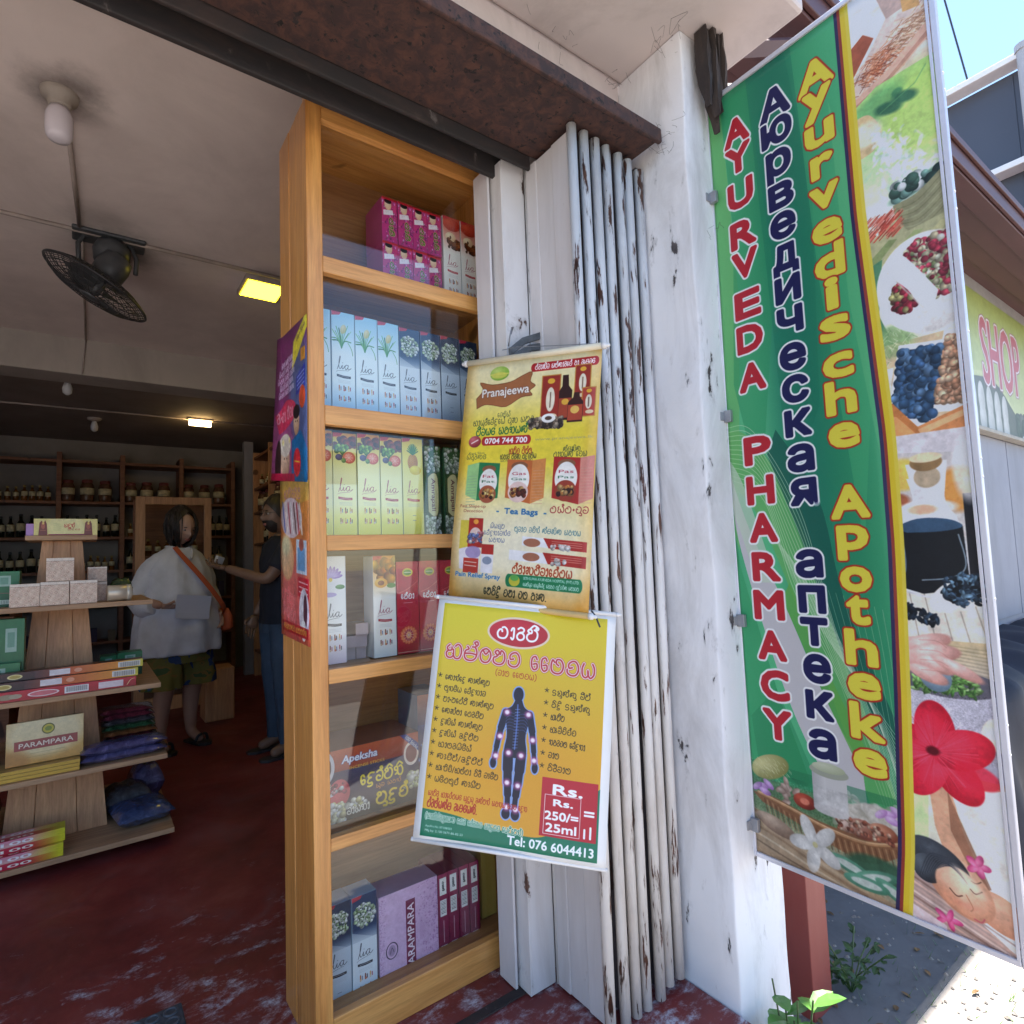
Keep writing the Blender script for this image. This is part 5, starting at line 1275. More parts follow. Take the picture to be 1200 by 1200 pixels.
        c = CV(160, 300, '1f6a3c'); c.vgrad(0, 0, 1, 1, '2c7a4a', '1a5a34'); c.rect(.3, .12, .72, .42, '9ab8a8'); c.rect(.38, .17, .64, .36, '6a9a84'); c.line([(.1, .6), (.9, .62)], 4, 'b84a5c', .7); c.rect(.3, .8, .8, .92, 'c8d8c8')
        for k in range(9): c.line([(.34 + k * .05, .82), (.34 + k * .05, .9)], 2, '20402c')
    elif kind == 'shop':
        c = CV(880, 420, 'b8c468')
        U, V = np.meshgrid((np.arange(c.w) + .5) / c.w, (np.arange(c.h) + .5) / c.h)
        t = np.clip(1 - V * 1.2, 0, 1)[..., None]; c.a[:] = hexc('c8cf8c') * (1 - t) + hexc('96aa34') * t
        c.rect(0, 0, 1, .10, 'a8a49a'); c.poly(cr([(0, .70), (.3, .66), (.6, .88), (1, .74)], 6) + [(1, 1), (0, 1)], '4c5040'); c.poly(cr([(.55, .98), (.75, .78), (1, .5)], 6) + [(1, 1)], 'd4dcd8')
        c.line(cr([(0, .68), (.3, .64), (.6, .87), (1, .72)], 8), 12, 'd0d48c')
        c.text('SHOP', .40, .47, .42, 'c0464e', wid=.40, bold=4, outl=('f0e4e4', 6), outl2=('7a3038', 3))
        for j in range(2):
            for k in range(5): c.ell(.08 + k * .075, .79 + j * .12 + k * .012, .03, .052, 'b0aca0', c2='dcd8d0')
        c.scatter(.5, .86, .8, 1, 40, .025, ['3c4a34', '6a6a5c', '2c342c'])
    if kind == 'shop': c.a[:] = c.a * .70 + .24
    c.photo(amt=.015, blur=0)
    return c.material('print_' + kind, .35, coat=.1)
# ================================================================== large structure
XL = -3.5
struct('floor', MB().box(XL, 2.0, 1.26, 8.1, -.12, 0).box(XL, 1.43, .95, 1.26, -.12, 0), M['floor'])
st = MB().box(XL, 1.43, .953, .99, -.36, -.122); struct('step_riser', st, M['red_post'])
struct('ground', MB().box(-60, 160, -90, 120, -.5, -.3), M['ground'])
struct('ground_shade_strip', MB().box(1.70, 40, .872, 1.448, -.30, -.296), M_wear('shade_toned_concrete', (.15, .145, .14), (.07, .065, .06), (.26, .25, .23), chip_pos=.70, dirt_scale=7, rough=.9, stretch=(1, 1, 1)))  # thin dark sheet that paints the eave shade onto the ground
struct('road', MB().box(-60, 160, -9.0, -3.2, -.30, -.296), M_plain('asphalt', (.10, .10, .105), .9, var=.25, scale=6))
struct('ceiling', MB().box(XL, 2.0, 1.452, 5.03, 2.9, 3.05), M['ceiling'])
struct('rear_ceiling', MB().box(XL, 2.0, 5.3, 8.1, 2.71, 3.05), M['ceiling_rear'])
struct('ceiling_beam', MB().box(XL, 2.0, 5.03, 5.298, 2.64, 3.04), M['beam'], bevel=.006)
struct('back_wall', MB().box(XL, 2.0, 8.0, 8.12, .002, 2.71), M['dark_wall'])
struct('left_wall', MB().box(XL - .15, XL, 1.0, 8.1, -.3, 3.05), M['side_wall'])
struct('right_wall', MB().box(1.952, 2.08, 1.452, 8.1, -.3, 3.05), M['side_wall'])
struct('wall_above_door', MB().box(XL, 1.43, 1.25, 1.45, 2.542, 3.05), M['wall_pink'])
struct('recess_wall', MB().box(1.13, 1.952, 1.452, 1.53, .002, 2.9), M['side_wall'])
struct('front_wall', MB().box(1.43, 2.08, 1.26, 1.45, -.3, 3.05), M['pillar'])
# pillar with slightly rounded arris and lumpy render
pm = MB()
def pil(u, v):
    z = 2.82 - v * 3.12
    w = .004 * math.sin(z * 7.3) + .003 * math.sin(z * 17 + 1)
    per = [(1.435, 1.26), (1.433 + w, 1.006), (1.435 + w, 1.001), (1.441 + w, .999), (1.56, .998 + w * .5), (1.680 - w, 1.0), (1.685 - w, 1.004), (1.69, 1.26)]
    k = u * 7; i = min(6, int(k)); f = k - i
    return (per[i][0] * (1 - f) + per[i + 1][0] * f, per[i][1] * (1 - f) + per[i + 1][1] * f, z)
pm.grid(pil, 28, 90)
struct('pillar', pm, M['pillar'], smooth=True)
# canopy slab
struct('canopy', MB().box(XL, 1.70, .752, 1.248, 2.822, 2.96), M['canopy'], bevel=.012)
# rusty lintel and track
struct('lintel', MB().box(XL, 1.405, 1.085, 1.352, 2.502, 2.536), M['rust'], bevel=.004)
lp = MB().box(XL, 1.412, 1.068, 1.084, 2.494, 2.54)
struct('lintel_lip', lp, M['rust'], bevel=.005)
tr = MB().box(XL, 1.12, 1.354, 1.366, 2.462, 2.538)
tr.box(XL, 1.12, 1.366, 1.43, 2.524, 2.538)
tr.box(XL, 1.12, 1.43, 1.446, 2.452, 2.538)
struct('door_track', tr, M['dark_steel'], bevel=.003)
struct('floor_track', MB().box(XL, 1.035, 1.425, 1.455, .001, .006), M['dark_steel'])

# ------------------------------------------------------------------ folding gate
g = thing('folding_gate', 'white steel folding gate stacked open against the pillar, chipped and rusty', 'gate', (1.13, 1.17, 0))
def gobj(n, mb, m, bevel=0, smooth=False, **k):
    o = obj(n, mb, m, g, smooth, bevel); o.location = (-1.13, -1.17, 0); return o
gobj('jamb_post', MB().box(1.042, 1.128, 1.402, 1.408, .004, 2.498), M['gate'], .002)
gobj('jamb_flange', MB().box(1.036, 1.042, 1.402, 1.47, .004, 2.49), M['gate'], .001)
gobj('jamb_flange', MB().box(1.018, 1.026, 1.45, 1.53, .004, 2.49), M['gate_panel'], .001)
gobj('jamb_bead', MB().tube([(1.134, 1.395, .004), (1.134, 1.395, 2.49)], .0075, 8), M['rod'], smooth=True)
rodx = [1.128, 1.176, 1.222, 1.268, 1.320, 1.362, 1.412]
for i, x in enumerate(rodx):
    top = 2.495 - (.035 if i == 6 else 0.004 * i)
    lean = [.012, .004, .008, .013, .008, .012, .016][i]
    gobj('rod', MB().tube([(x - lean, 1.17, .006 + (.02 if i > 4 else 0)), (x - lean * .3, 1.17 + .002 * (i % 2), 1.2), (x, 1.17, top)], .0150, 12), M['rod'], smooth=True)
    # folded sheet behind each rod
    if i == 0:
        for k, (y0, y1, dx) in enumerate(((1.186, 1.258, 0), (1.262, 1.332, .004), (1.336, 1.386, .001))):
            gobj('panel', MB().box(x - .004 + dx, x + .004 + dx, y0, y1, .006, 2.485), M['gate_panel'], .002)
            if k: gobj('panel_seam', MB().box(x + .001, x + .006, y0 - .004, y0, .006, 2.485), M['gate_panel'])
    else:
        gobj('panel', MB().box(x + .002, x + .008, 1.188, 1.385, .02, 2.47), M['gate_gap_shade'])  # dark sheet standing for the shade in the gaps between the rods
        gobj('gap_shade_strip', MB().box(x - .009, x + .003, 1.1705, 1.1875, .02, 2.472), M['gate_gap_shade'], .001)
    if i < 6:
        gobj('hinge', MB().tube([(x + .023, 1.285, .05), (x + .023, 1.285, 2.44)], .006, 6), M['dark_steel'])
# hasp and padlock staple on the jamb
h = thing('door_hasp', 'bent grey steel hasp fixed across the white gate jamb above the posters', 'hasp', (1.06, 1.38, 1.9))
hm = MB()
def bar(pts, w, t):
    for a, b in zip(pts, pts[1:]):
        a, b = Vector(a), Vector(b); d = (b - a); L = d.length
        R = d.to_track_quat('X', 'Z').to_matrix()
        n = len(hm.v); hm.box(-.004, L + .004, -t / 2, t / 2, -w / 2, w / 2)
        for i in range(n, len(hm.v)): hm.v[i] = tuple(R @ Vector(hm.v[i]) + a)
bar([(-.03, -.01, -.035), (.01, -.02, .0), (.07, -.03, .025), (.095, -.03, .015)], .021, .009)
bar([(-.028, -.01, -.058), (.03, -.025, -.02), (.085, -.03, -.005), (.095, -.03, .015)], .021, .009)
bar([(-.03, -.01, -.03), (-.028, -.01, -.062)], .02, .006)
obj('hasp_bar', hm, M_plain('old_zinc', (.11, .115, .12), .6, .4, .3, 40), h, bevel=.002)
obj('hasp_knob', MB().lathe([(.004, -.03), (.013, -.02), (.016, 0), (.013, .02), (.004, .03)], (.115, -.03, .02), 8), M['fan_grey'], h, smooth=True)
obj('staple', MB().tube([(-.035, -.002, -.02), (-.037, -.015, .01), (-.03, -.016, .035), (-.022, -.012, .04), (-.024, -.002, .02)], .0022, 6), M['grey_metal'], h, smooth=True)
obj('rusty_spike', MB().tube([(.10, -.09, -.03), (.125, -.115, -.005), (.15, -.12, .015)], .003, 6, rf=lambda t: .004 * (1 - t) + .0015), M['rust'], h)

# ------------------------------------------------------------------ display cabinet
c = thing('glazed_cabinet', 'tall narrow varnished timber cabinet with glass bays of incense boxes, in the doorway', 'cabinet', (.8, 1.7, 0))
def cobj(n, b, m, bevel=.0025, par=None):
    mb = b if isinstance(b, MB) else MB().box(*b)
    o = obj(n, mb, m, par or c, bevel=bevel)
    if par is None: o.location = (-.8, -1.7, 0)
    return o
CY = 1.56
cobj('stile', (.482, .5265, CY, CY + .028, 0.0, 2.572), M['wood'])
cobj('stile', (1.085, 1.125, CY, CY + .028, 0.0, 2.572), M['wood'])
zr = [(2.512, 2.572), (2.060, 2.108), (1.628, 1.682), (1.282, 1.324), (.928, .966), (.500, .534), (.0, .092)]
for z0, z1 in zr:
    cobj('rail', (.5268, 1.0848, CY + .002, CY + .027, z0, z1), M['wood_x'], .002)
# side: three boards with open V joints
for y0, y1, dx in ((CY + .0285, 1.668, 0), (1.6705, 1.735, .0015), (1.7375, 1.84, .0005)):
    cobj('side_board', (.484 + dx, .502, y0, y1, 0, 2.566), M['wood'], .0025)
cobj('side_board', (1.108, 1.123, CY + .0285, 1.84, 0, 2.566), M['wood'])
cobj('top_board', (.5022, 1.1078, CY + .0285, 1.84, 2.545, 2.566), M['wood_x'])
cobj('top_ply', (.503, 1.107, CY + .03, 1.83, 2.46, 2.468), M['ply'])
cobj('back_panel', (.503, 1.107, 1.832, 1.84, 0, 2.544), M['ply'], 0)
for z0, z1 in zr[1:]:
    cobj('shelf', (.5022, 1.1078, CY + .0285, 1.831, z1 - .016, z1 - .002), M['ply'], .001)
for (a, b), (d, e) in zip(zr, zr[1:]):
    cobj('glass_pane', (.518, 1.092, CY + .0295, CY + .0335, e - .0015, a + .004), M['glass'], 0)
for z in (2.35, 2.02, 1.58, 1.10, .62, .22):
    cobj('screw', MB().lathe([(.0035, -.0008), (.0035, .0003)], (0, 0, 0), 8), M['dark_steel'], 0)
    s_ = c.children[-1]; s_.rotation_euler = (math.pi / 2, 0, 0); s_.location = (.503 + .004 * math.sin(z * 9) - .8, CY - .0006 - 1.7, z)

# products ----------------------------------------------------------
def pbox(name, label, cat, x0, x1, y0, y1, z0, z1, mats, group=None, rz=0, mis=None, uvs=None, bevel=.0008, tilt=None):
    """one carton: mats[0] printed front, mats[1] plain sides"""
    cx, cy = (x0 + x1) / 2, (y0 + y1) / 2
    if rz == 0 and tilt is None and z1 - z0 > .12:
        rz = rnd.uniform(-.014, .014); cy += rnd.uniform(-.003, .003)
    mb = MB().box(x0 - (x0 + x1) / 2, x1 - (x0 + x1) / 2, y0 - (y0 + y1) / 2, y1 - (y0 + y1) / 2, 0, z1 - z0, 1, mis=mis or {'f': 0}, uvs=uvs)
    o = obj(name, mb, mats, bevel=bevel)
    o.location = (cx, cy, z0); o.rotation_euler = (0, 0, rz)
    if tilt: o.rotation_euler = tilt
    tag(o, label, cat, group)
    return o
lia = {k: art_lia(k) for k in ('reed', 'jasmine', 'jasdark', 'fruit', 'pine', 'lotus', 'apricot', 'apple')}
nm = {k: art_named(k) for k in ('amrapali', 'red', 'pink', 'parampara_pink', 'maroon', 'apeksha', 'upright', 'parampara_gold', 'hundred', 'incense_dark', 'incense_red', 'gold_soap', 'sandal', 'green_box', 'shop')}
def flat(c_, r=.35): return M_plain('carton_%02x%02x%02x' % tuple(int(q * 255) for q in c_), c_, r, var=.08)
side = {'blue': flat((.45, .60, .72)), 'navy': flat((.06, .10, .18)), 'yel': flat((.65, .6, .2)), 'white': flat((.68, .66, .66)), 'red': flat((.42, .03, .06)), 'pink': flat((.5, .06, .22)),
        'maroon': flat((.22, .02, .06)), 'lilac': flat((.55, .40, .52)), 'green': flat((.03, .12, .05)), 'gold': flat((.5, .32, .1)), 'brown': flat((.15, .07, .04))}
ORD = ['leftmost', 'second from left', 'third from left', 'fourth from left', 'fifth from left', 'sixth from left', 'seventh from left', 'eighth from left', 'ninth from left']
YF = 1.632
# bay 2
for i in range(9):
    k = 'reed' if i < 4 else ('jasmine' if i < 6 else 'jasdark')
    z0 = zr[2][1] + .001
    x0 = .499 + i * .0725
    if x0 + .07 > 1.106: continue
    pbox('incense_box', '%s incense box, %s in the cabinet second bay' % ({'reed': 'pale blue reed-print', 'jasmine': 'navy and white jasmine-print', 'jasdark': 'dark jasmine-print'}[k], ORD[i]),
         'incense box', max(.504, x0), x0 + .070, YF + .003 * math.sin(i * 5), 1.705, z0, z0 + .302 - (.004 if i > 3 else 0), [lia[k], side['blue' if k == 'reed' else 'navy']], 'tall blue incense boxes in the cabinet', rz=.01 * math.sin(i * 3))
# bay 3
for i in range(8):
    z0 = zr[3][1] + .001; x0 = .499 + i * .0725
    k = ['fruit', 'fruit', 'fruit', 'fruit', 'pine', 'am', 'am', 'am'][i]
    if k != 'am':
        pbox('incense_box', 'yellow %s incense box, %s in the cabinet third bay' % ('fruit-print' if k == 'fruit' else 'pineapple-print', ORD[i]), 'incense box',
             max(.504, x0), x0 + .070, YF, 1.705, z0, z0 + .302 - .003 * (i % 2), [lia[k], side['yel']], 'tall yellow incense boxes in the cabinet', rz=.008 * math.sin(i * 4))
    else:
        pbox('incense_box', 'dark green floral incense box, %s green one in the third bay' % ('first', 'second', 'third')[i - 5], 'incense box',
             x0 + .004, x0 + .062, YF + .004, 1.69, z0, z0 + .285, [nm['amrapali'], side['green']], 'green floral incense boxes in the cabinet')
# bay 1
z0 = zr[1][1] + .001
for r in range(2):
    for i in range(4):
        x0 = .742 + i * .0535
        pbox('incense_box', 'pink figure-print incense box, %s in the %s tier, cabinet top bay' % (('first', 'second', 'third', 'fourth')[i], ('lower', 'upper')[r]), 'incense box',
             x0, x0 + .0525, YF + .008, 1.77, z0 + r * .146, z0 + r * .146 + .145, [nm['pink'], side['pink']], 'pink incense boxes in two tiers')
for i in range(2):
    x0 = .962 + i * .069
    pbox('incense_box', 'white and red apple-print incense box, %s of two in top bay' % ('left', 'right')[i], 'incense box', x0, x0 + .067, YF + .004, 1.70, z0, z0 + .30, [lia['apple'], side['white']], 'apple-print incense boxes')
# bay 4
z0 = zr[4][1] + .001
pbox('incense_box', 'white and lilac water-lily incense box at the left of the fourth cabinet shelf', 'incense box', .535, .603, YF, 1.705, z0, z0 + .30, [lia['lotus'], side['white']])
for r in range(3):
    for q in range(2):
        if r == 2 and q == 0: continue
        pbox('dhoop_pack', 'small mauve pack, %s row %s, beside the lily box' % (('bottom', 'middle', 'top')[r], ('left', 'right')[q]), 'pack', .61 + q * .032 - .004 * r, .64 + q * .032, YF + .03 - .01 * r, 1.72, z0 + r * .035, z0 + r * .035 + .034, [flat((.26, .19, .21)), side['brown']], 'small mauve packs')
pbox('incense_box', 'white and orange apricot-print incense box on the fourth cabinet shelf', 'incense box', .684, .756, YF, 1.705, z0, z0 + .297, [lia['apricot'], side['white']])
for i in range(4):
    x0 = .7595 + i * .0745
    pbox('incense_box', 'glossy red mandala incense box, %s of four in the fourth bay' % ('first', 'second', 'third', 'fourth')[i], 'incense box', x0, x0 + .073, YF, 1.70, z0, z0 + .277, [nm['red'], side['red']], 'red mandala incense boxes')
# bay 5
z0 = zr[5][1] + .001
pbox('incense_pack', 'large orange and violet incense carton lettered Apeksha on the fifth cabinet shelf', 'incense carton', .515, .822, YF + .005, 1.82, z0, z0 + .195, [nm['apeksha'], flat((.30, .12, .08))])
for i in range(2):
    pbox('incense_box', 'narrow orange and blue carton, %s one beside the large violet carton' % ('left', 'right')[i], 'incense box', .824 + i * .05, .872 + i * .05, YF + .01, 1.78, z0, z0 + .30, [nm['upright'], side['navy']], 'narrow cartons on the fifth shelf')
# bay 6
z0 = zr[6][1] + .001
for i in range(2):
    x0 = .53 + i * .0735
    pbox('incense_box', 'blue-grey jasmine-print incense box, %s of two in the bottom bay' % ('left', 'right')[i], 'incense box', x0, x0 + .072, YF, 1.705, z0 - .05, z0 + .235, [lia['jasdark' if i == 0 else 'jasmine'], side['blue']], 'jasmine boxes on the bottom shelf')
pbox('incense_carton', 'lilac incense carton lettered Parampara on the bottom cabinet shelf', 'incense carton', .682, .868, YF - .005, 1.715, z0 - .05, z0 + .208, [nm['parampara_pink'], side['lilac']])
for i in range(4):
    x0 = .872 + i * .0365
    pbox('incense_box', 'slim maroon incense box with white labels, %s of four, bottom bay' % ('first', 'second', 'third', 'fourth')[i], 'incense box', x0, x0 + .0355, YF, 1.76, z0 - .03, z0 + .203, [nm['maroon'], side['maroon']], 'slim maroon incense boxes')
pbox('gold_carton', 'dull gold carton in the dark right corner of the bottom cabinet shelf', 'carton', 1.045, 1.10, 1.66, 1.81, z0, z0 + .33, [flat((.35, .25, .06)), side['gold']])

# ------------------------------------------------------------------ posters hanging on the gate
def sheet(name, P, mat, thick=.0012, curl=.0, nu=16, nv=24, parent=None, bulge=0, label=None, cat=None):
    """P: corners tl,tr,br,bl in world coordinates"""
    P = [Vector(p) for p in P]
    n = (P[1] - P[0]).cross(P[3] - P[0]).normalized()
    if n.y > 0: n = -n
    def f(u, v):
        p = P[0] * (1 - u) * (1 - v) + P[1] * u * (1 - v) + P[2] * u * v + P[3] * (1 - u) * v
        return p + n * (bulge * math.sin(math.pi * v) + curl * math.sin(u * 7 + v * 2) * (.3 + v) + curl * .6 * math.sin(v * 11 + u * 3))
    mb = MB().grid(f, nu, nv)
    o = obj(name, mb, mat, parent, smooth=True)
    so = o.modifiers.new('thickness', 'SOLIDIFY'); so.thickness = thick; so.offset = 0
    return o
PY = [(.964, 1.478, 1.838), (1.117, 1.071, 1.798), (1.028, 1.079, 1.098), (.856, 1.482, 1.140)]
PY = [(.948, 1.486, 1.837), (1.120, 1.082, 1.797), (1.032, 1.090, 1.098), (.859, 1.494, 1.138)]
pa = thing('herbal_poster', 'yellow herbal products wall hanging with white rollers, tied to the folding gate', 'poster', PY[0])
def rel(o, root):
    o.location = -root.location; return o
rel(sheet('poster_sheet', PY, art_poster_yellow(), curl=.0016, bulge=.004, parent=pa), pa)
def roller(P0, P1, r, root, mat=M['white_plastic'], ext=.018, name='roller'):
    a, b = Vector(P0), Vector(P1); d = (b - a).normalized()
    a2, b2 = a - d * ext, b + d * ext
    ro_ = rel(obj(name, MB().tube([a - d * .004, b + d * .004], r, 12), mat, root, smooth=True), root)
    for e, s_ in ((a2, -1), (b2, 1)):
        base = e - d * s_ * ext
        (obj('roller_cap', MB().tube([base, base + d * s_ * ext * .6, base + d * s_ * ext * .75, base + d * s_ * ext * 1.1, base + d * s_ * ext * 1.25], 1, 10, rf=lambda t: [r * 1.05, r * 1.05, r * .55, r * .62, r * .3][int(round(t * 4))]), M['white_plastic'], ro_, smooth=True))
up = Vector((0, 0, .008))
roller(Vector(PY[0]) + up, Vector(PY[1]) + up, .0095, pa, M_plain('cream_roller', (.66, .58, .42), .4))
roller(Vector(PY[3]) - up, Vector(PY[2]) - up, .0085, pa, M_plain('tan_roller', (.50, .33, .12), .4))
rel(obj('string', MB().tube([(1.118, 1.08, 1.812), (1.07, 1.2, 1.835), (1.02, 1.33, 1.862), (1.01, 1.39, 1.87)], .0012, 5), M['grey_metal'], pa), pa)
PO = [(.777, 1.401, 1.142), (1.117, 1.078, 1.083), (1.005, 1.045, .503), (.665, 1.368, .563)]
pb = thing('oil_poster', 'yellow oil poster with dark human figure and white border, tied below the other', 'poster', PO[0])
rel(sheet('poster_sheet', PO, art_poster_oil(), curl=.0022, bulge=.003, parent=pb), pb)
roller(Vector(PO[0]) + up * .5, Vector(PO[1]) + up * .5, .0055, pb, M['white_plastic'], .012)
roller(Vector(PO[3]) - up * .3, Vector(PO[2]) - up * .3, .005, pb, M['white_plastic'], .004)
for p, q in (((.853, 1.492, 1.135), (.852, 1.36, 1.118)), ((1.036, 1.085, 1.092), (1.032, 1.12, 1.088))):
    m_ = [(Vector(p) * (1 - t) + Vector(q) * t) for t in (0, .5, 1)]
    kn = MB().tube([Vector(p) + Vector((0, 0, .012)), Vector(p) + Vector((.004, -.012, -.004)), Vector(p) + Vector((.012, -.016, -.03))], .0025, 6)
    rel(obj('wire_tie', kn, M['black'], pb), pb)
# two book posters glued to the cabinet side
SP = [(.4825, 1.838, 1.945), (.4825, 1.566, 1.930), (.4825, 1.574, 1.468), (.4825, 1.868, 1.508)]
o = sheet('book_poster', SP, art_side('purple'), curl=0, nu=8, nv=10); tag(o, 'purple and blue printed poster of two people stuck high on the cabinet side', 'poster')
for v in o.data.vertices:
    if v.co.y > 1.80: v.co.x -= (v.co.y - 1.80) ** 2 * 4.5 + .0
    v.co.x -= .0015
SP = [(.4815, 1.845, 1.505), (.4815, 1.566, 1.472), (.4815, 1.568, 1.030), (.4815, 1.842, 1.042)]
o = sheet('book_poster', SP, art_side('orange'), curl=0, nu=8, nv=10); tag(o, 'orange printed poster of food pictures stuck below the purple one on the cabinet side', 'poster')

# ------------------------------------------------------------------ projecting banner sign
bs = thing('banner_sign', 'tall green projecting banner sign in aluminium frame, ayurveda pharmacy in three languages', 'sign', (1.55, .995, .385))
BZ0, BZ1, BY0, BY1 = .388, 2.622, .412, .995
def bf(u, v):
    y = BY1 + (BY0 - BY1) * u
    z = BZ1 + (BZ0 - BZ1) * v
    x = 1.548 - .0035 * math.sin(u * 10 + v * 1.2) * math.sin(math.pi * min(1, v * 1.02)) * (1 if u < .7 else .4) + .002 * math.sin(v * 9 + u * 4)
    return (x, y, z)
rel(obj('banner_sheet', MB().grid(bf, 60, 70), art_banner(), bs, smooth=True), bs)
so = bs.children[-1].modifiers.new('t', 'SOLIDIFY'); so.thickness = .001
rel(obj('back_sheet', MB().box(1.5545, 1.556, BY0 + .002, BY1 - .002, BZ0 + .003, BZ1 - .003), M['white_plastic'], bs), bs)
for b in ((1.543, 1.558, .400, .413, .376, 2.636), (1.544, 1.558, .994, 1.004, .376, 2.636)):
    rel(obj('frame_upright', MB().box(*b), M['alu'], bs, bevel=.002), bs)
for b in ((1.543, 1.558, .4135, .9935, 2.620, 2.634), (1.543, 1.558, .4135, .9935, .377, .390)):
    rel(obj('frame_rail', MB().box(*b), M['alu'], bs, bevel=.002), bs)
rel(obj('frame_lip', MB().box(1.5405, 1.5425, .4135, .420, .391, 2.619), M['alu'], bs, bevel=.0005), bs)
for z in (.52, .80, .86, 1.12, 1.38, 1.42, 1.70, 1.98, 2.02, 2.26, 2.30, 2.52):
    rel(obj('rivet', MB().lathe([(.0035, 0), (.003, .0014), (.001, .0024)], (0, 0, 0), 8), M['white_plastic'], bs, smooth=True), bs)
    r_ = bs.children[-1]; r_.rotation_euler = (math.pi / 2, 0, 0); r_.location = (1.550 - 1.55, .4003 - .995, z - .385)
for z in (2.30, 1.62, 1.02, .45):
    rel(obj('bracket', MB().box(1.530, 1.543, .975, 1.0, z, z + .035).box(1.512, 1.5435, .9935, .997, z + .005, z + .03), M['grey_metal'], bs, bevel=.001), bs)

# rotten timber stub between the canopy and the sign
ws = MB()
for k in range(7):
    x = 1.476 + k * .0145; y = .935 + .008 * math.sin(k * 2.3); zb = 2.55 + .05 * math.sin(k * 1.7) + rnd.uniform(-.02, .03)
    R = []
    for q in range(7):
        z = zb + (2.815 - zb) * q / 6; s_ = .35 + .65 * min(1, q / 2.0)
        R.append([Vector((x + a * s_ + rnd.uniform(-.002, .002), y + b * s_ + rnd.uniform(-.004, .004), z)) for a, b in ((0, 0), (.013, .002), (.014, .04), (.001, .045))])
    ws.loft(R)
o = obj('timber_stub', ws, M['rot_wood']); tag(o, 'splintered dark rotten timber stub at the pillar top beside the banner', 'timber')

# ------------------------------------------------------------------ neighbour's red-brown post, wall, roof
o = obj('door_post', MB().box(1.93, 2.05, 1.07, 1.25, -.3, 2.9), M['red_post'], bevel=.003); tag(o, 'red-brown painted timber post with a pale scrape behind the pillar foot', 'post')
nb = thing('neighbour_shop', 'neighbouring shop with red-brown eaves and grey boarded front beyond the banner', 'building', (5, 1.45, -.3))
rel(obj('wall', MB().box(2.1, 15, 1.45, 1.6, -.3, 3.9), M['grey_board'], nb), nb)
for k in range(9):
    x = 2.6 + k * 1.22
    rel(obj('wall_panel', MB().box(x, x + 1.20, 1.438, 1.4495, .62, 2.05), M['grey_board'], nb, bevel=.003), nb)
for k in range(5):
    rel(obj('louvre_slat', MB().box(4.45, 5.1, 1.428, 1.437, 1.02 + k * .022, 1.028 + k * .022), M['grey_metal'], nb), nb)
rel(obj('sign_ledge', MB().box(3.0, 15, 1.36, 1.437, 2.052, 2.082), M_plain('ledge', (.38, .35, .3), .7), nb, bevel=.004), nb)
# roof: sheet + fascia + purlins, gable end at x=1.9
rf = MB()
def rz_(y): return 3.36 + (y - .93) * .33
x0, x1 = 1.95, 15
rf.face([(x0, .93, rz_(.93)), (x1, .93, rz_(.93)), (x1, 6, rz_(6)), (x0, 6, rz_(6))]); rf.face([(x0, .93, rz_(.93) + .012), (x0, 6, rz_(6) + .012), (x1, 6, rz_(6) + .012), (x1, .93, rz_(.93) + .012)])
rel(obj('roof_sheet', rf, M['red_roof'], nb), nb)
rel(obj('fascia_board', MB().box(1.94, 15, .915, .935, 3.215, 3.385), M['red_roof'], nb, bevel=.004), nb)
rel(obj('gutter', MB().box(1.96, 15, .896, .912, 3.30, 3.33), M['red_roof'], nb, bevel=.004), nb)
for y in (1.02, 1.2, 1.36):
    rel(obj('purlin', MB().box(1.96, 15, y, y + .05, rz_(y) - .11, rz_(y) - .012), M['red_roof'], nb, bevel=.003), nb)
for y0, y1, z in ((.937, 1.03, 3.20), (1.036, 1.16, 3.235), (1.166, 1.29, 3.27), (1.296, 1.448, 3.305)):
    rel(obj('soffit_board', MB().box(1.96, 15, y0, y1, z, z + .018), M['red_roof'], nb, bevel=.003), nb)
for k in range(14):
    x = 2.0 + k * .9
    rel(obj('rafter', MB().box(x, x + .05, .94, 2.2, 3.33, 3.36), M['red_roof'], nb), nb)
# gable trim reaching towards the canopy (the broken eaves seen above the banner)
for a, b, w in (((1.72, .99, 2.90), (2.25, .95, 3.16), .045), ((1.76, 1.10, 2.84), (2.35, 1.0, 3.05), .05), ((1.74, .93, 3.02), (2.1, .93, 3.30), .035)):
    rel(obj('barge_board', MB().tube([a, b], w * .7, 4), M['red_roof'], nb), nb)
sg = thing('shop_sign', 'faded green and cream sign reading SHOP on the neighbouring front', 'sign', (5.2, 1.41, 2.09))
mb = MB().box(5.2, 7.8, 1.405, 1.432, 2.085, 3.335, 1, mis={'f': 0})
rel(obj('sign_face', mb, [nm['shop'], M['trim_white']], sg), sg)
# dark cloth-covered heap against the wall
def cl(u, v):
    x = 3.35 + v * 3.2; w = .018 * math.sin(v * 31 + u * 6) + .012 * math.sin(v * 57 - u * 3)
    if u < .45:
        a = u / .45 * math.pi / 2
        return (x, 1.42 - .47 * math.sin(a) - w, .58 - .16 * (1 - math.cos(a)) + w)
    t = (u - .45) / .55
    return (x, .95 - .02 * t - w * (1 + 1.5 * t), .42 - .70 * t)
o = obj('covered_bench', MB().grid(cl, 20, 60), M['dark_cloth'], smooth=True); tag(o, 'dark tarpaulin-covered bench low against the grey front, at the far right', 'covered bench')
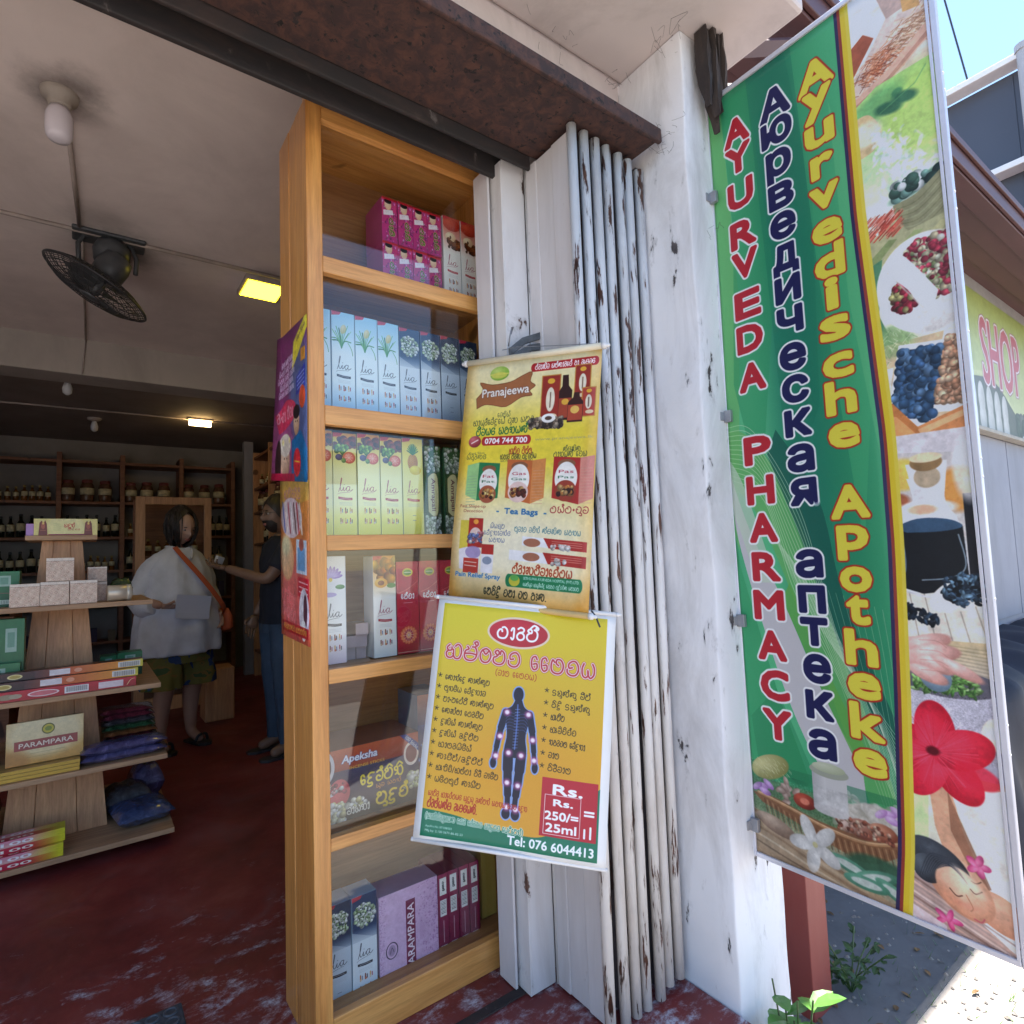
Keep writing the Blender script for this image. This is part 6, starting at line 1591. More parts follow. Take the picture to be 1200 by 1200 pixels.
# blue-grey clad building across the lane
bb = thing('clad_building', 'tall blue-grey clad building with white trim bands across the lane', 'building', (12, 2, -.3))
rel(obj('body', MB().box(12, 20, -.5, 7.5, -.3, 8.72), M['blue_clad'], bb), bb)
for z in (8.74, 7.05, 5.36, 3.67):
    rel(obj('trim_band', MB().box(11.70, 12.0, -.52, 7.52, z, z + .10), M['trim_white'], bb, bevel=.01), bb)
for i in range(5):
    for j in range(6):
        y = -.4 + j * 1.3; z = 1.75 + i * 1.69 - 1.55
        if z > 8: continue
        rel(obj('cladding_panel', MB().box(11.985, 12.0, y, y + 1.28, z + 1.68, z + 3.2) if False else MB().box(11.988, 11.9995, y, y + 1.285, .38 + i * 1.69, .38 + i * 1.69 + 1.56), M['blue_clad'], bb), bb)
o = obj('drain_pipe', MB().tube([(11.72, 1.98, -.3), (11.72, 1.98, 8.85)], .105, 14).tube([(11.72, 1.98, 8.80), (11.72, 1.98, 8.90)], .125, 14), M['pipe_grey'], smooth=False); tag(o, 'grey vertical drain pipe standing against the blue-grey building at the right edge', 'pipe')
o = obj('overhead_wire', MB().tube([(11.9, 3.45, 15), (11.9, 2.95, 10.57), (11.9, 2.74, 8.86)], .014, 6), M['black']); tag(o, 'thin black wire dropping from the sky to the blue-grey building roof', 'wire')
# other side of the street, mirrored faintly in the cabinet glass
ow = thing('roadside_house', 'low cream house with red roof across the road, behind the viewer', 'house', (0, -13, -.3))
rel(obj('wall', MB().box(-9, 3, -17, -13, -.3, 2.9), M['trim_white'], ow), ow)
rel(obj('roof', MB().box(-9.4, 3.4, -17.4, -12.5, 2.9, 3.05), M['red_roof'], ow), ow)
# ------------------------------------------------------------------ interior fittings
lampn = thing('ceiling_bulb', 'unlit white bulb in a round holder on the sooty ceiling', 'light bulb', (-.09, 2.42, 2.9))
obj('holder', MB().lathe([(.028, -.052), (.034, -.045), (.034, -.03), (.052, -.02), (.056, -.002), (.056, -.0005)], (0, 0, 0), 18), M_wear('old_holder', (.38, .33, .28), (.2, .16, .12), (.1, .08, .07)), lampn, smooth=True)
obj('bulb', MB().lathe([(.012, -.172), (.030, -.168), (.038, -.155), (.040, -.13), (.040, -.085), (.034, -.068), (.028, -.053)], (0, 0, 0), 18), M_plain('frosted_bulb', (.75, .70, .74), .25, var=.03), lampn, smooth=True)
# soot smudge: thin dark dust patch on the ceiling is in the material; a conduit run
for nme, pts, r, lab in (('conduit', [(-.075, 2.47, 2.890), (-.04, 3.33, 2.890)], .009, 'plastic conduit running from the bulb holder across the front ceiling'),
                         ('conduit', [(-3.4, 3.385, 2.889), (1.9, 3.36, 2.889)], .011, 'long plastic conduit crossing the front ceiling left to right'),
                         ('conduit', [(-.03, 3.40, 2.892), (-.012, 5.02, 2.892)], .006, 'thin conduit running back from the fan to the beam'),
                         ('conduit', [(-.012, 5.025, 2.89), (-.03, 5.018, 2.645)], .005, 'thin cable dropping down the cream beam face'),
                         ('conduit', [(-3.4, 6.42, 2.702), (1.9, 6.37, 2.702)], .008, 'conduit crossing the dark rear ceiling')):
    o = obj(nme, MB().tube(pts, r, 8), M['conduit'], smooth=True); tag(o, lab, 'conduit')
# lit fixtures
pl = thing('panel_light', 'bright yellow-lit ceiling panel light left of the cabinet top', 'ceiling light', (.83, 3.54, 2.9))
obj('housing', MB().box(-.115, .115, -.125, .125, -.030, -.001), M['conduit'], pl, bevel=.003)
obj('diffuser', MB().box(-.10, .10, -.110, .110, -.034, -.0305), M_emit('yellow_glow', (1.0, .76, .02), 6), pl)
rl = thing('rear_light', 'small warm lit lamp on the dark rear ceiling', 'ceiling light', (.905, 6.36, 2.71))
obj('housing', MB().box(-.11, .11, -.04, .04, -.016, -.001), M['conduit'], rl)
obj('diffuser', MB().tube([(-.095, 0, -.045), (.095, 0, -.045)], .028, 12), M_emit('warm_glow', (1.0, .70, .30), 8), rl, smooth=True)
for x, y, z, lab in ((-.12, 5.42, 2.71, 'small white lamp holder just behind the beam'), (.06, 6.76, 2.71, 'dim bulb hanging from the dark rear ceiling')):
    t = thing('lamp_holder', lab, 'lamp holder', (x, y, z))
    obj('holder', MB().lathe([(.02, -.03), (.05, -.02), (.06, -.002), (.06, -.0005)], (0, 0, 0), 12), M['conduit'], t, smooth=True)
    obj('bulb', MB().lathe([(.01, -.13), (.028, -.115), (.032, -.08), (.022, -.045), (.016, -.031)], (0, 0, 0), 12), M['white_plastic'], t, smooth=True)

# fan ---------------------------------------------------------------
fan = thing('ceiling_fan', 'dark grey caged fan hanging tilted under the ceiling', 'fan', (.03, 3.37, 2.62))
nrm = Vector((-.478, .097, -.872)).normalized()
Q = nrm.to_track_quat('Z', 'Y')
def fobj(n, mb, m, smooth=True):
    o = obj(n, mb, m, fan, smooth); o.rotation_mode = 'QUATERNION'; o.rotation_quaternion = Q; return o
def ring(mb, R, z, r, n=40):
    mb.tube([(R * math.cos(2 * math.pi * k / n), R * math.sin(2 * math.pi * k / n), z) for k in range(n + 1)], r, 5, caps=False)
R0 = .232
m_ = MB(); ring(m_, R0, 0, .006); fobj('rim', m_, M['black'])
for nme, zz in (('front_grille', .052), ('back_grille', -.052)):
    m_ = MB()
    for q in (.35, .55, .75, .9): ring(m_, R0 * q, zz * (1 - q ** 4), .0022, 32)
    for k in range(44):
        a = 2 * math.pi * k / 44
        m_.tube([(R0 * q * math.cos(a), R0 * q * math.sin(a), zz * (1 - q ** 4)) for q in (.2, .5, .75, .9, 1)], .0018, 4, caps=False)
    fobj(nme, m_, M['black'])
fobj('badge', MB().lathe([(.045, .050), (.047, .054), (.03, .060)], (0, 0, 0), 20), M['fan_grey'])
for k in range(3):
    a0 = k * 2.094
    bl = MB()
    def blf(u, v, a0=a0):
        a = a0 + (u - .5) * (.5 + .9 * math.sin(math.pi * min(1, v * 1.1)) * .7) + v * .25; r = .03 + v * .17
        return (r * math.cos(a), r * math.sin(a), .018 * (u - .5) * 2)
    bl.grid(blf, 6, 6); fobj('blade', bl, M['fan_grey'])
fobj('motor', MB().lathe([(.03, -.20), (.062, -.185), (.072, -.14), (.07, -.08), (.05, -.055), (.02, -.05)], (0, 0, 0), 20), M['fan_grey'])
fobj('hub', MB().lathe([(.02, -.05), (.028, -.02), (.026, .03), (.01, .04)], (0, 0, 0), 14), M['fan_grey'])
yk = MB()
yk.tube([(-.07, .03, .10), (-.075, .03, .22), (-.055, .03, .262), (.02, .03, .275), (.14, .03, .262), (.165, .03, .20), (.16, .03, .12)], .011, 8)
obj('yoke', yk, M['fan_grey'], fan, True)
obj('mount_plate', MB().box(-.10, .20, -.04, .10, .262, .279), M['fan_grey'], fan, bevel=.006)
obj('gear_housing', MB().lathe([(.055, .15), (.075, .16), (.08, .22), (.06, .262)], (.06, .03, 0), 16), M['fan_grey'], fan, True)
obj('pull_cord', MB().tube([(.07, -.01, .18), (.074, -.03, .14)], .006, 6), M['white_plastic'], fan, True)

# ------------------------------------------------------------------ display stand (five tiers round a tapering post)
SC = (-.085, 3.6)
ds = thing('display_stand', 'five-tier wooden display stand with tapering plank column, at the left', 'display stand', (SC[0], SC[1], 0))
tiers = [(.072, .435), (.400, .408), (.722, .382), (1.108, .350), (1.425, .135)]
for (z, hw) in tiers:
    n_ = 3 if hw > .2 else 1
    for k in range(n_):
        w = 2 * hw / n_
        obj('shelf_board', MB().box(-hw, hw, -hw + k * w + .001, -hw + (k + 1) * w - .001, z - .022, z), M['stand_wood_x'], ds, bevel=.002)
def plank(a0, a1, zb, zt, hb, ht, sidei):
    """one tapered plank of the column, face sidei"""
    t = .016; m_ = MB()
    P = []
    for z, h in ((zb, hb), (zt, ht)):
        q0, q1 = -h + 2 * h * a0, -h + 2 * h * a1
        for a, o_ in ((q0, h), (q1, h), (q1, h - t), (q0, h - t)):
            p = {0: (a, -o_), 1: (o_, a), 2: (-a, o_), 3: (-o_, -a)}[sidei]
            P.append((p[0], p[1], z))
    m_.v = P; m_.f = [(3, 2, 1, 0), (4, 5, 6, 7), (0, 1, 5, 4), (1, 2, 6, 5), (2, 3, 7, 6), (3, 0, 4, 7)]; m_.uv = [[(0, 0)] * 4] * 6; m_.mi = [0] * 6
    obj('column_plank', m_, M['stand_wood'], ds, bevel=.0015)
def hw_at(z): return .195 - z * .0845
levels = [(.0, .049), (.073, .377), (.401, .699), (.723, 1.085), (1.109, 1.402)]
for zb, zt in levels:
    for sd in range(4):
        for a0, a1 in (((0, .285), (.29, .70), (.705, 1)) if sd == 0 else ((0.05, .5), (.505, .95))):
            plank(a0, a1, zb, zt, hw_at(zb), hw_at(zt), sd)
# stand products : helper with stand-relative tier
def sp(tier, dx0, dx1, dy0, dy1, h, base=0.0):
    z = tiers[tier][0] + .001 + base
    return (SC[0] + dx0, SC[0] + dx1, SC[1] + dy0, SC[1] + dy1, z, z + h)
mset = lambda k, s_: [nm[k], side[s_]]
pbox('soap_carton', 'cream carton with brown figures at both ends, on top of the display stand', 'carton', *sp(4, -.105, .135, -.13, -.02, .078), [nm['sandal'], side['gold']])
pbox('soap_carton', 'small purple carton beside the cream one on top of the display stand', 'carton', *sp(4, -.134, -.106, -.11, -.05, .055), [flat((.42, .22, .5)), side['pink']])
gs = [nm['gold_soap'], flat((.55, .42, .36), .25)]
for lab, b, rz in (('shiny rose-gold patterned box, left of three on the second tier', sp(3, -.170, -.070, -.335, -.23, .098), .03), ('shiny rose-gold patterned box, middle of three on the second tier', sp(3, -.067, .033, -.335, -.23, .102), .0),
                   ('shiny rose-gold patterned box, right of three on the second tier', sp(3, .036, .136, -.33, -.23, .103), -.02), ('bright rose-gold patterned box stacked on top of the middle one', sp(3, -.05, .048, -.325, -.23, .102, .104), .02),
                   ('small rose-gold box stacked at the rear right of the second tier', sp(3, .098, .172, -.20, -.13, .070, .092), .05), ('small rose-gold box under the stacked one at the right of the second tier', sp(3, .095, .175, -.205, -.13, .090), 0)):
    pbox('gold_box', lab, 'gift box', *b, gs, 'rose-gold patterned boxes on the stand', rz=rz, mis={'f': 0, 't': 0, 'l': 0, 'r': 0})
cyx = thing('round_tin', 'round pale gold tin lying at the right end of the gold boxes', 'tin', (SC[0] + .217, SC[1] - .30, tiers[3][0] + .038))
t_ = obj('tin_body', MB().lathe([(.034, -.045), (.036, -.043), (.036, .043), (.034, .045)], (0, 0, 0), 20), M_plain('gold_tin', (.60, .50, .38), .3, .3), cyx, True); t_.rotation_euler = (0, math.pi / 2, .1)
t_ = obj('tin_lid', MB().lathe([(.037, .030), (.0375, .034), (.0375, .048), (.030, .051)], (0, 0, 0), 20), M_plain('tin_lid', (.66, .6, .5), .3, .3), cyx, True); t_.rotation_euler = (0, math.pi / 2, .1)
gb = [nm['green_box'], flat((.04, .22, .10))]
for lab, b in (('bright green box standing at the left of the second tier', sp(3, -.25, -.145, -.21, -.10, .155)), ('tall green box standing at the left of the third tier', sp(2, -.21, -.12, -.26, -.185, .335)), ('green box lying flat under the tall one, third tier', sp(2, -.30, -.13, -.295, -.262, .15)),
               ('dark green tea box at the right rear of the third tier', sp(2, .225, .33, -.05, .05, .115)), ('dark green tea box beside the other, third tier right', sp(2, .155, .222, -.04, .06, .105))):
    pbox('green_carton', lab, 'carton', *b, gb)
pbox('pink_carton', 'deep pink carton at the left end of the lowest tier', 'carton', *sp(0, -.36, -.245, -.36, -.25, .14), [side['pink'], side['pink']])
pbox('incense_packet', 'long red incense packet at the bottom of the three on the third tier', 'incense packet', *sp(2, -.42, .285, -.375, -.30, .042), [nm['incense_red'], side['red']], 'long incense packets', rz=.0)
pbox('incense_packet', 'long black and orange incense packet lying in the middle of the three', 'incense packet', *sp(2, -.44, .292, -.367, -.30, .036, .043), mset('incense_dark', 'brown'), 'long incense packets', rz=.01)
pbox('incense_packet', 'long black and orange incense packet lying on top of the three', 'incense packet', *sp(2, -.40, .312, -.35, -.28, .034, .080), mset('incense_dark', 'brown'), 'long incense packets', rz=.02)
# tier 2 : parampara box on yellow stack
for k in range(3):
    pbox('incense_packet', 'yellow-orange packet, %s of the flat stack under the Parampara box' % ('bottom', 'middle', 'top')[k], 'incense packet', *sp(1, -.37, .082, -.385, -.25, .014, k * .015), [flat((.60, .36, .05)), side['gold']], 'flat yellow packets', rz=.012 * (k - 1))
pbox('incense_carton', 'gold carton lettered Parampara leaning against the stand column', 'incense carton', *sp(1, -.168, .093, -.335, -.305, .175, .046), [nm['parampara_gold'], side['gold']], tilt=(-.10, 0, .03))
def softpack(name, lab, cx, cy, z, lx, ly, h, mat, rz=0, cat='packet', group=None):
    m_ = MB()
    n1, n2 = 14, 10
    for s_ in (1, -1):
        def f(u, v, s_=s_):
            X = (u - .5) * 2; Y = (v - .5) * 2
            d = max(0, (1 - X ** 4) * (1 - Y ** 4)) ** .6
            w = .12 * math.sin(u * 17 + v * 5) + .1 * math.sin(v * 23 - u * 7)
            return (X * lx / 2, Y * ly / 2, h / 2 + s_ * h / 2 * d * (1 + w * .5) + .002 * math.sin(u * 30) * (1 - d))
        m_.grid((lambda u, v, f=f, s_=s_: f(u, v)) if s_ == -1 else (lambda u, v, f=f: f(u, 1 - v)), n1, n2)
    o = obj(name, m_, mat, smooth=True); o.location = (cx, cy, z); o.rotation_euler = (0, 0, rz); tag(o, lab, cat, group); return o
def M_film(name, c_):
    m, nt, bs_ = new_mat(name)
    n = noise(nt, 22, 6, .7, (1, 1, 1), 1.2); r = ramp(nt, [(.35, [x * .45 for x in c_]), (.6, c_), (.78, [min(1, x * 2 + .12) for x in c_])]); nt.links.new(n.outputs[0], r.inputs[0]); nt.links.new(r.outputs[0], bs_.inputs['Base Color'])
    bs_.inputs['Roughness'].default_value = .16; bs_.inputs['Coat Weight'].default_value = .6; bump(nt, bs_, n.outputs[0], .7, .01); return m
film = {'violet': M_film('violet_film', (.10, .09, .22)), 'blue': M_film('blue_film', (.06, .09, .20)), 'green': M_film('green_film', (.04, .12, .05)), 'maroon': M_film('maroon_film', (.18, .03, .05)), 'orange': M_film('orange_film', (.35, .12, .04)), 'purple': M_film('purple_film', (.12, .04, .22)), 'grey': M_film('grey_film', (.08, .075, .08))}
for k in range(2):
    softpack('incense_packet', 'violet cellophane packet, %s of two at the right front of the fourth tier' % ('lower', 'upper')[k], SC[0] + .245, SC[1] - .315, tiers[1][0] + .001 + k * .036, .33, .13, .042, film['violet'], .02 + .05 * k, group='violet cellophane packets')
for k, (cc, dz) in enumerate((('purple', 0), ('maroon', .026), ('orange', .052), ('green', .078), ('grey', .104), ('maroon', .130), ('maroon', .156))):
    softpack('incense_packet', '%s cellophane packet, number %s up in the rear right pile, fourth tier' % ({'grey': 'smoky grey'}.get(cc, cc), ('one', 'two', 'three', 'four', 'five', 'six', 'seven')[k]), SC[0] + .285 - .004 * k, SC[1] - .10, tiers[1][0] + .001 + dz, .22, .16, .030, film[cc], .03 * (k % 3 - 1), group='pile of cellophane packets')
softpack('clothing_packet', 'puffy blue plastic packet lying at the right of the lowest tier', SC[0] + .32, SC[1] - .22, tiers[0][0] + .001, .23, .26, .085, film['blue'], .15)
softpack('clothing_packet', 'brown cellophane packet behind the puffy blue one on the lowest tier', SC[0] + .27, SC[1] - .02, tiers[0][0] + .001, .2, .2, .12, film['grey'], .1)
softpack('clothing_packet', 'dark blue packet leaning behind the puffy blue one on the lowest tier', SC[0] + .36, SC[1] + .1, tiers[0][0] + .001, .14, .2, .17, film['violet'], .1)
for k in range(2):
    pbox('incense_packet', 'red to yellow packet printed 100, %s of two on the lowest tier' % ('lower', 'upper')[k], 'incense packet', *sp(0, -.42,   .03 + .005 * k, -.425 + .02 * k, -.32, .052, k * .053), [nm['hundred'], flat((.55, .5, .06))], 'packets printed 100', rz=.02, mis={'f': 0, 't': 0})
# dark goods behind column on other tiers
for t, x, y, w, d, hh, cc in ((3, .24, .05, .1, .1, .10, 'green'), (2, -.05, .25, .2, .12, .16, 'grey'), (1, -.33, -.05, .14, .2, .12, 'grey'), (0, -.3, .05, .18, .2, .2, 'green'), (2, -.34, .05, .12, .2, .12, 'maroon')):
    softpack('incense_packet', 'dim %s packet at the %s rear of tier %d from the floor' % ({'grey': 'smoky'}.get(cc, cc), 'left' if x < -.2 else 'middle' if x < .1 else 'right', t + 1), SC[0] + x, SC[1] + y, tiers[t][0] + .001, w, d, hh, film[cc])

# ------------------------------------------------------------------ rear shelving with jars and bottles
sh = thing('wall_shelving', 'dark timber shelving of jars and bottles along the back wall', 'shelving', (0, 7.8, 0))
SZ = [2.44, 2.0, 1.62, 1.26, .90, .5, .1]
for z in SZ: obj('shelf', MB().box(-3.3, 1.45, -.12, .19, z - .03, z), M['dark_wood'], sh, bevel=.003)
for x in (-3.3, -2.4, -1.5, -.85, -.225, .33, .9, 1.45): obj('upright', MB().box(x - .022, x + .022, -.125, .185, 0, 2.52), M['dark_wood'], sh, bevel=.003)
def jar_proto(name, prof, lidp, mats, n=12):
    t = thing(name, 'jar', 'jar', (0, 0, -50))
    obj('jar_body', MB().lathe(prof, (0, 0, 0), n), mats[0], t, True)
    obj('lid', MB().lathe(lidp, (0, 0, 0), n), mats[1], t, True)
    if len(mats) > 2:
        z0 = prof[len(prof) // 2][1] * .45; z1 = z0 + .07 * (prof[-1][1] / .2); r = max(p[0] for p in prof) + .001
        obj('paper_label', MB().lathe([(r, z0), (r, z1)], (0, 0, 0), n), mats[2], t.children[0], True)
    return t
lidm = M_plain('red_lid', (.16, .03, .03), .5); paper = M_plain('label_paper', (.55, .48, .30), .7, var=.3, scale=40); darkgl = M_plain('dark_bottle', (.012, .015, .010), .12); brownj = M_plain('filled_jar', (.12, .06, .035), .2, var=.5, scale=30)
jarA = jar_proto('storage_jar', [(.05, 0), (.058, .006), (.06, .03), (.06, .16), (.05, .185), (.043, .195)], [(.047, .196), (.048, .20), (.048, .225), (.04, .23)], [brownj, lidm, paper])
botA = jar_proto('tonic_bottle', [(.03, 0), (.034, .004), (.034, .12), (.028, .145), (.014, .17), (.012, .205)], [(.015, .206), (.015, .228), (.01, .232)], [darkgl, M['black'], paper], 10)
botB = jar_proto('oil_bottle', [(.022, 0), (.025, .003), (.025, .085), (.018, .10), (.010, .115), (.009, .13)], [(.012, .131), (.012, .15), (.009, .152)], [M_plain('amber', (.16, .06, .01), .15), M_plain('gold_cap', (.4, .3, .1), .35, .5), paper], 10)
def place(proto, name, lab, cat, loc, group, first=[]):
    o = proto if proto not in first else copy_tree(proto)
    first.append(proto); o.location = loc; o.rotation_euler = (0, 0, rnd.uniform(0, 6)); o.scale = (1,) * 3
    k = rnd.uniform(.92, 1.06); o.scale = (k, k, k)
    o.name = name; tag(o, lab, cat, group)
ORDW = ['first', 'second', 'third', 'fourth', 'fifth', 'sixth', 'seventh', 'eighth', 'ninth', 'tenth', 'eleventh', 'twelfth', 'thirteenth', 'fourteenth', 'fifteenth', 'sixteenth', 'seventeenth', 'eighteenth']
rowname = {0: 'top', 1: 'second', 2: 'third', 3: 'fourth'}
for ri, z in enumerate(SZ[1:4]):
    for bi, (xa, xb) in enumerate(((-1.5, -.85), (-.82, -.25), (-.20, .30), (.36, .87), (.93, 1.42))):
        kind = (jarA if (bi >= 2 and ri == 0) else (botA if (ri + bi) % 3 != 1 else botB))
        step = {jarA: .15, botA: .078, botB: .062}[kind]
        x = xa + .05
        cat = 'jar' if kind is jarA else 'bottle'
        nme = {jarA: 'storage_jar', botA: 'tonic_bottle', botB: 'oil_bottle'}[kind]
        lab = '%%s %s in the %s bay, %s row of the back shelving' % ({jarA: 'red-lidded storage jar', botA: 'dark tonic bottle', botB: 'small amber bottle'}[kind], ('first', 'second', 'third', 'fourth', 'fifth')[bi], rowname[ri])
        q_ = 0
        while x < xb - .03:
            q_ += 1
            place(kind, nme, lab % ORDW[q_ - 1], cat, (x, 7.72 + rnd.uniform(0, .05), z + .001), '%ss, bay %d of the %s row' % (cat, bi + 1, rowname[ri]))
            x += step * rnd.uniform(.98, 1.12)
cl_r = random.Random(21)
for zi, z in enumerate((.90, .5, 1.26)):
    for k in range(16 if zi < 2 else 6):
        x = -1.45 + k * .18 + cl_r.uniform(0, .05) if zi < 2 else .95 + k * .075
        if x > 1.36 or abs(x + .85) < .09 or abs(x + .225) < .09 or abs(x - .33) < .09 or abs(x - .9) < .06: continue
        w_, h_ = cl_r.uniform(.05, .12), cl_r.uniform(.08, .26)
        cc = cl_r.choice([(.10, .03, .02), (.20, .16, .10), (.03, .07, .03), (.12, .09, .07), (.05, .04, .09), (.25, .20, .16)])
        pbox('stock_box', 'dim carton, %s from the left on the %s rear shelf' % (ORDW[k], ('fifth', 'lowest', 'fourth')[zi]), 'carton', x, x + min(w_, .07 if zi == 2 else w_), 7.70, 7.82, z + .001, z + h_, [flat(cc, .7), flat(cc, .7)], 'dim cartons on the rear shelves')
# framed glass showcase in front of the back shelves
fc = thing('framed_showcase', 'light timber framed glass showcase standing in front of the back shelves', 'showcase', (.68, 6.1, 0))
for b in ((-.32, -.245, 0, .04, 0, 1.90), (.225, .285, 0, .04, 0, 1.90), (-.245, .225, 0, .04, 1.83, 1.90), (-.245, .225, 0, .04, .0, .12), (-.245, .225, .02, .3, 1.35, 1.37), (-.245, .225, .02, .3, .95, .97), (-.245, .225, .02, .3, .55, .57)):
    obj('frame_member' if b[3] < .1 else 'shelf', MB().box(*b), M['stand_wood'] if b[3] < .1 else M['dark_wood'], fc, bevel=.003)
obj('glass_pane', MB().box(-.245, .225, .018, .022, .12, 1.83), M['glass'], fc)
obj('back_board', MB().box(-.32, .285, .30, .315, 0, 1.90), M['dark_wood'], fc)
for z in (.97, 1.37, .57):
    x = .47; q_ = 0
    while x < .88:
        q_ += 1
        place(botB if z > 1 else botA, 'oil_bottle' if z > 1 else 'tonic_bottle', '%s %s bottle on the %s shelf of the framed showcase' % (ORDW[q_ - 1], 'amber oil' if z > 1 else 'dark tonic', {.97: 'middle', 1.37: 'upper', .57: 'lower'}[z]), 'bottle', (x, 6.27, z + .001), 'bottles in the showcase, level %.1f' % z); x += .075
# grey post and right-hand wall shelves
o = obj('corner_post', MB().box(1.50, 1.60, 7.3, 7.4, 0, 2.709), M['grey_board'], bevel=.004); tag(o, 'grey painted post in the far right corner of the shop', 'post')
rs = thing('side_shelving', 'timber shelving on the right wall glimpsed past the cabinet', 'shelving', (1.75, 5.6, 0))
for z in (.3, .7, 1.1, 1.5, 1.86, 2.14, 2.5): obj('shelf', MB().box(-.17, .18, -1.5, 1.6, z - .03, z), M['dark_wood'], rs, bevel=.003)
for y in (-1.5, -.7, .1, .9, 1.6): obj('upright', MB().box(-.175, .18, y - .02, y + .02, 0, 2.56), M['stand_wood'], rs, bevel=.003)
for z in (2.14, 1.86, 1.5, 1.1):
    y = 4.2; q_ = 0
    while y < 7.1:
        q_ += 1
        if abs((y - 5.6 + 1.5) % .8) > .06:
            k_ = botB if z > 2 else (jarA if z > 1.7 else botA)
            place(k_, {jarA: 'storage_jar', botA: 'tonic_bottle', botB: 'oil_bottle'}[k_], '%s %s from the front, %s shelf, right wall' % (ORDW[min(q_, 18) - 1], {jarA: 'storage jar', botA: 'dark tonic bottle', botB: 'small oil bottle'}[k_], {2.14: 'highest filled', 1.86: 'second', 1.5: 'third', 1.1: 'fourth'}[z]), 'jar' if k_ is jarA else 'bottle', (1.65 + rnd.uniform(-.02, .05), y, z + .001), 'goods on the right wall shelf at %.2f m' % z)
        y += .17 if z > 1.7 else .21
# counter at left rear
ct = thing('shop_counter', 'dark wooden counter at the left rear of the shop', 'counter', (-1.1, 5.6, 0))
obj('counter_top', MB().box(-1.2, .72, -.3, .3, .92, .96), M['dark_wood'], ct, bevel=.004); obj('counter_front', MB().box(-1.18, .70, -.27, -.25, 0, .92), M['dark_wood'], ct); obj('counter_side', MB().box(.68, .70, -.249, .27, 0, .92), M['dark_wood'], ct)
for i, (x, h_) in enumerate(((-.62, 0), (-.53, 0), (-.45, 0), (-.72, 0))):
    place(botA, 'tonic_bottle', 'dark bottle, %s placed on the left rear counter' % ORDW[i], 'bottle', (x, 5.45, .961), 'bottles on the counter')
o = obj('paper_sheet', MB().grid(lambda u, v: (-.95 + u * .3, 5.35 + v * .2, .965 + .07 * u * v + .02 * math.sin(u * 4)), 6, 6), M['white_plastic'], smooth=True); tag(o, 'curled white sheet of paper on the left rear counter', 'paper')
so = o.modifiers.new('t', 'SOLIDIFY'); so.thickness = .001
o = obj('low_stool', MB().box(.80, 1.02, 5.35, 5.6, .0, .42), M['stand_wood'], bevel=.01) ; tag(o, 'low wooden box seat behind the woman', 'box seat')

# ------------------------------------------------------------------ rubber mat by the door
mt = thing('rubber_mat', 'dark grey rubber mat with ring pattern on the red floor by the door', 'mat', (-.1, 1.75, .001))
obj('mat_base', MB().box(-.26, .343, -.29, .27, 0, .008), M_plain('rubber', (.06, .065, .075), .7, var=.3, scale=20), mt, bevel=.004)
rgm = MB(); ring(rgm, .016, 0, .0035, 14); rme = rgm.mesh('ring', M_plain('rubber_ring', (.085, .09, .10), .6), True)
for i in range(9):
    for j in range(7):
        if .31 - i * .043 < -.02 or True:
            o = bpy.data.objects.new('ring', rme); col.objects.link(o); o.parent = mt; o.location = (.313 - i * .043, .243 - j * .043 , .009)

# ------------------------------------------------------------------ plants at the pillar foot
def leaf_mb(mb, p, d, L, w, up_):
    d = Vector(d).normalized(); s_ = d.cross(Vector(up_)).normalized(); n = s_.cross(d)
    pts = [(0, 0), (.25, .75), (.55, 1), (.82, .6), (1, 0)]
    lft = [Vector(p) + d * L * a + s_ * w * b * .5 + n * (-.22 * L * a * a + .10 * w * b) for a, b in pts]
    mid = [Vector(p) + d * L * a + n * (-.22 * L * a * a) for a, b in pts]
    rgt = [Vector(p) + d * L * a - s_ * w * b * .5 + n * (-.22 * L * a * a + .10 * w * b) for a, b in pts]
    for i in range(4):
        for A, B in ((lft, mid), (mid, rgt)):
            mb.face([A[i], B[i], B[i + 1], A[i + 1]])
def plant(x, y, z, H, n, L, w, mat, lab, name='leafy_weed', seed=1, spread=.10):
    r = random.Random(seed); t = thing(name, lab, 'plant', (x, y, z)); m_ = MB(); s_ = MB()
    for k in range(n):
        a = r.uniform(0, 6.28); b = spread * r.uniform(.2, 1)
        top = Vector((b * math.cos(a), b * math.sin(a), H * r.uniform(.6, 1)))
        s_.tube([(0, 0, 0), top * .5 + Vector((0, 0, .02)), top], .0025, 5)
        for q in range(6):
            tt = r.uniform(.4, 1.0); aa = r.uniform(0, 6.28)
            leaf_mb(m_, top * tt, (math.cos(aa), math.sin(aa), r.uniform(-.1, .7)), L * r.uniform(.7, 1.15), w * r.uniform(.7, 1.1), (0, 0, 1))
    obj('leaves', m_, mat, t, True); obj('stems', s_, M['leaf_dark'], t)
plant(1.50, .89, -.3, .40, 16, .085, .055, M['leaf'], 'bright green leafy weed growing at the foot of the white pillar', seed=3, spread=.09)
plant(1.43, .84, -.3, .35, 12, .075, .05, M['leaf'], 'smaller bright green weed left of the one at the pillar foot', seed=8, spread=.07)
plant(2.16, 1.06, -.3, .17, 11, .038, .022, M['leaf_dark'], 'dark small-leaved shrub growing beside the red-brown post', seed=5, spread=.16)
gm = MB(); r_ = random.Random(4)
for k in range(420):
    x, y = r_.uniform(1.8, 3.2), r_.gauss(.62, .10) + (r_.random() < .3) * .3
    a = r_.uniform(0, 6.28); h_ = r_.uniform(.02, .06)
    gm.face([(x, y, -.3), (x + .006, y + .003, -.3), (x + .02 * math.cos(a), y + .02 * math.sin(a), -.3 + h_)])
o = obj('grass', gm, M['leaf']); tag(o, 'short grass and weeds along the concrete edge', 'grass', kind='stuff')
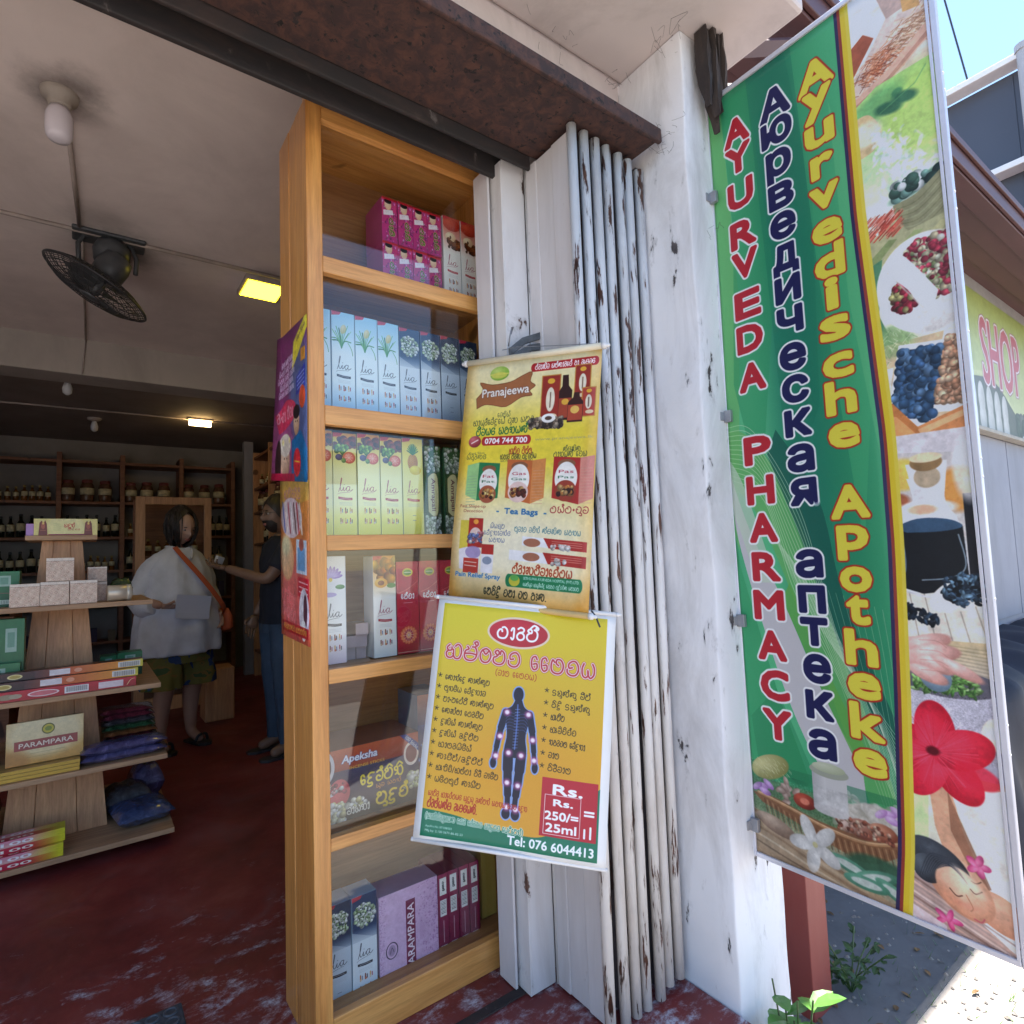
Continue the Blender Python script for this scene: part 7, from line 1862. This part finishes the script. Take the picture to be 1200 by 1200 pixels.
# cobwebs in the ceiling corners and at the track end
cw = MB(); r_ = random.Random(9)
for (cx, cy, cz, s_, n_) in ((1.42, 1.03, 2.80, .07, 16), (1.40, 1.235, 2.80, .05, 12), (1.18, 1.24, 2.81, .05, 6), (1.41, 1.06, 2.49, .045, 26), (1.05, 1.2, 2.815, .03, 3), (1.515, .97, 2.2, .03, 8)):
    for k in range(n_):
        p0 = Vector((cx + r_.gauss(0, s_), cy + r_.gauss(0, s_) * .6, min(cz + r_.gauss(0, s_ * .6), 2.818)))
        d = Vector((r_.gauss(0, 1), r_.gauss(0, .6), r_.gauss(0, .8))).normalized() * s_ * r_.uniform(.3, .9)
        b_ = Vector((r_.gauss(0, 1), r_.gauss(0, 1), r_.gauss(0, 1))) * s_ * .25
        P = [p0, p0 + d * .5 + b_, p0 + d]
        for p in P: p.z = min(p.z, 2.819)
        cw.tube(cr([tuple(p) for p in P], 5), .00042, 3, caps=False)
o = obj('cobwebs', cw, M_plain('cobweb_dust', (.07, .06, .055), .9)); tag(o, 'dusty cobweb strands in the canopy corners and on the gate top', 'cobwebs', kind='stuff')

pbm = MB(); r_ = random.Random(14)
for k in range(420):
    x, y = r_.uniform(1.72, 3.6), r_.uniform(.35, 1.42); s_ = r_.uniform(.003, .011)
    n = len(pbm.v); pts = [(x + s_ * math.cos(a) * r_.uniform(.7, 1.1), y + s_ * math.sin(a) * r_.uniform(.7, 1.1)) for a in (0, 1.2, 2.5, 3.8, 5.1)]
    pbm.v += [(p[0], p[1], -.2965) for p in pts] + [(x, y, -.2965 + s_ * .7)]
    for i in range(5): pbm.f.append((n + i, n + (i + 1) % 5, n + 5)); pbm.uv.append([(0, 0)] * 3); pbm.mi.append(0)
o = obj('grit', pbm, M_plain('grit_stone', (.26, .23, .20), .9, var=.6, scale=30)); tag(o, 'loose grit and small stones on the concrete', 'grit', kind='stuff')
dl = MB()
for k in range(26): leaf_mb(dl, (r_.uniform(1.75, 3.0), r_.uniform(.6, 1.4), -.29), (r_.gauss(0, 1), r_.gauss(0, 1), r_.uniform(0, .3)), r_.uniform(.02, .045), r_.uniform(.01, .02), (0, 0, 1))
o = obj('dry_leaves', dl, M_plain('dry_leaf', (.20, .11, .045), .8, var=.5, scale=9)); tag(o, 'scattered dry brown leaves on the ground beside the post', 'dry leaves', kind='stuff')
# ------------------------------------------------------------------ people
def skin_mesh(J, E, root, sub=2):
    """J: name->(pos, radius)  E: list of name pairs"""
    keys = list(J); ix = {k: i for i, k in enumerate(keys)}
    me = bpy.data.meshes.new('sk'); me.from_pydata([J[k][0] for k in keys], [(ix[a], ix[b]) for a, b in E], [])
    o = bpy.data.objects.new('sk', me); col.objects.link(o)
    m = o.modifiers.new('s', 'SKIN'); m.use_smooth_shade = True
    sv = me.skin_vertices[0].data
    for k in keys:
        r = J[k][1]; sv[ix[k]].radius = r if isinstance(r, tuple) else (r, r)
        sv[ix[k]].use_root = (k == root)
    o.modifiers.new('u', 'SUBSURF').levels = sub
    bpy.context.view_layer.update()
    dg = bpy.context.evaluated_depsgraph_get()
    r = bpy.data.meshes.new_from_object(o.evaluated_get(dg))
    bpy.data.objects.remove(o); bpy.data.meshes.remove(me)
    return r
def add_mesh(mb, me, mi=0, M_=None):
    n = len(mb.v)
    for v in me.vertices: mb.v.append(tuple(M_ @ v.co if M_ else v.co))
    for p in me.polygons:
        mb.f.append(tuple(n + i for i in p.vertices)); mb.uv.append([(0, 0)] * len(p.vertices)); mb.mi.append(mi)
def head_mb(mb, c, yaw, pitch, s=1.0, beard=False, skin=0, eye=1, lip=2, brow=3):
    R = Matrix.Rotation(yaw, 3, 'Z') @ Matrix.Rotation(pitch, 3, 'X')
    C_ = Vector(c)
    nu, nv = 28, 22
    def f(u, v):
        a = u * 2 * math.pi; t = v * math.pi
        x = math.sin(t) * math.sin(a); y = -math.sin(t) * math.cos(a); z = math.cos(t)
        X, Y, Z = x * .076, y * .094, z * .118
        if z < 0: X *= 1 - .30 * z * z; Y *= 1 - .12 * z * z
        if y < -.2:
            nz = math.exp(-((z + .12) / .17) ** 2 - (x / .16) ** 2); Y -= .024 * nz * (1 if z < .12 else .7)
            so = math.exp(-((z - .10) / .11) ** 2 - ((abs(x) - .38) / .17) ** 2); Y += .010 * so
            Y -= .006 * math.exp(-((z - .27) / .08) ** 2 - (x / .5) ** 2)
            Y -= .008 * math.exp(-((z + .45) / .09) ** 2 - (x / .25) ** 2)
            Y -= .008 * math.exp(-((z + .85) / .12) ** 2 - (x / .25) ** 2)
            Y -= .005 * math.exp(-((z + .15) / .2) ** 2 - ((abs(x) - .55) / .2) ** 2)
        return C_ + R @ (Vector((X, Y, Z)) * s)
    mb.grid(f, nu, nv, skin)
    def blob(p, r, mi, sq=(1, 1, 1)):
        base = MB().lathe([(math.sin(q * math.pi / 8) , -math.cos(q * math.pi / 8)) for q in range(1, 8)], (0, 0, 0), 10)
        n = len(mb.v)
        for v in base.v: mb.v.append(tuple(C_ + R @ ((Vector(p) + Vector((v[0] * r * sq[0], v[1] * r * sq[1], v[2] * r * sq[2]))) * s)))
        for ff in base.f: mb.f.append(tuple(n + i for i in ff)); mb.uv.append([(0, 0)] * len(ff)); mb.mi.append(mi)
    for sx_ in (-1, 1):
        blob((sx_ * .030, -.074, .012), .012, eye, (1.1, .8, .7)); blob((sx_ * .030, -.083, .012), .0055, brow)
        blob((sx_ * .031, -.085, .034), .014, brow, (1.2, .3, .22))
        blob((sx_ * .077, .004, .0), .019, skin, (.35, .8, 1.3))
    blob((0, -.088, -.054), .019, lip, (1.15, .45, .35)); blob((0, -.087, -.062), .016, lip, (1.1, .5, .4))
def hand_mb(mb, wrist, dirv, palmn, s=1.0, curl=.5, side_=1, mi=0):
    d = Vector(dirv).normalized(); n = Vector(palmn).normalized(); w = d.cross(n).normalized(); n = w.cross(d).normalized(); W = Vector(wrist)
    rings = []
    for t, a, b in ((0, .024, .018), (.03, .034, .016), (.06, .040, .015), (.088, .038, .012)):
        rings.append([W + d * t * s + (w * math.cos(q) * a + n * math.sin(q) * b) * s for q in [2 * math.pi * k / 10 for k in range(10)]])
    mb.loft(rings, mi)
    for k, (off, L) in enumerate(((-.030, .066), (-.010, .076), (.011, .070), (.030, .055))):
        p = W + (d * .082 + w * off) * s; pts = [p]
        ang = 0
        for q in range(3):
            ang += curl * (.5 + .15 * k)
            p = p + (d * math.cos(ang) + n * math.sin(ang)) * L / 3 * s * 1.05
            pts.append(p)
        mb.tube(pts, 1, 7, mi, rf=lambda t: (.0092 - .0028 * t) * s)
    p = W + (d * .025 + w * -side_ * .030) * s
    mb.tube([p, p + (d * .022 - w * side_ * .022 + n * .010) * s, p + (d * .048 - w * side_ * .026 + n * .026) * s], 1, 7, mi, rf=lambda t: (.0115 - .003 * t) * s)
skinm = M_plain('skin_tan', (.42, .24, .17), .5, var=.06); skind = M_plain('skin_brown', (.20, .11, .07), .5, var=.08)
eyem = M_plain('eye_white', (.30, .27, .25), .3, var=.02); lipm = M_plain('lips', (.34, .12, .10), .5, var=.05); hairm = M_plain('dark_hair', (.022, .015, .012), .5, var=.4, scale=60, bmp=.5)
def hair_mb(c, yaw, s=1.0, long_=False, vol=1.0):
    m_ = MB(); R = Matrix.Rotation(yaw, 3, 'Z'); C_ = Vector(c); r = random.Random(3)
    def f(u, v):
        a = u * 2 * math.pi; t = v * (.66 if not long_ else .80) * math.pi
        front = max(0, math.cos(a)); t *= (1 - (.47 if not long_ else .62) * front ** 1.2)
        x = math.sin(t) * math.sin(a); y = -math.sin(t) * math.cos(a); z = math.cos(t)
        k = (1.10 + .03 * math.sin(a * 13 + t * 9) + .02 * math.sin(a * 29)) * vol
        Z = z * .118 * k + (.004 if z > 0 else 0)
        if long_ and z < 0: Z *= 1.25
        return C_ + R @ (Vector((x * .078 * k, y * .096 * k + .006, Z + .006)) * s)
    m_.grid(f, 40, 18)
    return m_

def ell_ring(c, rx, ry, n=44, wav=0, ph=0, tilt=0):
    if wav: return [Vector((c[0] + rx * math.cos(a) * (1 + wav * math.sin(a * 9 + ph) + wav * .7 * math.sin(a * 4 - ph * 2)), c[1] + ry * math.sin(a) * (1 + wav * math.sin(a * 9 + ph) + wav * .7 * math.sin(a * 4 - ph * 2)), c[2] + tilt * math.cos(a))) for a in [2 * math.pi * k / n for k in range(n)]]
    return [Vector((c[0] + rx * math.cos(a) * (1 + wav * math.sin(a * 5 + ph)), c[1] + ry * math.sin(a) * (1 + wav * math.cos(a * 4 + ph)), c[2] + tilt * math.cos(a))) for a in [2 * math.pi * k / n for k in range(n)]]

_cl = bpy.data.textures.new('cloth_folds', 'CLOUDS'); _cl.noise_scale = .11; _cl.noise_depth = 2
def cloth(o, s=.03, lv=1):
    m = o.modifiers.new('sub', 'SUBSURF'); m.levels = lv; m.render_levels = lv
    m = o.modifiers.new('folds', 'DISPLACE'); m.texture = _cl; m.strength = s; m.mid_level = .5; m.texture_coords = 'LOCAL'
    return o
# woman in a white tunic ------------------------------------------------
wo = thing('person', 'woman with dark hair in a loose white tunic and patterned shorts', 'person', (.55, 4.80, 0), math.radians(24))
J = {'pel': ((0, 0, .86), (.15, .12)), 'wai': ((0, 0, 1.02), (.14, .11)), 'che': ((0, 0, 1.18), (.13, .10)), 'nb': ((0, .01, 1.345), (.06, .055)), 'nk': ((0, 0, 1.43), .05),
     'ls': ((.14, .02, 1.29), .042), 'le': ((.235, .05, 1.06), .036), 'lw': ((.21, -.12, .93), .028), 'rs': ((-.14, .02, 1.29), .042), 're': ((-.262, .04, 1.06), .036), 'rw': ((-.215, -.17, 1.00), .028),
     'lh': ((.09, 0, .80), .105), 'lk': ((.10, -.01, .46), .068), 'lc': ((.10, .02, .32), .060), 'la': ((.10, .02, .08), .036), 'lt': ((.11, -.10, .03), .030),
     'rh': ((-.09, 0, .80), .105), 'rk': ((-.10, -.02, .46), .068), 'rc': ((-.11, .01, .32), .060), 'ra': ((-.12, .01, .08), .036), 'rt': ((-.15, -.11, .03), .030)}
E_ = [('pel', 'wai'), ('wai', 'che'), ('che', 'nb'), ('nb', 'nk'), ('che', 'ls'), ('ls', 'le'), ('le', 'lw'), ('che', 'rs'), ('rs', 're'), ('re', 'rw'), ('pel', 'lh'), ('lh', 'lk'), ('lk', 'lc'), ('lc', 'la'), ('la', 'lt'), ('pel', 'rh'), ('rh', 'rk'), ('rk', 'rc'), ('rc', 'ra'), ('ra', 'rt')]
mb = MB(); add_mesh(mb, skin_mesh(J, E_, 'pel')); head_mb(mb, (0, -.035, 1.535), math.radians(2), .38)
hand_mb(mb, (.21, -.12, .93), (.0, -.5, -.8), (-1, 0, 0), .95, .35, 1); hand_mb(mb, (-.215, -.17, 1.00), (.85, -.45, -.1), (0, .3, 1), .95, .55, -1)
obj('body', mb, [skinm, eyem, lipm, hairm], wo, True)
hm_ = hair_mb((0, -.022, 1.548), math.radians(2), 1.06, True, 1.05)
r_ = random.Random(5)
for k in range(150):
    a = r_.uniform(-2.6, 2.6) + math.pi; t0 = r_.uniform(.15, .5) * math.pi
    P = []
    for q in range(5):
        t = t0 + q * .14 * math.pi; k_ = 1.14 + .05 * q * r_.uniform(.3, 1)
        P.append((math.sin(t) * math.sin(a) * .084 * k_ + r_.gauss(0, .003), -.022 - math.sin(t) * math.cos(a) * .104 * k_, 1.552 + math.cos(t) * .125 * k_))
    hm_.tube(P, 1, 4, rf=lambda t: .0045 * (1 - t) + .0012)
obj('hair', hm_, hairm, wo, True)
tun = M_plain('white_cotton', (.62, .62, .67), .85, var=.12, scale=9, bmp=.9)
mb = MB().loft([ell_ring((0, .0, 1.395), .075, .07), ell_ring((0, .005, 1.365), .14, .095), ell_ring((0, .005, 1.32), .20, .12, wav=.012), ell_ring((0, .0, 1.22), .225, .16, wav=.025), ell_ring((0, -.005, 1.08), .25, .19, wav=.035, ph=.4),
                ell_ring((0, -.005, .92), .285, .215, wav=.035, ph=2), ell_ring((0, 0, .78), .295, .225, wav=.045, ph=2.4), ell_ring((0, 0, .655), .30, .23, wav=.05, ph=2.8, tilt=.01), ell_ring((0, 0, .66), .27, .20, wav=.05, ph=2.8)], caps=False)
cloth(obj('tunic', mb, tun, wo, True), .034, 2)
for P in ([(-.10, .01, 1.335), (-.19, .03, 1.24), (-.262, .045, 1.07), (-.262, -.04, 1.00), (-.238, -.12, 1.0)], [(.10, .01, 1.335), (.19, .03, 1.24), (.248, .05, 1.07), (.24, -.02, .99), (.225, -.08, .95)]):
    R_ = [.050, .068, .074, .070, .052]
    cloth(obj('sleeve', MB().tube(cr(P, 4), 1, 16, rf=lambda t: R_[min(4, int(t * 4))] * (1 - (t * 4) % 1) + R_[min(4, int(t * 4) + 1)] * ((t * 4) % 1)), tun, wo, True), .035, 2)
obj('collar', MB().tube(cr([(-.075, .03, 1.405), (-.06, -.055, 1.39), (0, -.135, 1.31), (.06, -.055, 1.39), (.075, .03, 1.405), (0, .075, 1.41), (-.075, .03, 1.405)], 4), .009, 6, caps=False), tun, wo, True)
def M_short():
    m, nt, bs_ = new_mat('patterned_cotton')
    n = noise(nt, 7, 3, .5, (1, 1, 1), .6); r = ramp(nt, [(.38, (.02, .05, .14)), (.44, (.16, .14, .03)), (.56, (.22, .13, .03)), (.62, (.06, .10, .03)), (.7, (.03, .08, .2))]); r.color_ramp.interpolation = 'CONSTANT'
    nt.links.new(n.outputs[0], r.inputs[0]); nt.links.new(r.outputs[0], bs_.inputs['Base Color']); bs_.inputs['Roughness'].default_value = .85; return m
mb = MB().loft([ell_ring((0, 0, .80), .20, .16), ell_ring((0, 0, .68), .235, .18), ell_ring((0, 0, .60), .245, .185, wav=.03)], caps=False)
for s_ in (-1, 1): mb.loft([ell_ring((s_ * .09, 0, .70), .12, .14), ell_ring((s_ * .115, 0, .56), .128, .15, wav=.03), ell_ring((s_ * .12, 0, .43), .13, .15, wav=.05, ph=s_)], caps=False)
cloth(obj('shorts', mb, M_short(), wo, True), .04)
for s_, yo in ((-1, -.05), (1, -.045)):
    x = s_ * .115 if s_ > 0 else -.135
    m_ = MB().loft([[Vector((x + a, yo + b, z)) for a, b in ((-.04, .11), (.04, .11), (.045, 0), (.05, -.09), (.02, -.13), (-.02, -.13), (-.05, -.09), (-.045, 0))] for z in (.002, .022)])
    sd_ = obj('sandal', m_, M['black'], wo); obj('sandal_strap', MB().tube(cr([(x - .048, yo - .04, .015), (x - .03, yo - .05, .062), (x, yo - .055, .072), (x + .03, yo - .05, .062), (x + .048, yo - .04, .015)], 4), .010, 6), M['black'], sd_, True)
orange = M_plain('orange_webbing', (.50, .10, .035), .7, var=.1)
bag = thing('shoulder_bag', 'orange shoulder bag slung across the woman in white', 'bag', (.55, 4.80, 0), math.radians(24))
strap = cr([(-.07, -.065, 1.40), (-.04, -.145, 1.31), (.04, -.205, 1.18), (.14, -.215, 1.05), (.225, -.185, .95), (.27, -.11, .90)], 5)
sm_ = MB(); 
for a, b in zip(strap, strap[1:]):
    a, b = Vector(a), Vector(b); d = (b - a).normalized(); w = d.cross(Vector((0, -1, .1))).normalized() * .017; sm_.face([a - w, a + w, b + w, b - w])
so = obj('strap', sm_, orange, bag).modifiers.new('t', 'SOLIDIFY'); so.thickness = .004
obj('bag_body', MB().loft([ell_ring((.285, -.09, .78), .035, .055), ell_ring((.29, -.09, .80), .05, .075), ell_ring((.29, -.09, .88), .048, .07), ell_ring((.285, -.09, .94), .02, .05)]), orange, bag, True)
pp = thing('paper_sheaf', 'white sheaf of papers held by the woman in white', 'papers', (.55, 4.80, 0), math.radians(24))
for k in range(2):
    m_ = MB().grid(lambda u, v: (-.165 + u * .23 + .004 * k, -.262 - .004 * k + .03 * math.sin(v * 1.5) - .012 * u, 1.075 - v * .16 - u * .03), 4, 4)
    so = obj('sheet', m_, M_plain('paper_white', (.66, .66, .74), .7, var=.02), pp).modifiers.new('t', 'SOLIDIFY'); so.thickness = .0012
# man in a navy shirt ---------------------------------------------------
ma = thing('person', 'bearded man with glasses in a dark shirt and jeans, reaching out', 'person', (1.09, 4.17, 0), math.radians(-84))
J = {'pel': ((0, 0, .90), (.13, .10)), 'wai': ((0, 0, 1.05), (.125, .095)), 'che': ((0, 0, 1.25), (.155, .105)), 'nb': ((0, .01, 1.40), (.065, .06)), 'nk': ((0, -.01, 1.48), .055),
     'ls': ((.18, .0, 1.37), .058), 'le': ((.19, -.16, 1.15), .042), 'lw': ((-.06, -.34, 1.24), .027), 'rs': ((-.18, 0, 1.37), .058), 're': ((-.24, .03, 1.10), .042), 'rw': ((-.23, -.10, .90), .027),
     'lh': ((.09, 0, .86), .09), 'lk': ((.10, -.01, .48), .062), 'la': ((.10, .02, .08), .038), 'lt': ((.11, -.12, .03), .032), 'rh': ((-.09, 0, .86), .09), 'rk': ((-.10, -.02, .48), .062), 'ra': ((-.11, .02, .08), .038), 'rt': ((-.12, -.12, .03), .032)}
E_ = [('pel', 'wai'), ('wai', 'che'), ('che', 'nb'), ('nb', 'nk'), ('che', 'ls'), ('ls', 'le'), ('le', 'lw'), ('che', 'rs'), ('rs', 're'), ('re', 'rw'), ('pel', 'lh'), ('lh', 'lk'), ('lk', 'la'), ('la', 'lt'), ('pel', 'rh'), ('rh', 'rk'), ('rk', 'ra'), ('ra', 'rt')]
mb = MB(); add_mesh(mb, skin_mesh(J, E_, 'pel')); head_mb(mb, (0, -.03, 1.585), math.radians(8), .06)
hand_mb(mb, (-.06, -.34, 1.24), (-.75, -.45, .12), (.1, .1, 1), 1.0, .6, 1); hand_mb(mb, (-.23, -.10, .90), (0, -.3, -.95), (1, 0, 0), 1, .3, -1)
obj('body', mb, [skind, eyem, lipm, hairm], ma, True)
obj('hair', hair_mb((0, -.022, 1.592), math.radians(8), 1.03), hairm, ma, True)
m_ = MB()
def bf_(u, v):
    a = (u - .5) * 2.6; t = (.60 + v * .33) * math.pi
    return Vector((0, -.03, 1.585)) + Matrix.Rotation(math.radians(8), 3, 'Z') @ Vector((math.sin(t) * math.sin(a) * .080 * .86, -math.sin(t) * math.cos(a) * .099 - .004 * (1 - abs(u - .5)), math.cos(t) * .122))
m_.grid(bf_, 16, 6); obj('beard', m_, hairm, ma, True)
gl = MB()
for sx_ in (-1, 1): gl.tube([(sx_ * .031 + .022 * math.cos(a), -.124, 1.598 + .017 * math.sin(a)) for a in [k * math.pi / 8 for k in range(17)]], .0018, 5, caps=False); gl.tube([(sx_ * .053, -.122, 1.602), (sx_ * .078, -.04, 1.600)], .0018, 5)
gl.tube([(-.010, -.126, 1.60), (.010, -.126, 1.60)], .0018, 5)
obj('glasses', gl, M['black'], ma)
navy = M_plain('navy_cotton', (.010, .012, .022), .85, var=.2, scale=20, bmp=.2)
obj('shirt', MB().loft([ell_ring((0, .005, 1.445), .07, .068), ell_ring((0, .0, 1.41), .14, .09), ell_ring((0, 0, 1.36), .20, .118), ell_ring((0, 0, 1.24), .195, .135, wav=.01), ell_ring((0, 0, 1.08), .17, .13, wav=.02), ell_ring((0, 0, .93), .175, .13, wav=.03, ph=1), ell_ring((0, 0, .86), .18, .135, wav=.03, ph=1)], caps=False), navy, ma, True)
cloth([x for x in bpy.data.objects if x.name.startswith('shirt')][0], .04, 2)
for P in ([(.16, 0, 1.37), (.195, -.05, 1.31), (.20, -.11, 1.22)], [(-.16, 0, 1.37), (-.215, .01, 1.30), (-.235, .02, 1.19)]):
    obj('sleeve', MB().tube(cr(P, 4), 1, 12, rf=lambda t: .072 - .006 * t), navy, ma, True)
denim = M_plain('denim', (.035, .06, .10), .85, var=.3, scale=8, bmp=.2)
mb = MB().loft([ell_ring((0, 0, .97), .15, .115), ell_ring((0, 0, .86), .175, .13), ell_ring((0, 0, .80), .18, .13)], caps=False)
for s_ in (-1, 1): mb.loft([ell_ring((s_ * .085, 0, .86), .095, .12), ell_ring((s_ * .095, 0, .60), .085, .10, wav=.02), ell_ring((s_ * .10, -.01, .46), .075, .085, wav=.03), ell_ring((s_ * .10, .01, .25), .068, .075, wav=.03), ell_ring((s_ * .105, .01, .09), .07, .075, wav=.05)], caps=False)
cloth(obj('jeans', mb, denim, ma, True), .04)
for s_ in (-1, 1):
    x, yo = s_ * .115, -.05
    m_ = MB().loft([[Vector((x + a, yo + b, z)) for a, b in ((-.04, .12), (.04, .12), (.045, 0), (.05, -.10), (.02, -.14), (-.02, -.14), (-.05, -.10), (-.045, 0))] for z in (.002, .018)])
    obj('flip_flop', m_, M['black'], ma)
pk = obj('small_packet', MB().box(-.03, .03, -.012, .012, -.02, .03), M['white_plastic'], bevel=.004); pk.location = (.735, 4.36, 1.29); pk.rotation_euler = (.3, .2, .6); tag(pk, 'small white packet held out by the man', 'packet')
